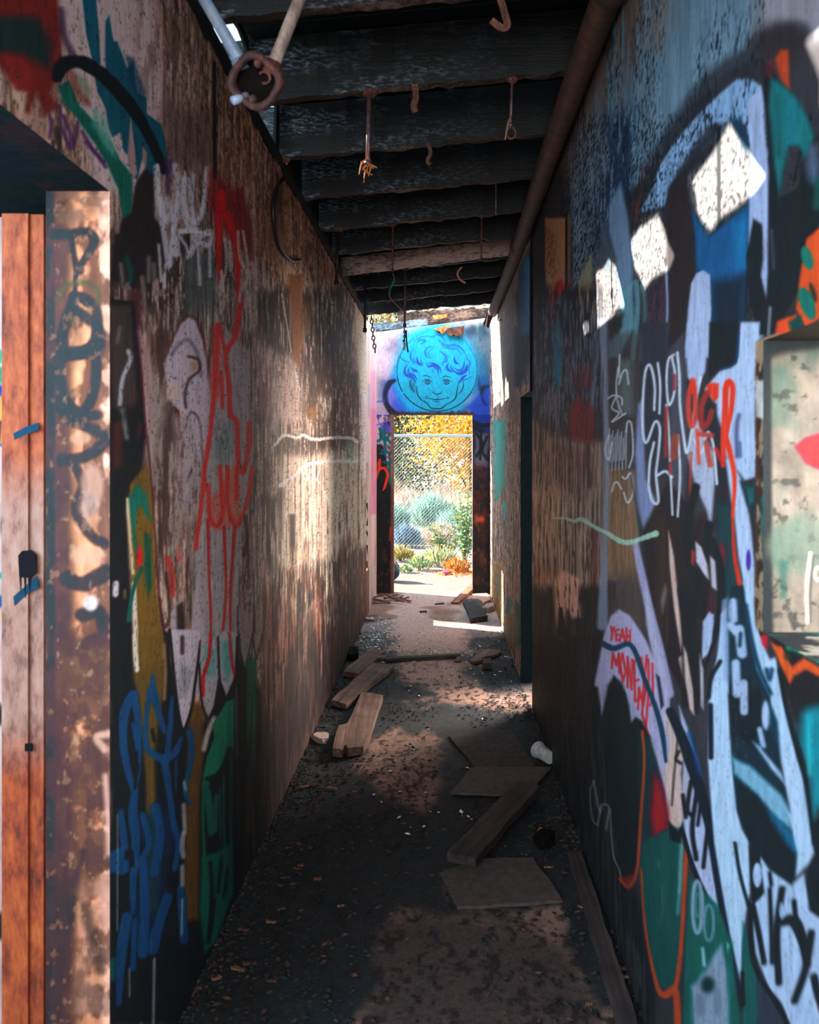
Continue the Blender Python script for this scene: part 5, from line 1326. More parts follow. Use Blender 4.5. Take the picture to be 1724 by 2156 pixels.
def ypx(a, b, X, step):
    """distances along a side wall, closer together near the camera"""
    n = max(2, int(abs(b - a) / step) + 1)
    return np.array([X * F / (q - CX) for q in np.linspace(a, b, n)])


def lin(a, b, step):
    return np.linspace(a, b, max(2, int(round(abs(b - a) / step)) + 1))


GL = (1.38, 1.36, 1.36); GR_ = (1.0, 1.0, 1.0)
WT = .14
HT = 2.92

# left wall with the doorway nearest the camera
p1 = Panel('X', LX, np.concatenate([ypx(231, 771, LX, 2.0)]), lin(0, HT, .0028)); paint_left(p1)
p2 = Panel('X', LX, ypx(-60, 231, LX, 2.4), lin(2.16, HT, .003)); paint_left(p2)
pj = Panel('Y', float(p1.U.min()), lin(LX - WT, LX, .0022), lin(0, 2.16, .003)); paint_left_jamb(pj)
ps = Panel('Z', 2.16, lin(LX - WT, LX, .006), lin(.7, float(p1.U.min()), .008)); paint_lintel(ps)
pl = Plain(); Y0 = float(p1.U.min()); Y1 = float(p1.U.max())
pl.box(LX - WT, LX, Y0, Y1, 0, HT, CON, skip='rn')
pl.box(LX - WT, LX, .7, Y0, 2.16, HT, CON, skip='rb')
pl.box(LX - WT, LX, -2.2, .7, 0, HT, (150, 130, 122))
tag(build_panels('wall_left', [p1, p2, pj, pl], M['paint'], GL), kind='structure')
M['matte'] = mat_paint('bare_matte_concrete', 1.0, .0, .2)
pl = Plain(); pl.box(LX - WT - .17, LX - WT, .7, 2.13, 2.165, 2.42, (40, 34, 33)); pl.box(LX - WT - .9, LX - WT - .17, 1.98, 2.13, 2.19, 2.42, (40, 36, 36))
tag(build_panels('wall_left_header', [ps, pl], M['matte'], (.7, .66, .66)), kind='structure')

# left wall beyond the small opening, with the strip above and the stub below it
Y2 = 8.35
p3 = Panel('X', LXF, lin(Y2, YE, .008), lin(0, HT + .05, .008)); paint_left_far(p3)
p4 = Panel('Y', Y2, lin(LXF - WT, LXF, .005), lin(.45, 1.5, .006)); paint_left_far_jamb(p4)
pl = Plain()
pl.box(LXF - WT, LXF, Y2, YE + .15, 0, HT + .05, CON, skip='rn')
pl.quad([(LXF - WT, Y2, 1.5), (LXF, Y2, 1.5), (LXF, Y2, HT), (LXF - WT, Y2, HT)], (206, 190, 184))
pl.box(LX - WT, LX, Y1, Y2, 0, .45, (140, 104, 80)); pl.box(LX - WT, LX - .012, Y1, Y2, 1.5, HT, (214, 196, 190))
tag(build_panels('wall_left_far', [p3, p4, pl], M['paint']), kind='structure')

# right wall, near, with the small opening beside the camera
YW0, YW = .62, 1.454
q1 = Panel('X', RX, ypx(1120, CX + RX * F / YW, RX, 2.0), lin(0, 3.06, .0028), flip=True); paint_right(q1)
yw = np.linspace(YW0, YW, 150)
q2 = Panel('X', RX, yw, lin(0, 1.27, .003), flip=True); paint_right(q2)
q3 = Panel('X', RX, yw, lin(1.78, 3.06, .003), flip=True); paint_right(q3)
q4 = Panel('Y', YW, lin(RX, RX + .2, .0025), lin(1.27, 1.78, .0025)); paint_window_jamb(q4)
q5 = Panel('Z', 1.27, lin(RX, RX + .2, .004), lin(YW0, YW, .004)); paint_window_sill(q5)
pl = Plain(); YR = float(q1.U.max())
pl.box(RX, RX + .2, YW, YR, 0, 3.06, CON, skip='ln')
pl.box(RX, RX + .2, YW0, YW, 0, 1.27, CON, skip='lt'); pl.box(RX, RX + .2, YW0, YW, 1.78, 3.06, (70, 62, 58), skip='l')
pl.box(RX, RX + .2, -2.2, YW0, 0, 3.06, (130, 130, 136))
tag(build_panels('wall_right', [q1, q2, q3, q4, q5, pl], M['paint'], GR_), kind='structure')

# right wall, far, and the strip over the gap
YF = 5.78
r1 = Panel('X', RXF, ypx(1030, CX + RXF * F / YF, RXF, .6), lin(0, 3.06, .006), flip=True); paint_right_far(r1)
r2 = Panel('X', RXF, ypx(CX + RXF * F / YF, CX + RXF * F / (YR + .002), RXF, .6), lin(1.98, 3.06, .006), flip=True); paint_right_far(r2)
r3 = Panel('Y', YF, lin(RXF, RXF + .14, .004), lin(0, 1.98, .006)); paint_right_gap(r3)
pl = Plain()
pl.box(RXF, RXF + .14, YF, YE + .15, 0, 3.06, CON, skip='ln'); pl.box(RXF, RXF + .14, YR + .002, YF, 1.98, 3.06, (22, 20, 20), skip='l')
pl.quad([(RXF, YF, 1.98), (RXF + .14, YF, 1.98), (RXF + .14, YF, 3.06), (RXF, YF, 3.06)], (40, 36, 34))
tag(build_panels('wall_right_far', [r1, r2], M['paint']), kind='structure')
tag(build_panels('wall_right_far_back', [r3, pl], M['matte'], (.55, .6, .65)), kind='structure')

# end wall with the doorway and the painted face
DX0, DX1, DZ = -.552, .352, 2.04
e1 = Panel('Y', YE, lin(LXF, RXF, .0031), lin(DZ, 3.04, .0031)); paint_end(e1)
e2 = Panel('Y', YE, lin(LXF, DX0, .004), lin(0, DZ, .005)); paint_end_side(e2)
e3 = Panel('Y', YE, lin(DX1, RXF, .004), lin(0, DZ, .005)); paint_end_side(e3)
# top edge follows the slope of the roof
top = 2.98 + .13 * (e1.co[:, 0] - LXF)
t = (e1.co[:, 2] - DZ) / (3.04 - DZ); sel = t > .8
e1.co[sel, 2] = (DZ + .8) + (t[sel] - .8) / .2 * (top[sel] - DZ - .8)
pl = Plain()
RIM = (104, 66, 56)
pl.box(LXF, DX0, YE, YE + .15, 0, DZ, RIM, skip='n'); pl.box(DX1, RXF, YE, YE + .15, 0, DZ, (110, 74, 62), skip='n')
pl.quad([(LXF, YE, DZ), (RXF, YE, DZ), (RXF, YE + .15, DZ), (LXF, YE + .15, DZ)], (56, 36, 34))
pl.quad([(LXF, YE + .15, DZ), (RXF, YE + .15, DZ), (RXF, YE + .15, 3.14), (LXF, YE + .15, 2.98)], CON)
pl.quad([(LXF, YE, 2.98), (RXF, YE, 3.147), (RXF, YE + .15, 3.147), (LXF, YE + .15, 2.98)], (190, 160, 150))
tag(build_panels('wall_end', [e1, e2, e3, pl], M['paint']), kind='structure')

# floor and the pad outside
ys = np.array([EYE * F / (q - CY) for q in np.concatenate([np.linspace(2400, 1500, 420), np.linspace(1498, 1249, 190)])])
ys = np.concatenate([np.linspace(-2.2, ys[0] - .02, 20), ys])
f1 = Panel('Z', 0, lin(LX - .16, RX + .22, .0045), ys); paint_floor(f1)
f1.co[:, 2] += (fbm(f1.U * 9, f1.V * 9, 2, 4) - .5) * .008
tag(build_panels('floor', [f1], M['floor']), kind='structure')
pad = Panel('Z', -.004, lin(-3, 3.4, .05), lin(YE + .02, 10.95, .03)); paint_pad(pad)
pl = Plain(); pl.box(-5, LX - .16, -2.2, YE + .02, -.1, -.004, (126, 110, 100)); pl.box(RX + .22, 4, -2.2, YE + .02, -.1, -.004, (140, 124, 112))
tag(build_panels('floor_outside', [pad, pl], M['floor']), kind='structure')

# wall of the room on the left, seen past the doorway
sr = Panel('Y', 2.14, lin(-3.2, LX - WT, .004), lin(0, 2.7, .005)); paint_side_room(sr)
pl = Plain(); pl.box(-3.2, LX - WT, 2.14, 2.26, 0, 2.7, CON, skip='n')
tag(build_panels('wall_left_room', [sr, pl], M['paint']), kind='structure')

# ------------------------------------------------------------------ roof
M['char'] = mat_char('charred_timber', (.0050, .0095, .0115), (.06, .062, .075), .80, .45, .5, 1.0, (-.75, .25, (.28, .42, .56)))  # bluish tint toward the left ends stands in for sky sheen
M['char_edge'] = mat_char('lit_timber_edge', (.02, .014, .013), (.22, .15, .125), .60, .7, .3)  # joist undersides: bounced light put into the colour as a paler brown
M['char2'] = mat_char('charred_boards', (.005, .0095, .0115), (.03, .033, .036), .82, .6, .3)
M['pale'] = mat_char('smoke_stained_plank', (.10, .075, .066), (.56, .43, .37), .44, .6, .4, 1.0)
SL = .095


def zj(X): return 2.92 + SL * (X - LX)


names = ['nearest of the row, almost over the camera', 'second of the row', 'third of the row', 'fourth of the row', 'fifth of the row', 'sixth of the row', 'seventh of the row', 'eighth of the row', 'ninth of the row', 'tenth of the row', 'eleventh of the row', 'last of the row before the open end', '', '']
JY = [2.577 + .598 * k for k in range(-2, 10)]
joists = []
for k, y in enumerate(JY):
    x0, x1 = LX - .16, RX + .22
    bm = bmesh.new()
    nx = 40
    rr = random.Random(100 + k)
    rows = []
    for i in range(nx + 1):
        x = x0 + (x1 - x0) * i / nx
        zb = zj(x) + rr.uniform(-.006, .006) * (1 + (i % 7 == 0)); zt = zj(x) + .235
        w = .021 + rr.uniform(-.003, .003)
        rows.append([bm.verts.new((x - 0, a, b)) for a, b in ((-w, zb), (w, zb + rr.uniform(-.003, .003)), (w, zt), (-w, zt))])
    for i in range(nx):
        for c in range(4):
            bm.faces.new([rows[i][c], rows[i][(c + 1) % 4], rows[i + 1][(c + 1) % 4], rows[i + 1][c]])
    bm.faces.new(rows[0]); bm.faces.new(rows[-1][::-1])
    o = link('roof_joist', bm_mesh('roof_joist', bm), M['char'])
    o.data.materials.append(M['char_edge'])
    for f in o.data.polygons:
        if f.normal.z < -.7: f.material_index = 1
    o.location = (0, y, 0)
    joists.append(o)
vis = [o for o in joists]
for k, o in enumerate(vis):
    tag(o, ('charred black roof joist across the passage, %s counted down from the top of the photo' % ['', '', 'first', 'second', 'third', 'fourth', 'fifth', 'sixth', 'seventh', 'eighth', 'ninth', 'tenth'][k]) if k > 1 else 'charred black roof joist overhead, nearer than the photo shows', 'joist', 'charred joists under the roof')

# deck above the joists: narrow burnt boards
bm = bmesh.new()
yy = -1.6; rr = random.Random(5)
while yy < 8.08:
    w = rr.uniform(.13, .17)
    z0 = .238 + rr.uniform(0, .006)
    a = (LX - .016, RX + .26)
    v = [bm.verts.new((x, y, zj(x) + z)) for z in (z0, z0 + .022) for x, y in ((a[0], yy), (a[1], yy), (a[1], yy + w - .004), (a[0], yy + w - .004))]
    for q in ((3, 2, 1, 0), (4, 5, 6, 7), (0, 1, 5, 4), (1, 2, 6, 5), (2, 3, 7, 6), (3, 0, 4, 7)): bm.faces.new([v[i] for i in q])
    yy += w
tag(link('ceiling', bm_mesh('ceiling', bm), M['char2']), kind='structure')

# boards closing the eaves between the joists; burnt through on the left
SUN = Vector((1, -.5, -.69)).normalized()
XH = LX - .008
PATCH = {
    2: [(1656, 150), (1668, 118), (1690, 86), (1740, 46), (1790, 70), (1800, 150), (1780, 250), (1735, 236), (1708, 205), (1694, 192), (1688, 212), (1676, 206), (1664, 180)],  # lit shapes on the right wall, in photo pixels
    3: [(1455, 382), (1488, 336), (1512, 300), (1535, 258), (1552, 286), (1575, 318), (1588, 340), (1614, 372), (1590, 405), (1560, 430), (1520, 458), (1500, 487), (1478, 470), (1462, 430)],
    4: [(1328, 506), (1345, 478), (1360, 470), (1384, 450), (1398, 478), (1406, 510), (1421, 540), (1410, 568), (1385, 582), (1372, 590), (1358, 612), (1345, 580), (1330, 556)],
    5: [(1254, 572), (1268, 566), (1281, 544), (1296, 560), (1304, 592), (1325, 636), (1318, 654), (1300, 650), (1290, 672), (1257, 700)],
    6: [(1226, 684), (1231, 676), (1238, 676), (1244, 684), (1240, 700), (1230, 706)],
}


def hole(k):
    out = []
    for px, py in PATCH[k]:
        Y = RX * F / (px - CX); z = EYE - (py - CY) / F * Y
        d = (RX - XH)
        out.append((Y + .5 * d, z + .69 * d))
    return out


def eave(x, side):
    bm = bmesh.new()
    for k in range(len(JY) - 1):
        y0, y1 = JY[k] + .024, JY[k + 1] - .024
        z0, z1 = (HT + .001, zj(x) + .237) if side == 'l' else (3.061, zj(x) + .237)
        hs = []
        if side == 'l':
            if k in PATCHK: hs = hole(PATCHK[k])
            elif k == 10: hs = [(y0 + .03, z0 + .012), (y0 + .5, z0 + .012), (y0 + .53, z0 + .1), (y0 + .4, z1), (y0 + .22, z0 + .15), (y0 + .1, z0 + .16)]
        hs = [(min(max(a, y0 + .006), y1 - .006), min(max(b, z0 + .006), z1 - .006)) for a, b in hs]
        loops = [[(y0, z0), (y1, z0), (y1, z1), (y0, z1)]] + ([hs] if hs else [])
        es = []
        for lp in loops:
            vs = [bm.verts.new((x, a, b)) for a, b in lp]
            es += [bm.edges.new((vs[i - 1], vs[i])) for i in range(len(vs))]
        bmesh.ops.triangle_fill(bm, use_beauty=True, use_dissolve=False, edges=es)
    ob = link('eave_board', bm_mesh('eave_board', bm), M['char2'])
    so = ob.modifiers.new('thickness', 'SOLIDIFY'); so.thickness = .012; so.offset = 0
    return ob


PATCHK = {}
for k in PATCH:
    yc = np.mean([a for a, b in hole(k)])
    PATCHK[int(np.searchsorted(JY, yc)) - 1] = k
o = eave(XH, 'l'); o.name = 'trim_1'; tag(o, kind='structure')
o = eave(RX + .12, 'r'); o.name = 'trim_2'; tag(o, kind='structure')
# wall plate, a burnt timber along the top of the left wall
bm = bmesh.new(); rr = random.Random(3); rows = []
for i in range(90):
    y = .2 + i * (7.75 / 89)
    a = rr.uniform(-.006, .006)
    rows.append([bm.verts.new((x, y, z)) for x, z in ((LX - .04, HT - .035 + a), (LX + .012 + a, HT - .05 + rr.uniform(-.02, .008)), (LX + .012, HT + .002), (LX - .04, HT + .004))])
for i in range(len(rows) - 1):
    for c in range(4): bm.faces.new([rows[i][c], rows[i][(c + 1) % 4], rows[i + 1][(c + 1) % 4], rows[i + 1][c]])
bm.faces.new(rows[0]); bm.faces.new(rows[-1][::-1])
o = link('trim_3', bm_mesh('trim_3', bm), M['char2']); tag(o, kind='structure')
# ------------------------------------------------------------------ things overhead
M['pipe'] = mat_rust('brown_pipe', (.020, .012, .010), (.055, .026, .017), (.11, .045, .024), .7, .8)
M['rust'] = mat_rust('rusted_iron', (.012, .006, .007), (.045, .014, .013), (.14, .045, .03), .75, 2.2)
M['orange'] = mat_rust('orange_rust', (.12, .022, .008), (.50, .11, .022), (.62, .26, .10), .85, .8, s0=.30, s1=.72)
M['conduit'] = mat_rust('galvanised_conduit', (.14, .22, .32), (.22, .33, .47), (.34, .42, .52), .5, .7, .15)
M['conduit2'] = mat_rust('weathered_conduit', (.16, .12, .10), (.34, .28, .24), (.46, .42, .38), .6, 1.0, .1)
M['rod'] = mat_rust('hanger_rod', (.07, .04, .045), (.17, .10, .11), (.30, .22, .22), .45, 3, .4)
M['dark'] = mat_plain('black_cable', (.012, .011, .012), .5)
M['frayed'] = mat_plain('frayed_orange_strand', (.62, .24, .07), .6)
M['strap'] = mat_rust('bent_strap', (.04, .016, .012), (.12, .05, .035), (.22, .10, .07), .8, 3)
M['strapl'] = mat_plain('pink_primed_strap', (.52, .22, .15), .6)
M['green'] = mat_plain('green_wire', (.02, .20, .13), .5)
M['brass'] = mat_plain('tan_wire', (.30, .22, .12), .5)
M['white'] = mat_plain('white_plastic', (.80, .80, .80), .4)
M['black_hole'] = mat_plain('soot', (.006, .005, .005), .95, .08)

# pipe along the right-hand wall
pts = []; rr = random.Random(8)
for i in range(40):
    y = -.6 + i * (8.2 + .6) / 39
    pts.append((.506 + .006 * math.sin(y * 1.3), y, EYE + 1.395 + .01 * math.sin(y * .9)))
pipe = tube('ceiling_pipe', pts, .047, M['pipe'], None, 20)
tag(pipe, 'long brown rusty pipe running along the top of the right wall', 'pipe')
# its couplings and torn end
for y in (2.45, 5.55):
    tube('pipe_coupling', [(.508, y - .05, EYE + 1.395), (.508, y + .05, EYE + 1.395)], .054, M['pipe'] if y < 3 else M['rust'], pipe, 20)
bm = bmesh.new()
q = [at(1046, 640, 8.15), at(1028, 692, 8.15), at(1024, 686, 8.15), at(1019, 690, 8.16), at(1017, 682, 8.17), at(1030, 648, 8.18)]
vs = [bm.verts.new(x) for x in q]; vb = [bm.verts.new(x + Vector((0, .02, 0))) for x in q]
for i in range(6): bm.faces.new([vs[i - 1], vs[i], vb[i], vb[i - 1]])
bm.faces.new(vs); bm.faces.new(vb[::-1])
link('torn_flap', bm_mesh('torn_flap', bm), M['rust'], pipe)

# junction box hanging on two conduits
BY = 1.66
box = empty('junction_box', at(540, 172, BY))
tag(box, 'round rusted open junction box hanging by the top of the left wall', 'junction box')


def local(o, p): return Vector(p) - o.location


bm = bmesh.new()
seg = 24; prof = [(.048, -.022), (.051, -.018), (.053, .0), (.052, .020), (.047, .026), (.039, .024), (.036, .016), (.038, -.014)]
wob = [1 + .06 * math.cos(4 * 2 * math.pi * k / seg + .6) + random.Random(k).uniform(-.02, .02) for k in range(seg)]
axis = Vector((.12, -1, -.42)).normalized(); ex = axis.cross(Vector((0, 0, 1))).normalized(); ez = ex.cross(axis).normalized()
rings = []
for r, h in prof:
    rings.append([bm.verts.new((ex * math.cos(2 * math.pi * k / seg) + ez * math.sin(2 * math.pi * k / seg)) * r * wob[k] + axis * h) for k in range(seg)])
for i in range(len(rings) - 1):
    for k in range(seg): bm.faces.new([rings[i][k], rings[i][(k + 1) % seg], rings[i + 1][(k + 1) % seg], rings[i + 1][k]])
bm.faces.new(rings[0]); bm.faces.new(rings[-1][::-1])
link('box_body', bm_mesh('box_body', bm), M['rust'], box, True)
bm = bmesh.new(); vs = [bm.verts.new((ex * math.cos(2 * math.pi * k / seg) + ez * math.sin(2 * math.pi * k / seg)) * .039 + axis * -.006) for k in range(seg)]
vb = [bm.verts.new(v.co - axis * .004) for v in vs]
bm.faces.new(vs); bm.faces.new(vb[::-1])
for k in range(seg): bm.faces.new([vs[k - 1], vs[k], vb[k], vb[k - 1]])
link('box_interior', bm_mesh('box_interior', bm), M['black_hole'], box)
c = ex * -.016 + ez * .008 + axis * .002
link('knockout', None or bm_mesh('knockout', (lambda b: (tube_bm(b, [c + (ex * math.cos(t) + ez * math.sin(t)) * .011 for t in np.linspace(.6, 5.2, 12)], .003, 6), b)[1])(bmesh.new())), M['rust'], box, True)
for s in (-1, 1):
    c = ex * .006 * s + ez * -.032 * s + axis * .02
    link('box_lug', bm_mesh('box_lug', (lambda b: (tube_bm(b, [c - axis * .008, c + axis * .006], .008, 10), b)[1])(bmesh.new())), M['rust'], box, True)
for (a, b_), m_, nm, rad in ((((512, 140), (284, -253)), M['conduit'], 'bluish grey conduit', .0125), (((572, 146), (735, -268)), M['conduit2'], 'pale weathered conduit', .0125)):
    A_ = at(a[0], a[1], BY) - box.location; B_ = at(b_[0], b_[1], 1.95) - box.location
    ob = tube('conduit', [A_, A_.lerp(B_, .5), B_], rad, m_, box, 14)
    ob['label'] = nm + ' rising to the roof joist'
tube('conduit_connector', [at(512, 150, BY) - box.location, at(503, 128, BY) - box.location], .016, M['conduit'], box, 14)
tube('conduit_connector', [at(568, 156, BY) - box.location, at(578, 132, BY) - box.location], .017, M['rust'], box, 14)
tube('conduit_stub', [at(520, 202, BY) - box.location, at(490, 212, BY - .02) - box.location], [.008, .0085], M['conduit'], box, 12)

# hanger rods, straps and wires under the joists


def hz(px, Y): return zj((px - CX) / F * Y)


def top_at(px, Y): return Vector(((px - CX) / F * Y, Y, hz(px, Y)))


def rod(px0, px1, py1, Y, r, label, m='rod', ring=None, fray=False, plate=True):
    o = empty('hanger_rod', top_at(px0, Y))
    t = Vector(); b = at(px1, py1, Y) - o.location
    tag(o, label, 'hanger rod')
    tube('rod', [t + Vector((0, 0, .01)), t.lerp(b, .5), b], r, M[m], o, 8)
    if plate:
        tube('flange', [Vector((0, 0, .004)), Vector((0, 0, -.006)), Vector((0, 0, -.016))], [r * 4, r * 3.6, r * 1.6], M['strap'], o, 12)
        tube('nut', [t.lerp(b, .93), t.lerp(b, .99)], r * 1.9, M[m], o, 6)
    if ring:
        c = b + Vector((0, 0, -ring)); c.x += .004
        ring_curve('ring', c, ring, .0042, M['strap'], o, sx=.8)
        tube('wire_tie', [b + Vector((-.004, -.006, .03)), b + Vector((-.012, -.008, -.0)), b + Vector((-.02, -.006, -.05))], .003, M['brass'], o, 6, True)
    if fray:
        for i in range(9):
            q = random.Random(i)
            p0 = b + Vector((q.uniform(-.01, .01), -.004, q.uniform(-.02, .02)))
            p1 = p0 + Vector((q.uniform(-.03, .04), q.uniform(-.02, .01), q.uniform(-.045, .012)))
            tube('strand', [p0, p0.lerp(p1, .5) + Vector((q.uniform(-.012, .012), 0, q.uniform(-.01, .01))), p1 + Vector((.008 if i % 2 else -.006, 0, -.012))], [.005, .004, .002], M['frayed'], o, 5, True)
    return o


J1, J2, J3, J4, J5 = JY[3], JY[4], JY[5], JY[6], JY[7]
rod(778, 774, 350, J1, .0085, 'thick hanger rod ending in frayed orange strands, under the third joist from the photo\'s top', fray=True)
rod(1079, 1074, 268, J1, .0055, 'slim hanger rod ending in a small open ring near the right wall', ring=.022)
rod(598, 596, 320, J2, .007, 'short dark hanger rod beside the top of the left wall')
rod(1044, 1044, 452, J3, .0035, 'thin rusty wire rod hanging near the right wall, above the pale plank', plate=False)
rod(1014, 1013, 545, JY[6], .005, 'rod crossing in front of the pale plank at its right end', 'strap')
rod(827, 826, 572, JY[6], .0055, 'rod crossing in front of the pale plank at its left end', 'strap')
rod(853, 852, 690, JY[8], .0075, 'long hanger rod in front of the painted face, with a pale stripe', 'rod')
rod(769, 768, 700, JY[8], .0085, 'dark hanger rod close to the far end of the left wall', 'dark')
rod(712, 708, 600, JY[6], .009, 'stubby dark rod against the left wall below the pale plank', 'dark')


def strap(name, pts, Y, w, th, m, label, top=True):
    P = [at(px, py, Y) for px, py in pts]
    if top: P[0].z = zj(P[0].x) + .004
    P = [Vector(p) for p in spline([tuple(p) for p in P], 5)]
    bm = bmesh.new(); rows = []
    for i, p in enumerate(P):
        d = (P[min(i + 1, len(P) - 1)] - P[max(i - 1, 0)]).normalized(); n = d.cross(Vector((0, 1, 0))).normalized()
        rows.append([bm.verts.new(p + n * w / 2 * a + Vector((0, b, 0))) for a, b in ((-1, 0), (1, 0), (1, th), (-1, th))])
    for i in range(len(rows) - 1):
        for c in range(4): bm.faces.new([rows[i][c], rows[i][(c + 1) % 4], rows[i + 1][(c + 1) % 4], rows[i + 1][c]])
    bm.faces.new(rows[0]); bm.faces.new(rows[-1][::-1])
    return tag(link(name, bm_mesh(name, bm), M[m]), label, 'strap')


strap('hanging_strap', [(1048, -20), (1060, 20), (1068, 52), (1056, 58), (1034, 42)], 2.555, .022, .004, 'strap', 'hooked rusty strap hanging at the very top, right of centre')
strap('hanging_strap', [(873, 170), (875, 205), (871, 222), (874, 236)], J1 - .03, .024, .004, 'strap', 'short crumpled strap under the third joist, right of the frayed rod')
strap('hanging_strap', [(901, 300), (906, 322), (900, 338), (906, 347)], J2 - .03, .017, .004, 'strap', 'small curled strap under the fourth joist, near the middle')
strap('hanging_strap', [(972, 562), (963, 575), (968, 588), (980, 596)], 5.93, .014, .004, 'strapl', 'pink curved strap hanging below the right half of the pale plank', False)

# pale plank fixed across under the joists
P0 = at(716, 562, 6.06); P1 = at(1092, 516, 6.06)
d = (P1 - P0); ln = d.length; ang = math.atan2(d.z, d.x)
bm = bmesh.new(); nx = 30; rows = []; rr = random.Random(12)
for i in range(nx + 1):
    x = -ln / 2 + ln * i / nx
    h0 = -.064 + rr.uniform(-.005, .004) - (.02 if 14 < i < 18 else 0) * rr.random(); h1 = .064 - .012 * i / nx
    rows.append([bm.verts.new((x, a, b)) for a, b in ((-.018, h0), (.018, h0), (.018, h1), (-.018, h1))])
for i in range(nx):
    for c in range(4): bm.faces.new([rows[i][c], rows[i][(c + 1) % 4], rows[i + 1][(c + 1) % 4], rows[i + 1][c]])
bm.faces.new(rows[0]); bm.faces.new(rows[-1][::-1])
o = link('cross_plank', bm_mesh('cross_plank', bm), M['pale']); o.location = (P0 + P1) / 2; o.rotation_euler = (0, -ang, 0)
tag(o, 'pale smoke-stained plank fixed across the passage below the joists', 'plank')


def wire(name, pts, Y, r, m, label, cat='wire', top=True):
    P = []
    for q in pts: P.append(at(q[0], q[1], q[2] if len(q) > 2 else Y))
    if top: P[0].z = zj(P[0].x) + .004
    return tag(tube(name, P, r, M[m], None, 6, True), label, cat)


w1 = wire('hanging_wire', [(827, 575), (830, 592), (820, 612), (822, 628), (838, 645), (852, 658)], 6.10, .005, 'brass', 'thin wire with a green upper half dangling under the pale plank', top=False)
tube('green_sleeve', [at(830, 586, 6.10), at(827, 596, 6.10), at(821, 608, 6.10), at(820, 617, 6.10)], .0085, M['green'], w1, 8, True)
wire('hanging_cable', [(768, 690), (766, 706), (758, 728), (759, 745), (766, 768), (764, 790), (761, 812)], 7.9, .011, 'dark', 'black cable dangling beside the far end of the left wall', 'cable', False)
wire('hanging_cable', [(x_, y_, atx(x_, LX + .016)) for x_, y_ in ((598, 375), (584, 392), (577, 420), (575, 450), (579, 485), (588, 515), (602, 538), (616, 549), (631, 547))], 3.6, .010, 'dark', 'black cable looping down the upper left wall', 'cable', False)


def chain(name, pts, Y, label, n, r=.0045):
    P = [at(q[0], q[1], Y) for q in pts]
    o = empty(name, P[0]); tag(o, label, 'chain')
    Q = spline([tuple(p) for p in P], 12)
    cum = [0]
    for i in range(1, len(Q)): cum.append(cum[-1] + float(np.linalg.norm(np.array(Q[i]) - np.array(Q[i - 1]))))
    for k in range(n):
        s = cum[-1] * (k + .5) / n
        c = Vector([np.interp(s, cum, [q[j] for q in Q]) for j in range(3)])
        ring_curve('chain_link', c - P[0], cum[-1] / n * .62, r, M['dark'], o, 'Y' if k % 2 else 'X', 8, sx=.6, sz=1)
    return o


c1 = chain('hanging_chain', [(781, 664), (784, 690), (786, 712), (790, 742)], 8.02, 'dark chain hanging beside the left edge of the painted face', 9, .006)
c2 = chain('hanging_chain', [(851, 692), (852, 706), (850, 720)], JY[8] - .01, 'short dark chain with a white tip hanging over the painted face', 6)
tube('white_tip', [at(851, 722, JY[8]) - c2.location, at(852, 730, JY[8]) - c2.location, at(849, 737, JY[8]) - c2.location], .009, M['white'], c2, 8)
wire('hanging_wire', [(855, 695), (856, 720), (859, 742)], JY[8] - .02, .006, 'dark', 'thin black wire end beside the white-tipped chain', top=False)

# burnt timbers left above the end wall
o = tube('burnt_beam', [at(770, 693, 9.30), at(880, 684, 9.30), at(1030, 668, 9.30)], .01, M['char'], None, 4)
COL.objects.unlink(o); bpy.data.objects.remove(o)


def beam(name, p0, p1, h, dep, m, label, cat='beam', seed=0, rough=.008, group=None):
    d = p1 - p0; ln = d.length
    bm = bmesh.new(); rows = []; rr = random.Random(seed); n = 24
    for i in range(n + 1):
        x = ln * i / n; r1 = lambda: rr.uniform(-rough, rough)
        e = rough * 2 if i in (0, n) else 0
        rows.append([bm.verts.new((x + r1() * .5, a + r1() * .4, b + r1())) for a, b in ((-dep / 2, -h / 2), (dep / 2, -h / 2), (dep / 2, h / 2), (-dep / 2, h / 2))])
    for i in range(n):
        for c in range(4): bm.faces.new([rows[i][c], rows[i][(c + 1) % 4], rows[i + 1][(c + 1) % 4], rows[i + 1][c]])
    bm.faces.new(rows[0]); bm.faces.new(rows[-1][::-1])
    o = link(name, bm_mesh(name, bm), M[m]); o.location = p0
    o.rotation_euler = d.to_track_quat('X', 'Z').to_euler()
    return tag(o, label, cat, group)


M['ashen'] = mat_char('ash_blue_timber', (.012, .02, .028), (.24, .34, .42), .56, .5, .5)
M['burnt_brown'] = mat_char('burnt_brown_timber', (.02, .012, .010), (.30, .18, .12), .6, .7, .3)
beam('burnt_beam', at(774, 692, 9.54), at(900, 680, 9.54), .085, .09, 'ashen', 'ash-blue burnt beam lying on the left of the end wall top', seed=2)
beam('burnt_beam', at(872, 677, 9.72), at(1034, 660, 9.72), .13, .08, 'burnt_brown', 'brown burnt beam lying on the right of the end wall top', seed=3, rough=.014)
beam('burnt_beam', at(838, 667, 9.92), at(1000, 657, 9.92), .10, .05, 'burnt_brown', 'ragged burnt board behind the beams over the end wall', seed=4, rough=.016)
M['tin'] = mat_rust('torn_sheet_metal', (.03, .012, .010), (.09, .03, .02), (.30, .09, .03), .8, 1.2)
M['tin_o'] = mat_rust('orange_sheet_metal', (.20, .05, .015), (.55, .17, .04), (.72, .34, .12), .8, 1.4)


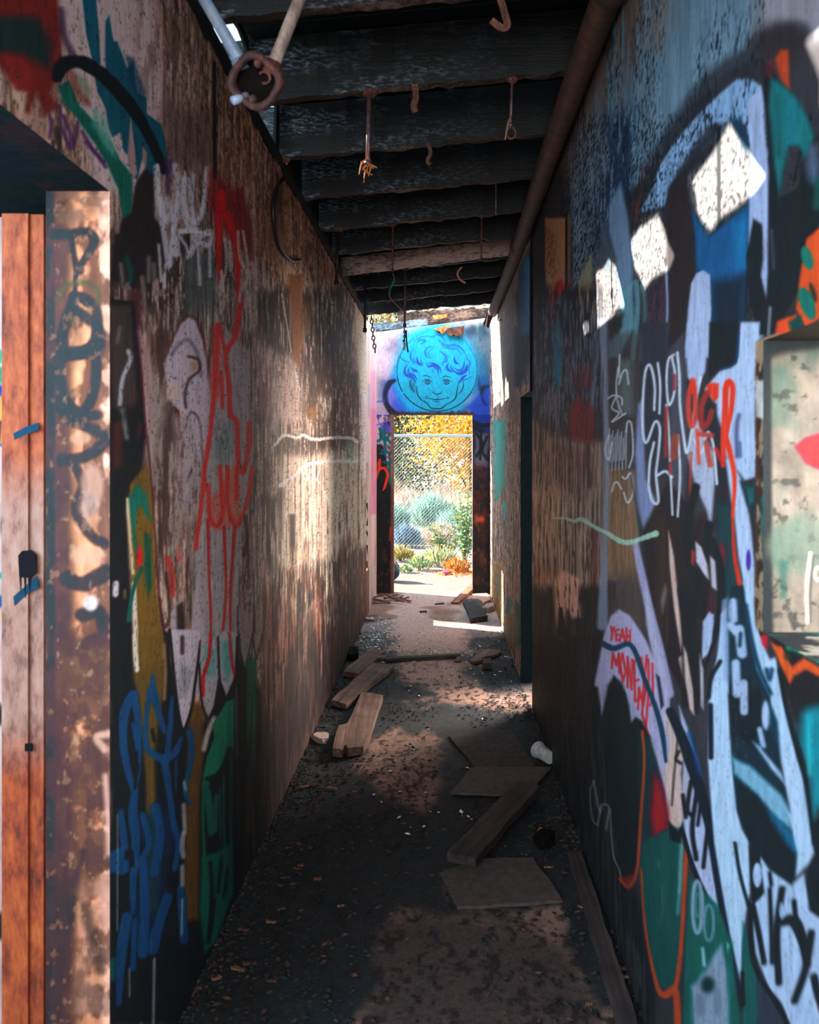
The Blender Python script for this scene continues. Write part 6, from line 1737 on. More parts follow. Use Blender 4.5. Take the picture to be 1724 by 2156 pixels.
def torn(name, pts, Y, m, label, th=.012):
    q = [at(a, b, Y) for a, b in pts]
    bm = bmesh.new(); vs = [bm.verts.new(x) for x in q]; vb = [bm.verts.new(x + Vector((0, th, 0))) for x in q]
    for i in range(len(q)): bm.faces.new([vs[i - 1], vs[i], vb[i], vb[i - 1]])
    bm.faces.new(vs); bm.faces.new(vb[::-1])
    bmesh.ops.triangulate(bm, faces=[f for f in bm.faces if len(f.verts) > 4])
    return tag(link(name, bm_mesh(name, bm), M[m]), label, 'sheet metal')


torn('hanging_sheet', [(912, 692), (946, 684), (948, 690), (938, 696), (934, 702), (929, 703), (926, 698), (919, 696)], 9.44, 'tin_o', 'ragged orange scrap of sheet hanging over the top of the painted disc')
torn('hanging_sheet', [(941, 691), (978, 686), (976, 700), (972, 706), (970, 712), (967, 709), (960, 707), (955, 705), (950, 707), (940, 704)], 9.43, 'tin', 'dark torn sheet hanging over the top right of the painted disc')
torn('hanging_sheet', [(911, 664), (942, 661), (941, 668), (928, 671), (912, 673)], 9.60, 'tin_o', 'bright orange rusted scrap among the burnt beams over the end wall')

# rusted post standing at the left doorway
post = empty('door_post', (-.965, 1.93, 0)); tag(post, 'orange rusted steel post standing in the near left doorway', 'post')
bm = bmesh.new()
prof = [(-.046, -.02), (.014, -.02), (.014, -.012), (.046, -.012), (.046, .02), (-.046, .02)]
hs = lin(0, 2.135, .08); rows = [[bm.verts.new((x, y, z)) for x, y in prof] for z in hs]
for i in range(len(rows) - 1):
    for c in range(6): bm.faces.new([rows[i][c], rows[i][(c + 1) % 6], rows[i + 1][(c + 1) % 6], rows[i + 1][c]])
bm.faces.new(rows[0]); bm.faces.new(rows[-1][::-1])
M['post'] = None
m, nt, b, o_ = nodes('rusted_post')
v = coords(nt, (1, 1, .35)); n1 = noise_tex(nt, v, 34, 7, .7); n2 = noise_tex(nt, coords(nt), 5, 4)
c1_ = ramp(nt, n1, [(.30, (.03, .008, .006)), (.46, (.24, .038, .009)), (.62, (.40, .085, .016)), (.82, (.42, .19, .085))])
c2_ = ramp(nt, n1, [(.30, (.07, .03, .024)), (.5, (.28, .15, .115)), (.75, (.38, .26, .21))])
tcn = nt.nodes.new('ShaderNodeTexCoord'); sp = nt.nodes.new('ShaderNodeSeparateXYZ'); nt.links.new(tcn.outputs['Object'], sp.inputs[0])
zr = ramp(nt, sp.outputs['Z'], [(0, (0,) * 3), (1, (0,) * 3)]); 
mr = N(nt, 'ShaderNodeMapRange'); mr.inputs[1].default_value = 0; mr.inputs[2].default_value = 2.2; nt.links.new(sp.outputs['Z'], mr.inputs[0])
zz = ramp(nt, mr.outputs[0], [(.0, (0,) * 3), (.38, (0,) * 3), (.44, (.95,) * 3), (.66, (.95,) * 3), (.72, (.1,) * 3)])
nt.links.new(mixc(nt, zz, c1_, c2_), b.inputs['Base Color']); b.inputs['Roughness'].default_value = .85
bump(nt, b, n1, .4, .004)
M['post'] = m
link('post_channel', bm_mesh('post_channel', bm), M['post'], post)
M['bluepaint'] = mat_plain('blue_paint', (.002, .035, .07), .8, .15); M['blackpaint'] = mat_plain('black_paint', (.006, .006, .008), .9, .08)


def paintmark(pts, name, m, y):
    q = [at(a, b, y) - post.location for a, b in pts]
    bm = bmesh.new(); vs = [bm.verts.new(x) for x in q]; vb = [bm.verts.new(x + Vector((0, .002, 0))) for x in q]
    for i in range(len(q)): bm.faces.new([vs[i - 1], vs[i], vb[i], vb[i - 1]])
    bm.faces.new(vs); bm.faces.new(vb[::-1])
    link(name, bm_mesh(name, bm), M[m], post)


yb = 1.93 - .0215
paintmark([(28, 912), (60, 896), (82, 890), (82, 906), (60, 912), (30, 926)], 'paint_mark', 'bluepaint', yb)
paintmark([(28, 1256), (78, 1212), (82, 1238), (60, 1248), (30, 1276)], 'paint_mark', 'bluepaint', yb)
paintmark([(38, 1170), (46, 1160), (66, 1158), (76, 1168), (77, 1206), (66, 1214), (62, 1250), (59, 1216), (54, 1216), (53, 1260), (50, 1216), (44, 1216), (43, 1246), (40, 1210)], 'paint_mark', 'blackpaint', yb - .001)
paintmark([(52, 1566), (68, 1566), (68, 1582), (52, 1582)], 'bolt_hole', 'blackpaint', yb - .001)

# ------------------------------------------------------------------ things on the floor
M['plank'] = mat_wood('grey_brown_board', (.07, .042, .032), (.20, .125, .098), (.33, .22, .175), .8)
M['plank_dark'] = mat_wood('scorched_board', (.022, .017, .017), (.062, .048, .045), (.12, .095, .088), .8)
M['plank_red'] = mat_wood('reddish_board', (.16, .05, .03), (.42, .20, .13), (.62, .40, .30), .75)
M['charboard'] = mat_char('burnt_board', (.012, .014, .017), (.16, .15, .16), .62, .7, .3)
M['sheet'] = mat_plain('dirty_hardboard', (.080, .062, .056), .75, .3, .3, 30)
M['sheet2'] = mat_plain('dark_hardboard', (.052, .040, .038), .8, .25, .35, 30)
M['tan'] = mat_plain('tan_cardboard', (.52, .34, .25), .8, .2, .25, 22)
M['stone'] = mat_plain('plaster_lump', (.42, .32, .28), .85, .2, .25, 30)
M['bark'] = mat_wood('splinters', (.08, .035, .022), (.26, .12, .075), (.44, .26, .18), .85)


def iv(x, y): return onfloor(550 + x / 2.463, 1200 + y / 2.463)
def jv(x, y): return onfloor(400 + x / 1.8147, 1600 + y / 1.8147)


Zf = .006
world_slab('floor_plank', [iv(425, 556), iv(575, 425), iv(642, 452), iv(505, 568)], .038, M['plank'], 'short weathered plank nearest the left wall, farthest of three', 'plank', 'loose planks by the left wall', Zf, .004, 5, .008, 1)
world_slab('floor_plank', [iv(362, 706), iv(575, 508), iv(690, 520), iv(440, 730)], .034, M['plank'], 'long grey-brown plank by the left wall, middle of three', 'plank', 'loose planks by the left wall', Zf, .004, 6, .008, 2)
P = [iv(368, 975), iv(400, 850), iv(448, 842), iv(520, 672), iv(632, 690), iv(560, 905), iv(530, 962), iv(450, 976), iv(440, 950), iv(420, 982)]
world_slab('floor_plank', P, .045, M['plank'], 'cracked split plank by the left wall, nearest of three', 'plank', 'loose planks by the left wall', Zf, .004, 3, .005, 3)
world_slab('batten', [iv(630, 470), iv(1030, 452), iv(1032, 460), iv(640, 482)], .022, M['plank_dark'], 'thin dark batten lying straight across the passage floor', 'batten', None, Zf, .002, 5, .004, 4)
world_slab('broken_board', [iv(1080, 486), iv(1160, 428), iv(1245, 424), iv(1225, 452), iv(1150, 470), iv(1110, 505)], .02, M['plank'], 'jagged broken board by the right wall beyond the gap', 'board', None, Zf, .003, 3, .02, 5)
world_slab('wood_block', [iv(1145, 520), iv(1150, 492), iv(1192, 492), iv(1195, 520)], .045, M['plank_dark'], 'small dark wood block by the right wall beside the jagged board', 'block', None, Zf, .003, 2, .004, 6)
world_slab('wood_chip', [iv(1000, 482), iv(1015, 462), iv(1035, 462), iv(1030, 480)], .014, M['plank'], 'small pale wood chip at the right end of the batten', 'chip', None, Zf, .002, 2, .006, 7)
world_slab('wood_chip', [iv(600, 498), iv(620, 484), iv(652, 486), iv(640, 500)], .014, M['plank'], 'small wood chip between the two farther planks by the left wall', 'chip', None, .05, .002, 2, .006, 8)
world_slab('flat_sheet', [iv(972, 866), iv(1130, 838), iv(1290, 832), iv(1420, 1030), iv(1112, 1034), iv(1050, 960)], .008, M['sheet2'], 'large dark flat sheet on the floor left of the cup', 'sheet', None, .002, .001, 4, .006, 9)
world_slab('flat_sheet', [iv(980, 1176), iv(1092, 1042), iv(1504, 1040), iv(1452, 1100), iv(1390, 1178), iv(1200, 1186)], .009, M['sheet'], 'angular brown flat sheet on the floor below the cup', 'sheet', None, .011, .001, 4, .006, 10)
world_slab('flat_sheet', [jv(955, 446), jv(1094, 392), jv(1310, 386), jv(1424, 552), jv(1180, 566), jv(1022, 578)], .012, M['sheet'], 'curled flat board under the end of the slanting plank', 'sheet', None, .004, .001, 4, .006, 11)
# slanting plank resting on two sheets
a, b_ = jv(1035, 425), jv(1290, 140)
d = b_ - a; ln = d.length
pk = slab('slanting_plank', plank_outline(ln, .115, (.01, .02), 4, 14, 5), .034, M['plank_dark'], ((a.x + b_.x) / 2, (a.y + b_.y) / 2, .026), math.atan2(d.y, d.x), (0, 0), 'dark plank lying slantwise across two flat sheets on the right of the floor', 'plank')
# stick along the right wall
a, b_ = jv(1470, 372), jv(1690, 1100)
d = b_ - a; ln = d.length
slab('long_batten', plank_outline(ln, .055, (.004, .01), 9, 14, 3), .02, M['plank_dark'], ((a.x + b_.x) / 2, (a.y + b_.y) / 2, .004), math.atan2(d.y, d.x), (0, 0), 'long narrow batten on the near floor along the right wall', 'batten')
world_slab('plaster_lump', [iv(262, 880), iv(285, 866), iv(350, 868), iv(352, 890), iv(320, 910), iv(290, 896)], .03, M['stone'], 'pale plaster lump on the floor left of the split plank', 'lump', None, .0, .008, 2, .008, 12)
world_slab('plaster_lump', [iv(440, 470), iv(455, 430), iv(500, 428), iv(505, 460), iv(470, 474)], .05, M['black_hole'], 'dark rubble lump between the left wall and farthest plank', 'lump', None, .0, .012, 2, .01, 13)

# paper cup on its side
CUPL = .115
cup = empty('paper_cup', iv(1462, 985))
tag(cup, 'pale crumpled paper cup lying on its side by the right wall', 'cup')
M['cup'] = mat_plain('printed_paper', (.42, .46, .48), .5, .5, .35, 40)
M['cup_base'] = mat_plain('cup_base', (.50, .53, .50), .5, .4, .15, 30)
bm = bmesh.new(); seg = 28
prof = [(.0405, .0), (.0405, .004), (.037, .01), (.031, CUPL - .004), (.0305, CUPL)]
rings = [[bm.verts.new((r * math.cos(2 * math.pi * k / seg) * (1 + .03 * math.sin(3 * 2 * math.pi * k / seg)), -h + CUPL / 2, r * math.sin(2 * math.pi * k / seg))) for k in range(seg)] for r, h in [(.0405, CUPL)] + []] if False else []
for r, h in [(.031, 0), (.0318, .004), (.0365, .07), (.040, .108), (.042, .110), (.042, .115), (.0385, .113), (.034, .06), (.029, .006)]:
    rings.append([bm.verts.new((r * math.cos(2 * math.pi * k / seg), h - CUPL / 2, r * math.sin(2 * math.pi * k / seg) * (1 - .05 * math.sin(h * 30)))) for k in range(seg)])
for i in range(len(rings) - 1):
    for k in range(seg): bm.faces.new([rings[i][k], rings[i][(k + 1) % seg], rings[i + 1][(k + 1) % seg], rings[i + 1][k]])
body = link('cup_wall', bm_mesh('cup_wall', bm), M['cup'], cup, True)
bm = bmesh.new(); vs = [bm.verts.new((.030 * math.cos(2 * math.pi * k / seg), -CUPL / 2 + .003, .030 * math.sin(2 * math.pi * k / seg))) for k in range(seg)]
vb = [bm.verts.new(v.co + Vector((0, .003, 0))) for v in vs]; bm.faces.new(vs); bm.faces.new(vb[::-1])
for k in range(seg): bm.faces.new([vs[k - 1], vs[k], vb[k], vb[k - 1]])
link('cup_bottom', bm_mesh('cup_bottom', bm), M['cup_base'], cup)
rim = ring_curve('cup_rim', (0, CUPL / 2, 0), .0415, .0022, M['cup_base'], cup, seg=28)
cup.location.z = .042; cup.location.y -= .03; cup.rotation_euler = (math.radians(4), 0, math.radians(26)); cup.scale = (1, 1, 1)

# foot of the end wall
def ev(x, y): return onfloor(760 + x / 5.071, 1150 + y / 5.071)
a, b_ = ev(1000, 610), ev(1210, 460)
d = b_ - a
slab('doorway_plank', plank_outline(d.length + .1, .085, (.012, .01), 21, 12, 4), .04, M['plank_red'], ((a.x + b_.x) / 2 + .01, (a.y + b_.y) / 2, .008), math.atan2(d.y, d.x), (0, math.radians(-3)), 'reddish worn plank lying through the far doorway on the right', 'plank')
world_slab('cardboard_scrap', [ev(1185, 590), ev(1190, 540), ev(1345, 532), ev(1385, 596), ev(1300, 640), ev(1262, 600)], .03, M['tan'], 'tan torn cardboard scrap at the right foot of the end wall', 'scrap', None, .004, .004, 4, .014, 14)
world_slab('burnt_board', [ev(1165, 826), ev(1085, 620), ev(1250, 608), ev(1352, 800)], .045, M['charboard'], 'black burnt board lying flat by the right wall near the end', 'board', None, .006, .004, 5, .006, 15)
world_slab('brick_lump', [ev(1310, 700), ev(1330, 672), ev(1420, 660), ev(1425, 696), ev(1360, 716)], .06, M['stone'], 'pale rubble lump between burnt board and right wall', 'lump', None, .0, .012, 2, .012, 16)
world_slab('splinter', [ev(625, 702), ev(700, 698), ev(700, 708), ev(625, 710)], .008, M['plank_dark'], 'thin dark splinter alone mid-floor near the far doorway', 'splinter', None, .004, .001, 2, .003, 17)
world_slab('splinter', [ev(786, 622), ev(888, 612), ev(888, 620), ev(790, 628)], .008, M['plank_dark'], 'thin dark splinter at the edge of the sunlit doorway floor', 'splinter', None, .004, .001, 2, .003, 18)
world_slab('splinter', [ev(46, 772), ev(140, 788), ev(138, 800), ev(50, 790)], .012, M['tan'], 'pale splinter beside the left wall near its far end', 'splinter', None, .004, .001, 2, .003, 19)

# heap of splintered wood at the left foot of the end wall
base = ev(260, 600)
rr = random.Random(31)
heapl = []
for i in range(16):
    x = base.x + rr.uniform(-.15, .24); y = base.y + rr.uniform(-.10, .16)
    Lg = rr.uniform(.10, .26); w_ = rr.uniform(.010, .035)
    o = slab('wood_splinter', plank_outline(Lg, w_, (.02, .02), 50 + i, 5, 3), rr.uniform(.006, .016), M['bark'] if i % 3 else M['plank'], (x, y, .012 + rr.uniform(.0, .07) * max(0, 1 - abs(x - base.x) * 4)), rr.uniform(-.9, .9), (rr.uniform(-.1, .1), rr.uniform(-.35, .35)), bev=0)
    tag(o, 'splinter in the wood heap at left foot of the end wall', 'splinter', 'heap of wood splinters by the end wall')

# chips and bark bits large enough to pick out
M['chip'] = mat_wood('dull_chip', (.03, .02, .016), (.09, .056, .044), (.17, .11, .085), .9)
chips = [(640, 1660, .05), (660, 1655, .06), (700, 1663, .05), (626, 1832, .032), (634, 1826, .024), (600, 1852, .03), (668, 1855, .03), (592, 1918, .03), (718, 1912, .024), (512, 1962, .035), (570, 1946, .03), (525, 2034, .04), (500, 2046, .04), (572, 2070, .035), (455, 2065, .028), (590, 1868, .022), (1155, 1830, .03), (1175, 1725, .03), (1222, 1914, .02), (1312, 2044, .024), (1318, 2063, .024), (935, 1750, .026), (1240, 2120, .02), (950, 1890, .016), (745, 1670, .022), (560, 1745, .02), (608, 1790, .02), (620, 1650, .02), (1180, 1480, .03), (1040, 1440, .025), (1200, 1640, .02)]
for i, (px, py, s) in enumerate(chips):
    q = onfloor(px, py); r = random.Random(70 + i)
    o = slab('wood_chip', plank_outline(s * .9, s * .28, (s * .2, s * .2), 80 + i, 4, 4), .006, M['chip'] if i % 2 else M['bark'], (q.x, q.y, .006), r.uniform(-.5, .5), (r.uniform(-.15, .15), r.uniform(-.1, .1)), bev=0)
    tag(o, 'small chip of wood or bark scattered on the dark floor', 'chip', 'loose chips on the passage floor')

# orange scrap near the right wall
q = jv(1338, 300)
M['oscrap'] = mat_plain('orange_peel', (.52, .14, .04), .6)
bm = bmesh.new(); rows = []
for i in range(7):
    t = i / 6
    rows.append([bm.verts.new((-.02 + .03 * t, .0 + s * .014 * math.sin(math.pi * min(.95, t + .1)), .002 + .035 * math.sin(t * 2.2) + (.006 if s == 0 else 0))) for s in (-1, 0, 1)])
for i in range(6):
    for c in range(2): bm.faces.new([rows[i][c], rows[i][c + 1], rows[i + 1][c + 1], rows[i + 1][c]])
o = link('dry_leaf', bm_mesh('dry_leaf', bm), M['oscrap']); o.location = (q.x, q.y, .004)
so_ = o.modifiers.new('thickness', 'SOLIDIFY'); so_.thickness = .0015
tag(o, 'curled orange dry leaf on the floor near the right wall', 'leaf')
world_slab('plaster_lump', [jv(1310, 330), jv(1330, 305), jv(1385, 308), jv(1395, 335), jv(1350, 350)], .05, M['black_hole'], 'black sooty lump beside the curled orange leaf', 'lump', None, 0, .014, 2, .01, 20)

# litter nobody could count
FOOT = []
for o_f in list(COL.objects):
    if o_f.parent is None and o_f.type == 'MESH' and o_f.get('category') in ('plank', 'batten', 'board', 'block', 'sheet', 'lump', 'scrap', 'splinter') and o_f.location.z < .2 and len(o_f.data.vertices) < 2000:
        mw = Matrix.LocRotScale(o_f.location, o_f.rotation_euler, None)
        pp = [mw @ v.co for v in o_f.data.vertices]
        cxy = np.array([(q.x, q.y) for q in pp])
        FOOT.append((cxy.min(0), cxy.max(0), Matrix(mw).inverted(), (min(v.co.x for v in o_f.data.vertices), max(v.co.x for v in o_f.data.vertices)), (min(v.co.y for v in o_f.data.vertices), max(v.co.y for v in o_f.data.vertices))))
FOOT.append((np.array([cup.location.x - .09, cup.location.y - .09]), np.array([cup.location.x + .09, cup.location.y + .09]), None, None, None))


def clear_of(p, m_=.016):
    for lo, hi, inv, xr_, yr_ in FOOT:
        if lo[0] - m_ < p[0] < hi[0] + m_ and lo[1] - m_ < p[1] < hi[1] + m_:
            if inv is None: return False
            q = inv @ Vector((p[0], p[1], 0))
            if xr_[0] - m_ < q.x < xr_[1] + m_ and yr_[0] - m_ < q.y < yr_[1] + m_: return False
    return True


def flakes(name, n, gen, m, label, cat, smin, smax, cols=None, th=0):
    r = random.Random(hash(name) % 1000); r = random.Random(len(name) * 7 + n)
    V, Q, C = [], [], []
    for i in range(n):
        p = gen(r)
        if p is None or not clear_of(p): continue
        s = r.uniform(smin, smax); a = r.uniform(0, 6.28); el = r.uniform(.35, .9)
        u = Vector((math.cos(a), math.sin(a), r.uniform(-.25, .25))) * s; v = Vector((-math.sin(a), math.cos(a), r.uniform(-.3, .3))) * s * el
        c = Vector((p[0], p[1], .004 + s * .18 + (p[2] if len(p) > 2 else 0))); k = len(V)
        V += [c - u, c - v * .8, c + u * .9, c + v, c + Vector((0, 0, s * .35))]
        Q += [(k, k + 1, k + 4), (k + 1, k + 2, k + 4), (k + 2, k + 3, k + 4), (k + 3, k, k + 4)]
        cc = r.choice(cols) if cols else (.5, .5, .5)
        C += [cc] * 5
    me = bpy.data.meshes.new(name); me.from_pydata([tuple(x) for x in V], [], Q); me.update()
    at_ = me.attributes.new('Col', 'FLOAT_COLOR', 'POINT'); at_.data.foreach_set('color', np.column_stack([np.array(C), np.ones(len(C))]).astype(np.float32).ravel())
    return tag(link(name, me, m), label, cat, None, 'stuff')


M['litter'] = mat_paint('litter', .8, .2, .1, .15)
BR = [(.022, .025, .026), (.032, .025, .022), (.05, .033, .027), (.014, .020, .023), (.018, .025, .028), (.022, .028, .031), (.09, .05, .035)]


def g_litter(r):
    py = r.choice([r.uniform(1330, 1520), r.uniform(1450, 1800), r.uniform(1600, 2156)])
    t = r.random()
    xl = 771 - .465 * (py - 1303); xr = 1057 + .365 * (py - 1330)
    px = xl + (xr - xl) * (t * t * .55 if r.random() < .65 else 1 - t * t * .35)
    if py < 1480 and .3 < (px - xl) / (xr - xl) < .8 and r.random() < .8: return None
    q = onfloor(px, py); return (q.x, q.y)


flakes('leaf_litter', 5200, g_litter, M['litter'], 'dark leaf litter and grit over the passage floor', 'litter', .004, .017, BR)
M['glass'] = mat_plain('glass_shard', (.80, .84, .86), .12, .8, .05)


def g_glass(r):
    k = r.random()
    if k < .45: px, py = r.gauss(795, 22), r.uniform(1300, 1375)
    elif k < .7: px, py = r.gauss(920, 60), r.gauss(1378, 10)
    elif k < .85: px, py = r.gauss(1010, 40), r.uniform(1290, 1440)
    else: px, py = r.uniform(780, 1080), r.uniform(1290, 1760)
    xl = 776 - .465 * (py - 1303); xr = 1050 + .365 * (py - 1330)
    if px < xl or px > xr: return None
    q = onfloor(px, py); return (q.x, q.y)


flakes('broken_glass', 420, g_glass, M['glass'], 'glinting broken glass scattered over the far floor', 'broken glass', .005, .017, [(.7, .74, .78)])
# ------------------------------------------------------------------ outside, beyond the far doorway
M['leaf'] = mat_leaf('leaves', .4)
M['soil'] = mat_plain('dry_soil', (.36, .30, .26), .9, .2, .25, 3, 0, .4)
M['bark2'] = mat_wood('bark', (.05, .035, .03), (.13, .09, .07), (.22, .17, .14), .9, 1, .9, 2)
M['galv'] = mat_plain('galvanised_steel', (.50, .58, .64), .45, .5, .1, 20, .3)
M['wire_m'] = mat_plain('fence_wire', (.30, .40, .40), .5, .5, .1, 20, .2)

nx_, ny_ = 60, 70
gx = np.linspace(-16, 16, nx_); gy = np.concatenate([np.linspace(10.95, 16, 30), np.linspace(16.3, 46, 40)])
GX, GY = np.meshgrid(gx, gy)


def ground_z(x, y):
    return -.012 + .05 * sm(np.asarray(y, float), 14, 17) + 1.1 * sm(np.asarray(y, float), 15, 36) + .05 * (fbm(np.asarray(x, float) * .8 + 40, np.asarray(y, float) * .8, 3) - .5) * sm(np.asarray(y, float), 11, 12)


GZ = ground_z(GX, GY)
me = bpy.data.meshes.new('ground')
idx = np.arange(GX.size).reshape(GX.shape)
fc = np.stack([idx[:-1, :-1], idx[:-1, 1:], idx[1:, 1:], idx[1:, :-1]], -1).reshape(-1, 4)
me.from_pydata(np.stack([GX, GY, GZ], -1).reshape(-1, 3).tolist(), [], fc.tolist()); me.update()
tag(link('ground', me, M['soil'], None, True), kind='structure')


def leaf_mesh(name, pos, dirs, length, width, cols, m, parent=None, seed=0):
    """one small folded blade per position: pos (N,3), dirs (N,3) along the blade"""
    r = np.random.default_rng(seed)
    n = len(pos); d = dirs / (np.linalg.norm(dirs, axis=1, keepdims=True) + 1e-9)
    t = r.normal(size=(n, 3)); s = np.cross(d, t); s /= np.linalg.norm(s, axis=1, keepdims=True) + 1e-9
    l = (length * r.uniform(.6, 1.3, n))[:, None]; w = (width * r.uniform(.6, 1.2, n))[:, None]
    up = np.cross(s, d) * w * .35
    v = np.stack([pos, pos + d * l * .45 + s * w * .5 + up, pos + d * l, pos + d * l * .45 - s * w * .5 + up], 1).reshape(-1, 3)
    k = np.arange(n) * 4
    tri = np.stack([np.stack([k, k + 1, k + 2], 1), np.stack([k, k + 2, k + 3], 1)], 1).reshape(-1, 3)
    me = bpy.data.meshes.new(name)
    me.vertices.add(len(v)); me.vertices.foreach_set('co', v.astype(np.float32).ravel())
    me.loops.add(tri.size); me.loops.foreach_set('vertex_index', tri.astype(np.int32).ravel())
    me.polygons.add(len(tri)); me.polygons.foreach_set('loop_start', np.arange(0, tri.size, 3, dtype=np.int32))
    me.update(calc_edges=True)
    cols = np.array([L(c) for c in cols]); c = cols[r.integers(0, len(cols), n)] * r.uniform(.75, 1.15, (n, 1))
    c4 = np.repeat(np.column_stack([c, np.ones(n)]), 4, 0)
    a = me.attributes.new('Col', 'FLOAT_COLOR', 'POINT'); a.data.foreach_set('color', c4.astype(np.float32).ravel())
    return link(name, me, m, parent)


def tree(name, x, y, h, rad, z0, n, cols, label, leaf=.11, seed=0, group='trees beyond the fence'):
    gz = float(ground_z(x, y))
    o = empty(name, (x, y, gz)); tag(o, label, 'tree', group)
    r = np.random.default_rng(seed)
    nc = 46
    cc = r.normal(size=(nc, 3)); cc /= np.linalg.norm(cc, axis=1, keepdims=True)
    cc = cc * r.uniform(.35, .95, (nc, 1)) * np.array([rad, rad, (h - z0) / 2]) + np.array([0, 0, (h + z0) / 2])
    per = n // nc
    pos = (cc[:, None, :] + r.normal(size=(nc, per, 3)) * rad * .20).reshape(-1, 3)
    dr = r.normal(size=pos.shape) + np.array([0, 0, -.5])
    pos[:, 2] = np.maximum(pos[:, 2], .12)
    leaf_mesh('crown', pos, dr, leaf, leaf * .62, cols, M['leaf'], o, seed)
    tr = [Vector((0, 0, -.1)), Vector((.05 * rad, 0, z0 + .2)), Vector((-.03 * rad, .05, (h + z0) / 2)), Vector((.02, 0, h * .9))]
    tube('trunk', tr, [.045 * h * .4, .03 * h * .4, .022 * h * .4, .008], M['bark2'], o, 9, True)
    for k in range(5):
        c = Vector(cc[k * 7]); a = Vector((0, 0, z0 + .3 + .1 * k))
        tube('branch', [a, a.lerp(c, .5) + Vector((0, 0, .15)), c], [.03, .018, .006], M['bark2'], o, 6, True)
    return o


YEL = [(250, 206, 50), (244, 190, 44), (232, 170, 40), (240, 160, 50), (210, 170, 70), (150, 150, 70), (236, 196, 96)]
DGR = [(64, 96, 84), (80, 110, 90), (110, 128, 96), (52, 80, 74), (150, 150, 100), (204, 170, 70)]
OLV = [(150, 156, 110), (170, 170, 120), (120, 140, 104), (200, 180, 90), (96, 120, 96)]
tree('yellow_tree', .75, 21.5, 5.0, 1.6, -.4, 7000, YEL, 'golden-yellow leafy tree right of centre beyond the chain-link fence', .12, 1)
tree('green_tree', -1.25, 24.5, 5.4, 1.75, -.9, 8500, DGR, 'dark green tree left of centre beyond the chain-link fence', .13, 2)
tree('yellow_tree', -2.9, 21.0, 4.0, .8, .3, 2200, YEL, 'smaller yellow tree behind the left edge of the far doorway', .11, 3)
tree('olive_tree', 2.75, 25.0, 5.4, 1.3, -.4, 4200, OLV, 'olive-green tree behind the right edge of the far doorway', .13, 4)
tree('tall_tree', -1.9, 31.5, 8.6, 2.1, .6, 6500, [(206, 176, 110), (226, 190, 110), (176, 160, 110), (150, 140, 100), (236, 206, 150)], 'tall tan tree whose top shows over the end wall', .17, 5)
tree('tall_tree', 2.9, 33, 8.4, 2.1, .6, 5200, [(214, 180, 90), (190, 164, 90), (140, 140, 92), (236, 200, 120)], 'tall yellow-green tree at the back on the right', .17, 6)


def blades(name, x, y, rx, h, n, cols, label, cat='bush', group=None, seed=0, w=.010, lean=.5, flower=None, kind=None):
    gz = float(ground_z(x, y)) if y > 10.95 else 0
    o = empty(name, (x, y, gz)); tag(o, label, cat, group, kind)
    r = np.random.default_rng(seed)
    a = r.uniform(0, 2 * np.pi, n); q = np.sqrt(r.uniform(0, 1, n)) * rx
    base = np.stack([np.cos(a) * q * .75, np.sin(a) * q * .75, r.uniform(0, h * .62, n) * (1 - .5 * q / rx)], 1)
    dr = np.stack([np.cos(a) * lean * q / rx + r.normal(0, .22, n), np.sin(a) * lean * q / rx + r.normal(0, .22, n), np.ones(n)], 1)
    leaf_mesh('foliage', base, dr, h * .36, w, cols, M['leaf'], o, seed)
    for k in range(4):
        t = random.Random(seed * 9 + k)
        tube('stem', [(0, 0, -.03), (t.uniform(-.3, .3) * rx, t.uniform(-.3, .3) * rx, h * .4), (t.uniform(-.6, .6) * rx, t.uniform(-.5, .5) * rx, h * .75)], [.009, .006, .003], M['bark2'], o, 5, True)
    if flower:
        k = flower[1]
        pos = np.stack([r.uniform(-rx, rx, k) * .9, r.uniform(-rx, rx, k) * .6, r.uniform(h * .25, h * .9, k)], 1)
        tag(leaf_mesh('flowers', pos, r.normal(size=(k, 3)), .045, .04, flower[0], M['leaf'], o, seed + 1), kind='stuff')
    return o


SAGE = [(150, 206, 192), (176, 214, 200), (120, 176, 166), (196, 222, 210), (104, 156, 150), (206, 220, 206)]
BLU = [(110, 140, 176), (130, 160, 190), (96, 120, 150), (150, 186, 190)]
DRY = [(244, 222, 196), (236, 206, 176), (226, 196, 170), (250, 232, 206), (210, 176, 160), (240, 210, 150)]
PNK = [(236, 206, 196), (214, 180, 172), (240, 220, 210), (196, 164, 156), (226, 196, 140)]
k = 0
for x, y, rx, h, n, cols, lab in (
        (-1.75, 17.2, .55, .85, 1700, DRY, 'cream dry brush behind the fence, at the far left'), (-.75, 18.6, .55, .9, 1700, PNK, 'pinkish dry brush behind the fence, left of the middle'), (.25, 17.3, .55, .9, 1700, DRY, 'cream dry brush behind the fence, right of the middle'), (1.2, 18.4, .55, .95, 1700, PNK, 'pinkish dry brush behind the fence, at the far right'),
        (.0, 18.9, .5, 1.0, 1500, PNK, 'tall faded brush below the yellow tree'), (-1.5, 20.3, .6, 1.1, 1500, DRY, 'tall faded brush below the dark green tree')):
    blades('dry_bush', x, y, rx, h, n, cols, lab, 'bush', 'dry brush beyond the fence', 20 + k, .02, .5); k += 1
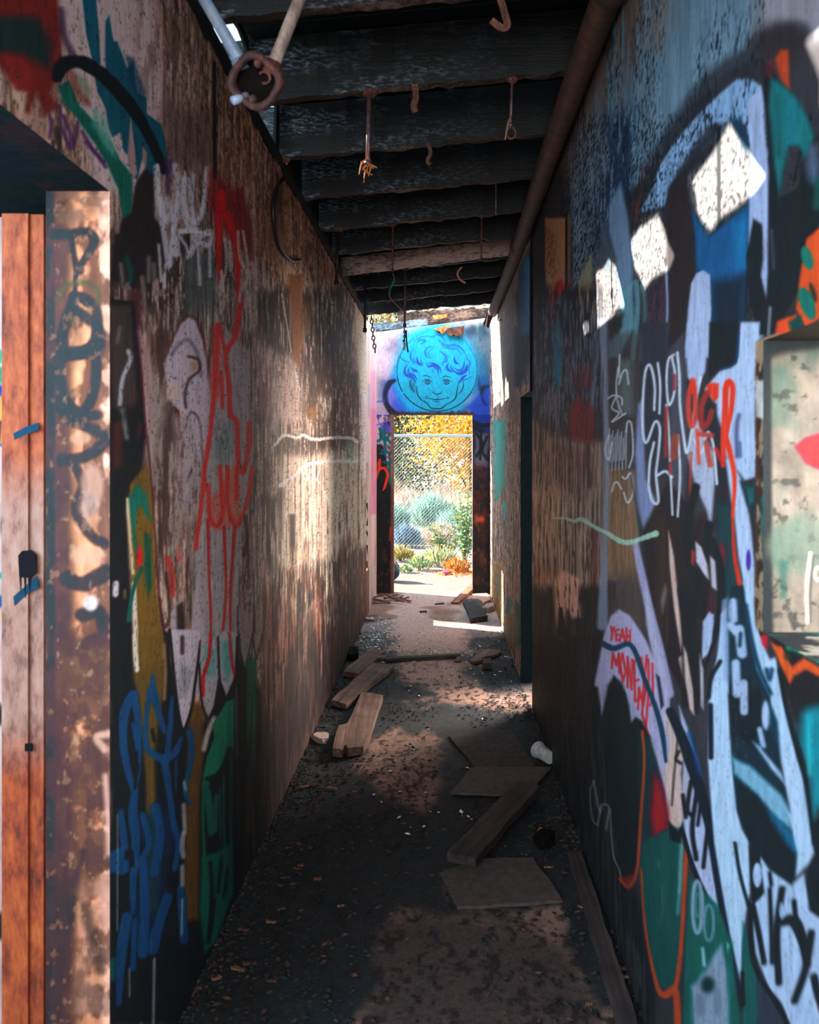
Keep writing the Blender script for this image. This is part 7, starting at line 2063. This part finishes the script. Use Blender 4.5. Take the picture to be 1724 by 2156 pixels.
for x, y, rx, h, n, cols, lab in (
        (-1.05, 15.5, .46, 1.0, 2200, SAGE, 'pale sage bush behind the fence on the left'), (-.22, 16.7, .42, 1.0, 1900, SAGE, 'pale sage bush behind the fence in the middle'), (.28, 15.3, .36, .8, 1700, SAGE, 'pale sage bush behind the fence on the right'), (-.62, 14.45, .26, .52, 900, BLU, 'bluish grass clump against the back of the fence'), (-.02, 14.7, .34, .5, 900, PNK, 'straw-coloured clump against the back of the fence'), (.98, 14.6, .30, .75, 1200, SAGE, 'sage bush hard behind the fence at the right jamb')):
    blades('sage_bush', x, y, rx, h, n, cols, lab, 'bush', 'sage bushes beyond the fence', 40 + k, .016, .6); k += 1
GRN = [(150, 176, 116), (176, 196, 140), (120, 156, 110), (206, 214, 176), (100, 140, 110), (196, 206, 150)]
TEAL = [(70, 150, 120), (96, 166, 136), (120, 170, 140), (60, 130, 110)]


def shrub(name, x, y, h, sp, ns, cols, label, seed, leaf=.07, flower=None):
    o = empty(name, (x, y, float(ground_z(x, y)) if y > 10.95 else 0)); tag(o, label, 'shrub')
    r = np.random.default_rng(seed); P = []; Dd = []
    for s in range(ns):
        a = r.uniform(0, 6.28); top = np.array([math.cos(a) * sp * r.uniform(.2, 1), math.sin(a) * sp * .6 * r.uniform(.2, 1), h * r.uniform(.55, 1)])
        mid = top * .5 + np.array([0, 0, h * .08])
        tube('stem', [(0, 0, -.03), tuple(mid), tuple(top)], [.008, .006, .003], M['stem'], o, 5, True)
        for k in range(int(26 * h / .8)):
            t = .2 + .8 * k / (26 * h / .8); b_ = (1 - t) ** 2 * np.zeros(3) + 2 * t * (1 - t) * mid + t * t * top
            P.append(b_ + r.normal(size=3) * .012); Dd.append(np.array([math.cos(k * 2.4 + s), math.sin(k * 2.4 + s), r.uniform(-.1, .7)]))
    leaf_mesh('foliage', np.array(P), np.array(Dd), leaf, leaf * .55, cols, M['leaf'], o, seed)
    if flower:
        idx = r.choice(len(P), flower)
        tag(leaf_mesh('flowers', np.array(P)[idx] + r.normal(size=(flower, 3)) * .02, r.normal(size=(flower, 3)), .05, .05, [(252, 206, 30), (250, 190, 20)], M['leaf'], o, seed + 3), kind='stuff')
    return o


M['stem'] = mat_plain('green_stem', (.16, .18, .10), .7)
shrub('flowering_shrub', .33, 12.1, 1.08, .34, 11, GRN + TEAL[:1], 'tall leafy shrub with yellow flowers at the right of the far doorway', 3, .085, 18)
shrub('leafy_shrub', .06, 12.5, .62, .34, 11, GRN, 'low pale green shrub at the foot of the fence', 4, .075, 6)
shrub('leafy_shrub', .62, 11.7, .75, .26, 8, TEAL + GRN[:2], 'green shrub mostly hidden behind the right door jamb', 5, .09, 8)
blades('grass_clump', -.62, 12.5, .22, .30, 700, [(180, 160, 96), (150, 146, 90), (206, 186, 120), (120, 130, 84)], 'olive grass clump left of the doorway beyond the pad', 'grass', None, 71, .012, .7)
blades('weed', -.30, 11.5, .18, .26, 260, GRN, 'small green weed at the edge of the concrete pad', 'weed', None, 72, .022, .8, ([(252, 200, 40)], 8))
blades('weed', .20, 11.35, .2, .24, 260, [(226, 150, 80), (236, 120, 40), (196, 170, 110), (150, 160, 100)], 'orange-tinged weed at the edge of the concrete pad', 'weed', None, 73, .022, .8, ([(250, 170, 40), (240, 120, 30)], 26))
blades('weed', -.5, 11.25, .12, .16, 160, GRN, 'tiny weed beside the dark bag', 'weed', None, 74, .02, .8)
blades('weed', -.05, 12.0, .3, .36, 420, GRN + DRY[:2], 'bushy weed with yellow flowers in front of the fence', 'weed', None, 75, .022, .8, ([(252, 206, 40)], 14))


def g_fallen(r):
    x, y = r.gauss(.22, .17), r.gauss(11.2, .16)
    return (x, y, float(ground_z(x, y)) if y > 10.96 else 0)


flakes('fallen_leaves', 420, g_fallen, M['litter'], 'orange and red fallen leaves at the edge of the concrete pad', 'leaves', .012, .03, [L(c) for c in ((240, 130, 40), (226, 90, 30), (250, 170, 60), (206, 70, 40), (220, 160, 110))])
world_slab('cloth_scrap', [onfloor(933, 1210), onfloor(935, 1203), onfloor(943, 1203), onfloor(946, 1209)], .03, mat_plain('crimson_cloth', (.62, .05, .10), .7), 'crimson scrap among the orange leaves outside', 'scrap', None, .0, .008, 3, .01, 41)

# chain-link fence
YFN = 14.0; GZ0 = float(ground_z(0, YFN))
fe = empty('chain_link_fence', (0, YFN, 0)); tag(fe, 'galvanised chain-link fence crossing behind the far doorway', 'fence')
X0, X1, Zt, Zb = -5.5, 5.5, 1.905, .02
bm = bmesh.new(); st = .060
H = Zt - Zb
for s in (-1, 1):
    for i in range(int((X1 - X0 + H) / st) + 1):
        xa = X0 - H + i * st if s > 0 else X0 + i * st
        za, zb_ = Zb, Zt; xb = xa + s * H
        x0_, x1_ = xa, xb
        lo_, hi_ = X0, X1

        def zat(x): return Zb + (x - xa) * s
        if s > 0:
            if x1_ < lo_ or x0_ > hi_: continue
            c0 = max(x0_, lo_); c1 = min(x1_, hi_)
        else:
            if x0_ < lo_ or x1_ > hi_: continue
            c0 = min(x0_, hi_); c1 = max(x1_, lo_)
        tube_bm(bm, [(c0, s * .002, zat(c0)), (c1, s * .002, zat(c1))], .0020, 4, False)
link('chain_link', bm_mesh('chain_link', bm), M['wire_m'], fe)
tube('top_rail', [(X0, 0, Zt), (X1, 0, Zt)], .024, M['galv'], fe, 12)
for x in (-4.9, -2.2, .532, 3.2):
    tube('post', [(x, .03, -.05), (x, .03, Zt + .03)], .022, M['galv'], fe, 12)

# bag beside the doorway
bag = empty('rubbish_bag', (-.655, 10.42, 0)); tag(bag, 'dark blue tied rubbish bag outside by the left jamb of the far doorway', 'bag')
M['bag'] = mat_plain('blue_black_plastic', (.012, .045, .075), .28, .6, .4, 12, 0, .4)
bm = bmesh.new(); rows = []
for i in range(15):
    t = i / 14; z = .30 * t
    R_ = .125 * math.sin(math.pi * min(.5, .12 + t * .9)) if t < .5 else .125 * (1 - ((t - .5) / .5) ** 1.6 * .82)
    rows.append([bm.verts.new((R_ * (1 + .10 * math.sin(5 * a + 9 * t) + .06 * math.sin(11 * a - 14 * t)) * math.cos(a), R_ * (1 + .1 * math.sin(4 * a + 5 * t)) * math.sin(a), z)) for a in np.linspace(0, 2 * math.pi, 33)[:-1]])
for i in range(14):
    for c in range(32): bm.faces.new([rows[i][c], rows[i][(c + 1) % 32], rows[i + 1][(c + 1) % 32], rows[i + 1][c]])
bm.faces.new(rows[0][::-1]); bm.faces.new(rows[-1])
link('bag_body', bm_mesh('bag_body', bm), M['bag'], bag, True)
tube('knot', [(0, 0, .29), (.01, 0, .315), (.03, -.01, .35)], [.02, .014, .03], M['bag'], bag, 8, True)
tube('drawstring', [(-.0, -.02, .30), (.06, -.05, .27), (.085, -.09, .22)], .005, mat_plain('pink_string', (.55, .10, .22), .6), bag, 6, True)
# ------------------------------------------------------------------ light
w = bpy.data.worlds.new('sky'); SC.world = w; w.use_nodes = True
nt = w.node_tree; bg = nt.nodes['Background']
tc = nt.nodes.new('ShaderNodeTexCoord'); sx = nt.nodes.new('ShaderNodeSeparateXYZ')
nt.links.new(tc.outputs['Generated'], sx.inputs[0])
c = ramp(nt, sx.outputs['Z'], [(0, (.62, .70, .74)), (.25, (.50, .66, .78)), (1, (.26, .48, .72))])
nt.links.new(c, bg.inputs[0]); bg.inputs[1].default_value = 1.1

sun = bpy.data.lights.new('sun', 'SUN'); sun.energy = 13; sun.angle = .009; sun.color = (1, .88, .76)
so = bpy.data.objects.new('sun', sun); COL.objects.link(so)
so.rotation_euler = SUN.to_track_quat('-Z', 'Y').to_euler()


def area(name, loc, d, sx_, sy_, e, col):
    l = bpy.data.lights.new(name, 'AREA'); l.shape = 'RECTANGLE'; l.size = sx_; l.size_y = sy_; l.energy = e; l.color = col
    o = bpy.data.objects.new(name, l); COL.objects.link(o); o.location = loc
    o.rotation_euler = Vector(d).to_track_quat('-Z', 'Z').to_euler()
    return o


# area lamps added as daylight fill at the openings; the one behind unseen
area('daylight_left_doorway', (-1.6, .3, 1.9), (1, .22, .02), 1.3, 2.0, 56, (.60, .82, 1))
area('daylight_behind', (0, -2.0, 2.1), (0, 1, .12), 1.2, 1.6, 48, (1, .88, .84))
area('daylight_right_gap', (2.3, 6.7, 1.75), (-1, -.48, -.06), 1.0, 1.5, 215, (1, .82, .70))
area('daylight_right_opening', (1.35, .72, 1.95), (-1, .52, -.05), .9, .7, 34, (.98, .90, .86))
area('daylight_open_roof', (-.1, 8.8, 3.9), (0, 0, -1), 1.2, 1.0, 36, (.86, .92, 1))

SC.view_settings.view_transform = 'Standard'
SC.view_settings.look = 'None'
SC.view_settings.exposure = 1.0
SC.view_settings.gamma = 1
SC.view_settings.use_curve_mapping = False
SC.cycles.use_denoising = True
SC.cycles.max_bounces = 7
SC.cycles.diffuse_bounces = 4
SC.cycles.glossy_bounces = 2
SC.cycles.transmission_bounces = 3
SC.cycles.use_adaptive_sampling = True
SC.cycles.adaptive_threshold = .03
SC.cycles.caustics_reflective = False
SC.cycles.caustics_refractive = False
SC.cycles.sample_clamp_indirect = 6
SC.render.use_motion_blur = False
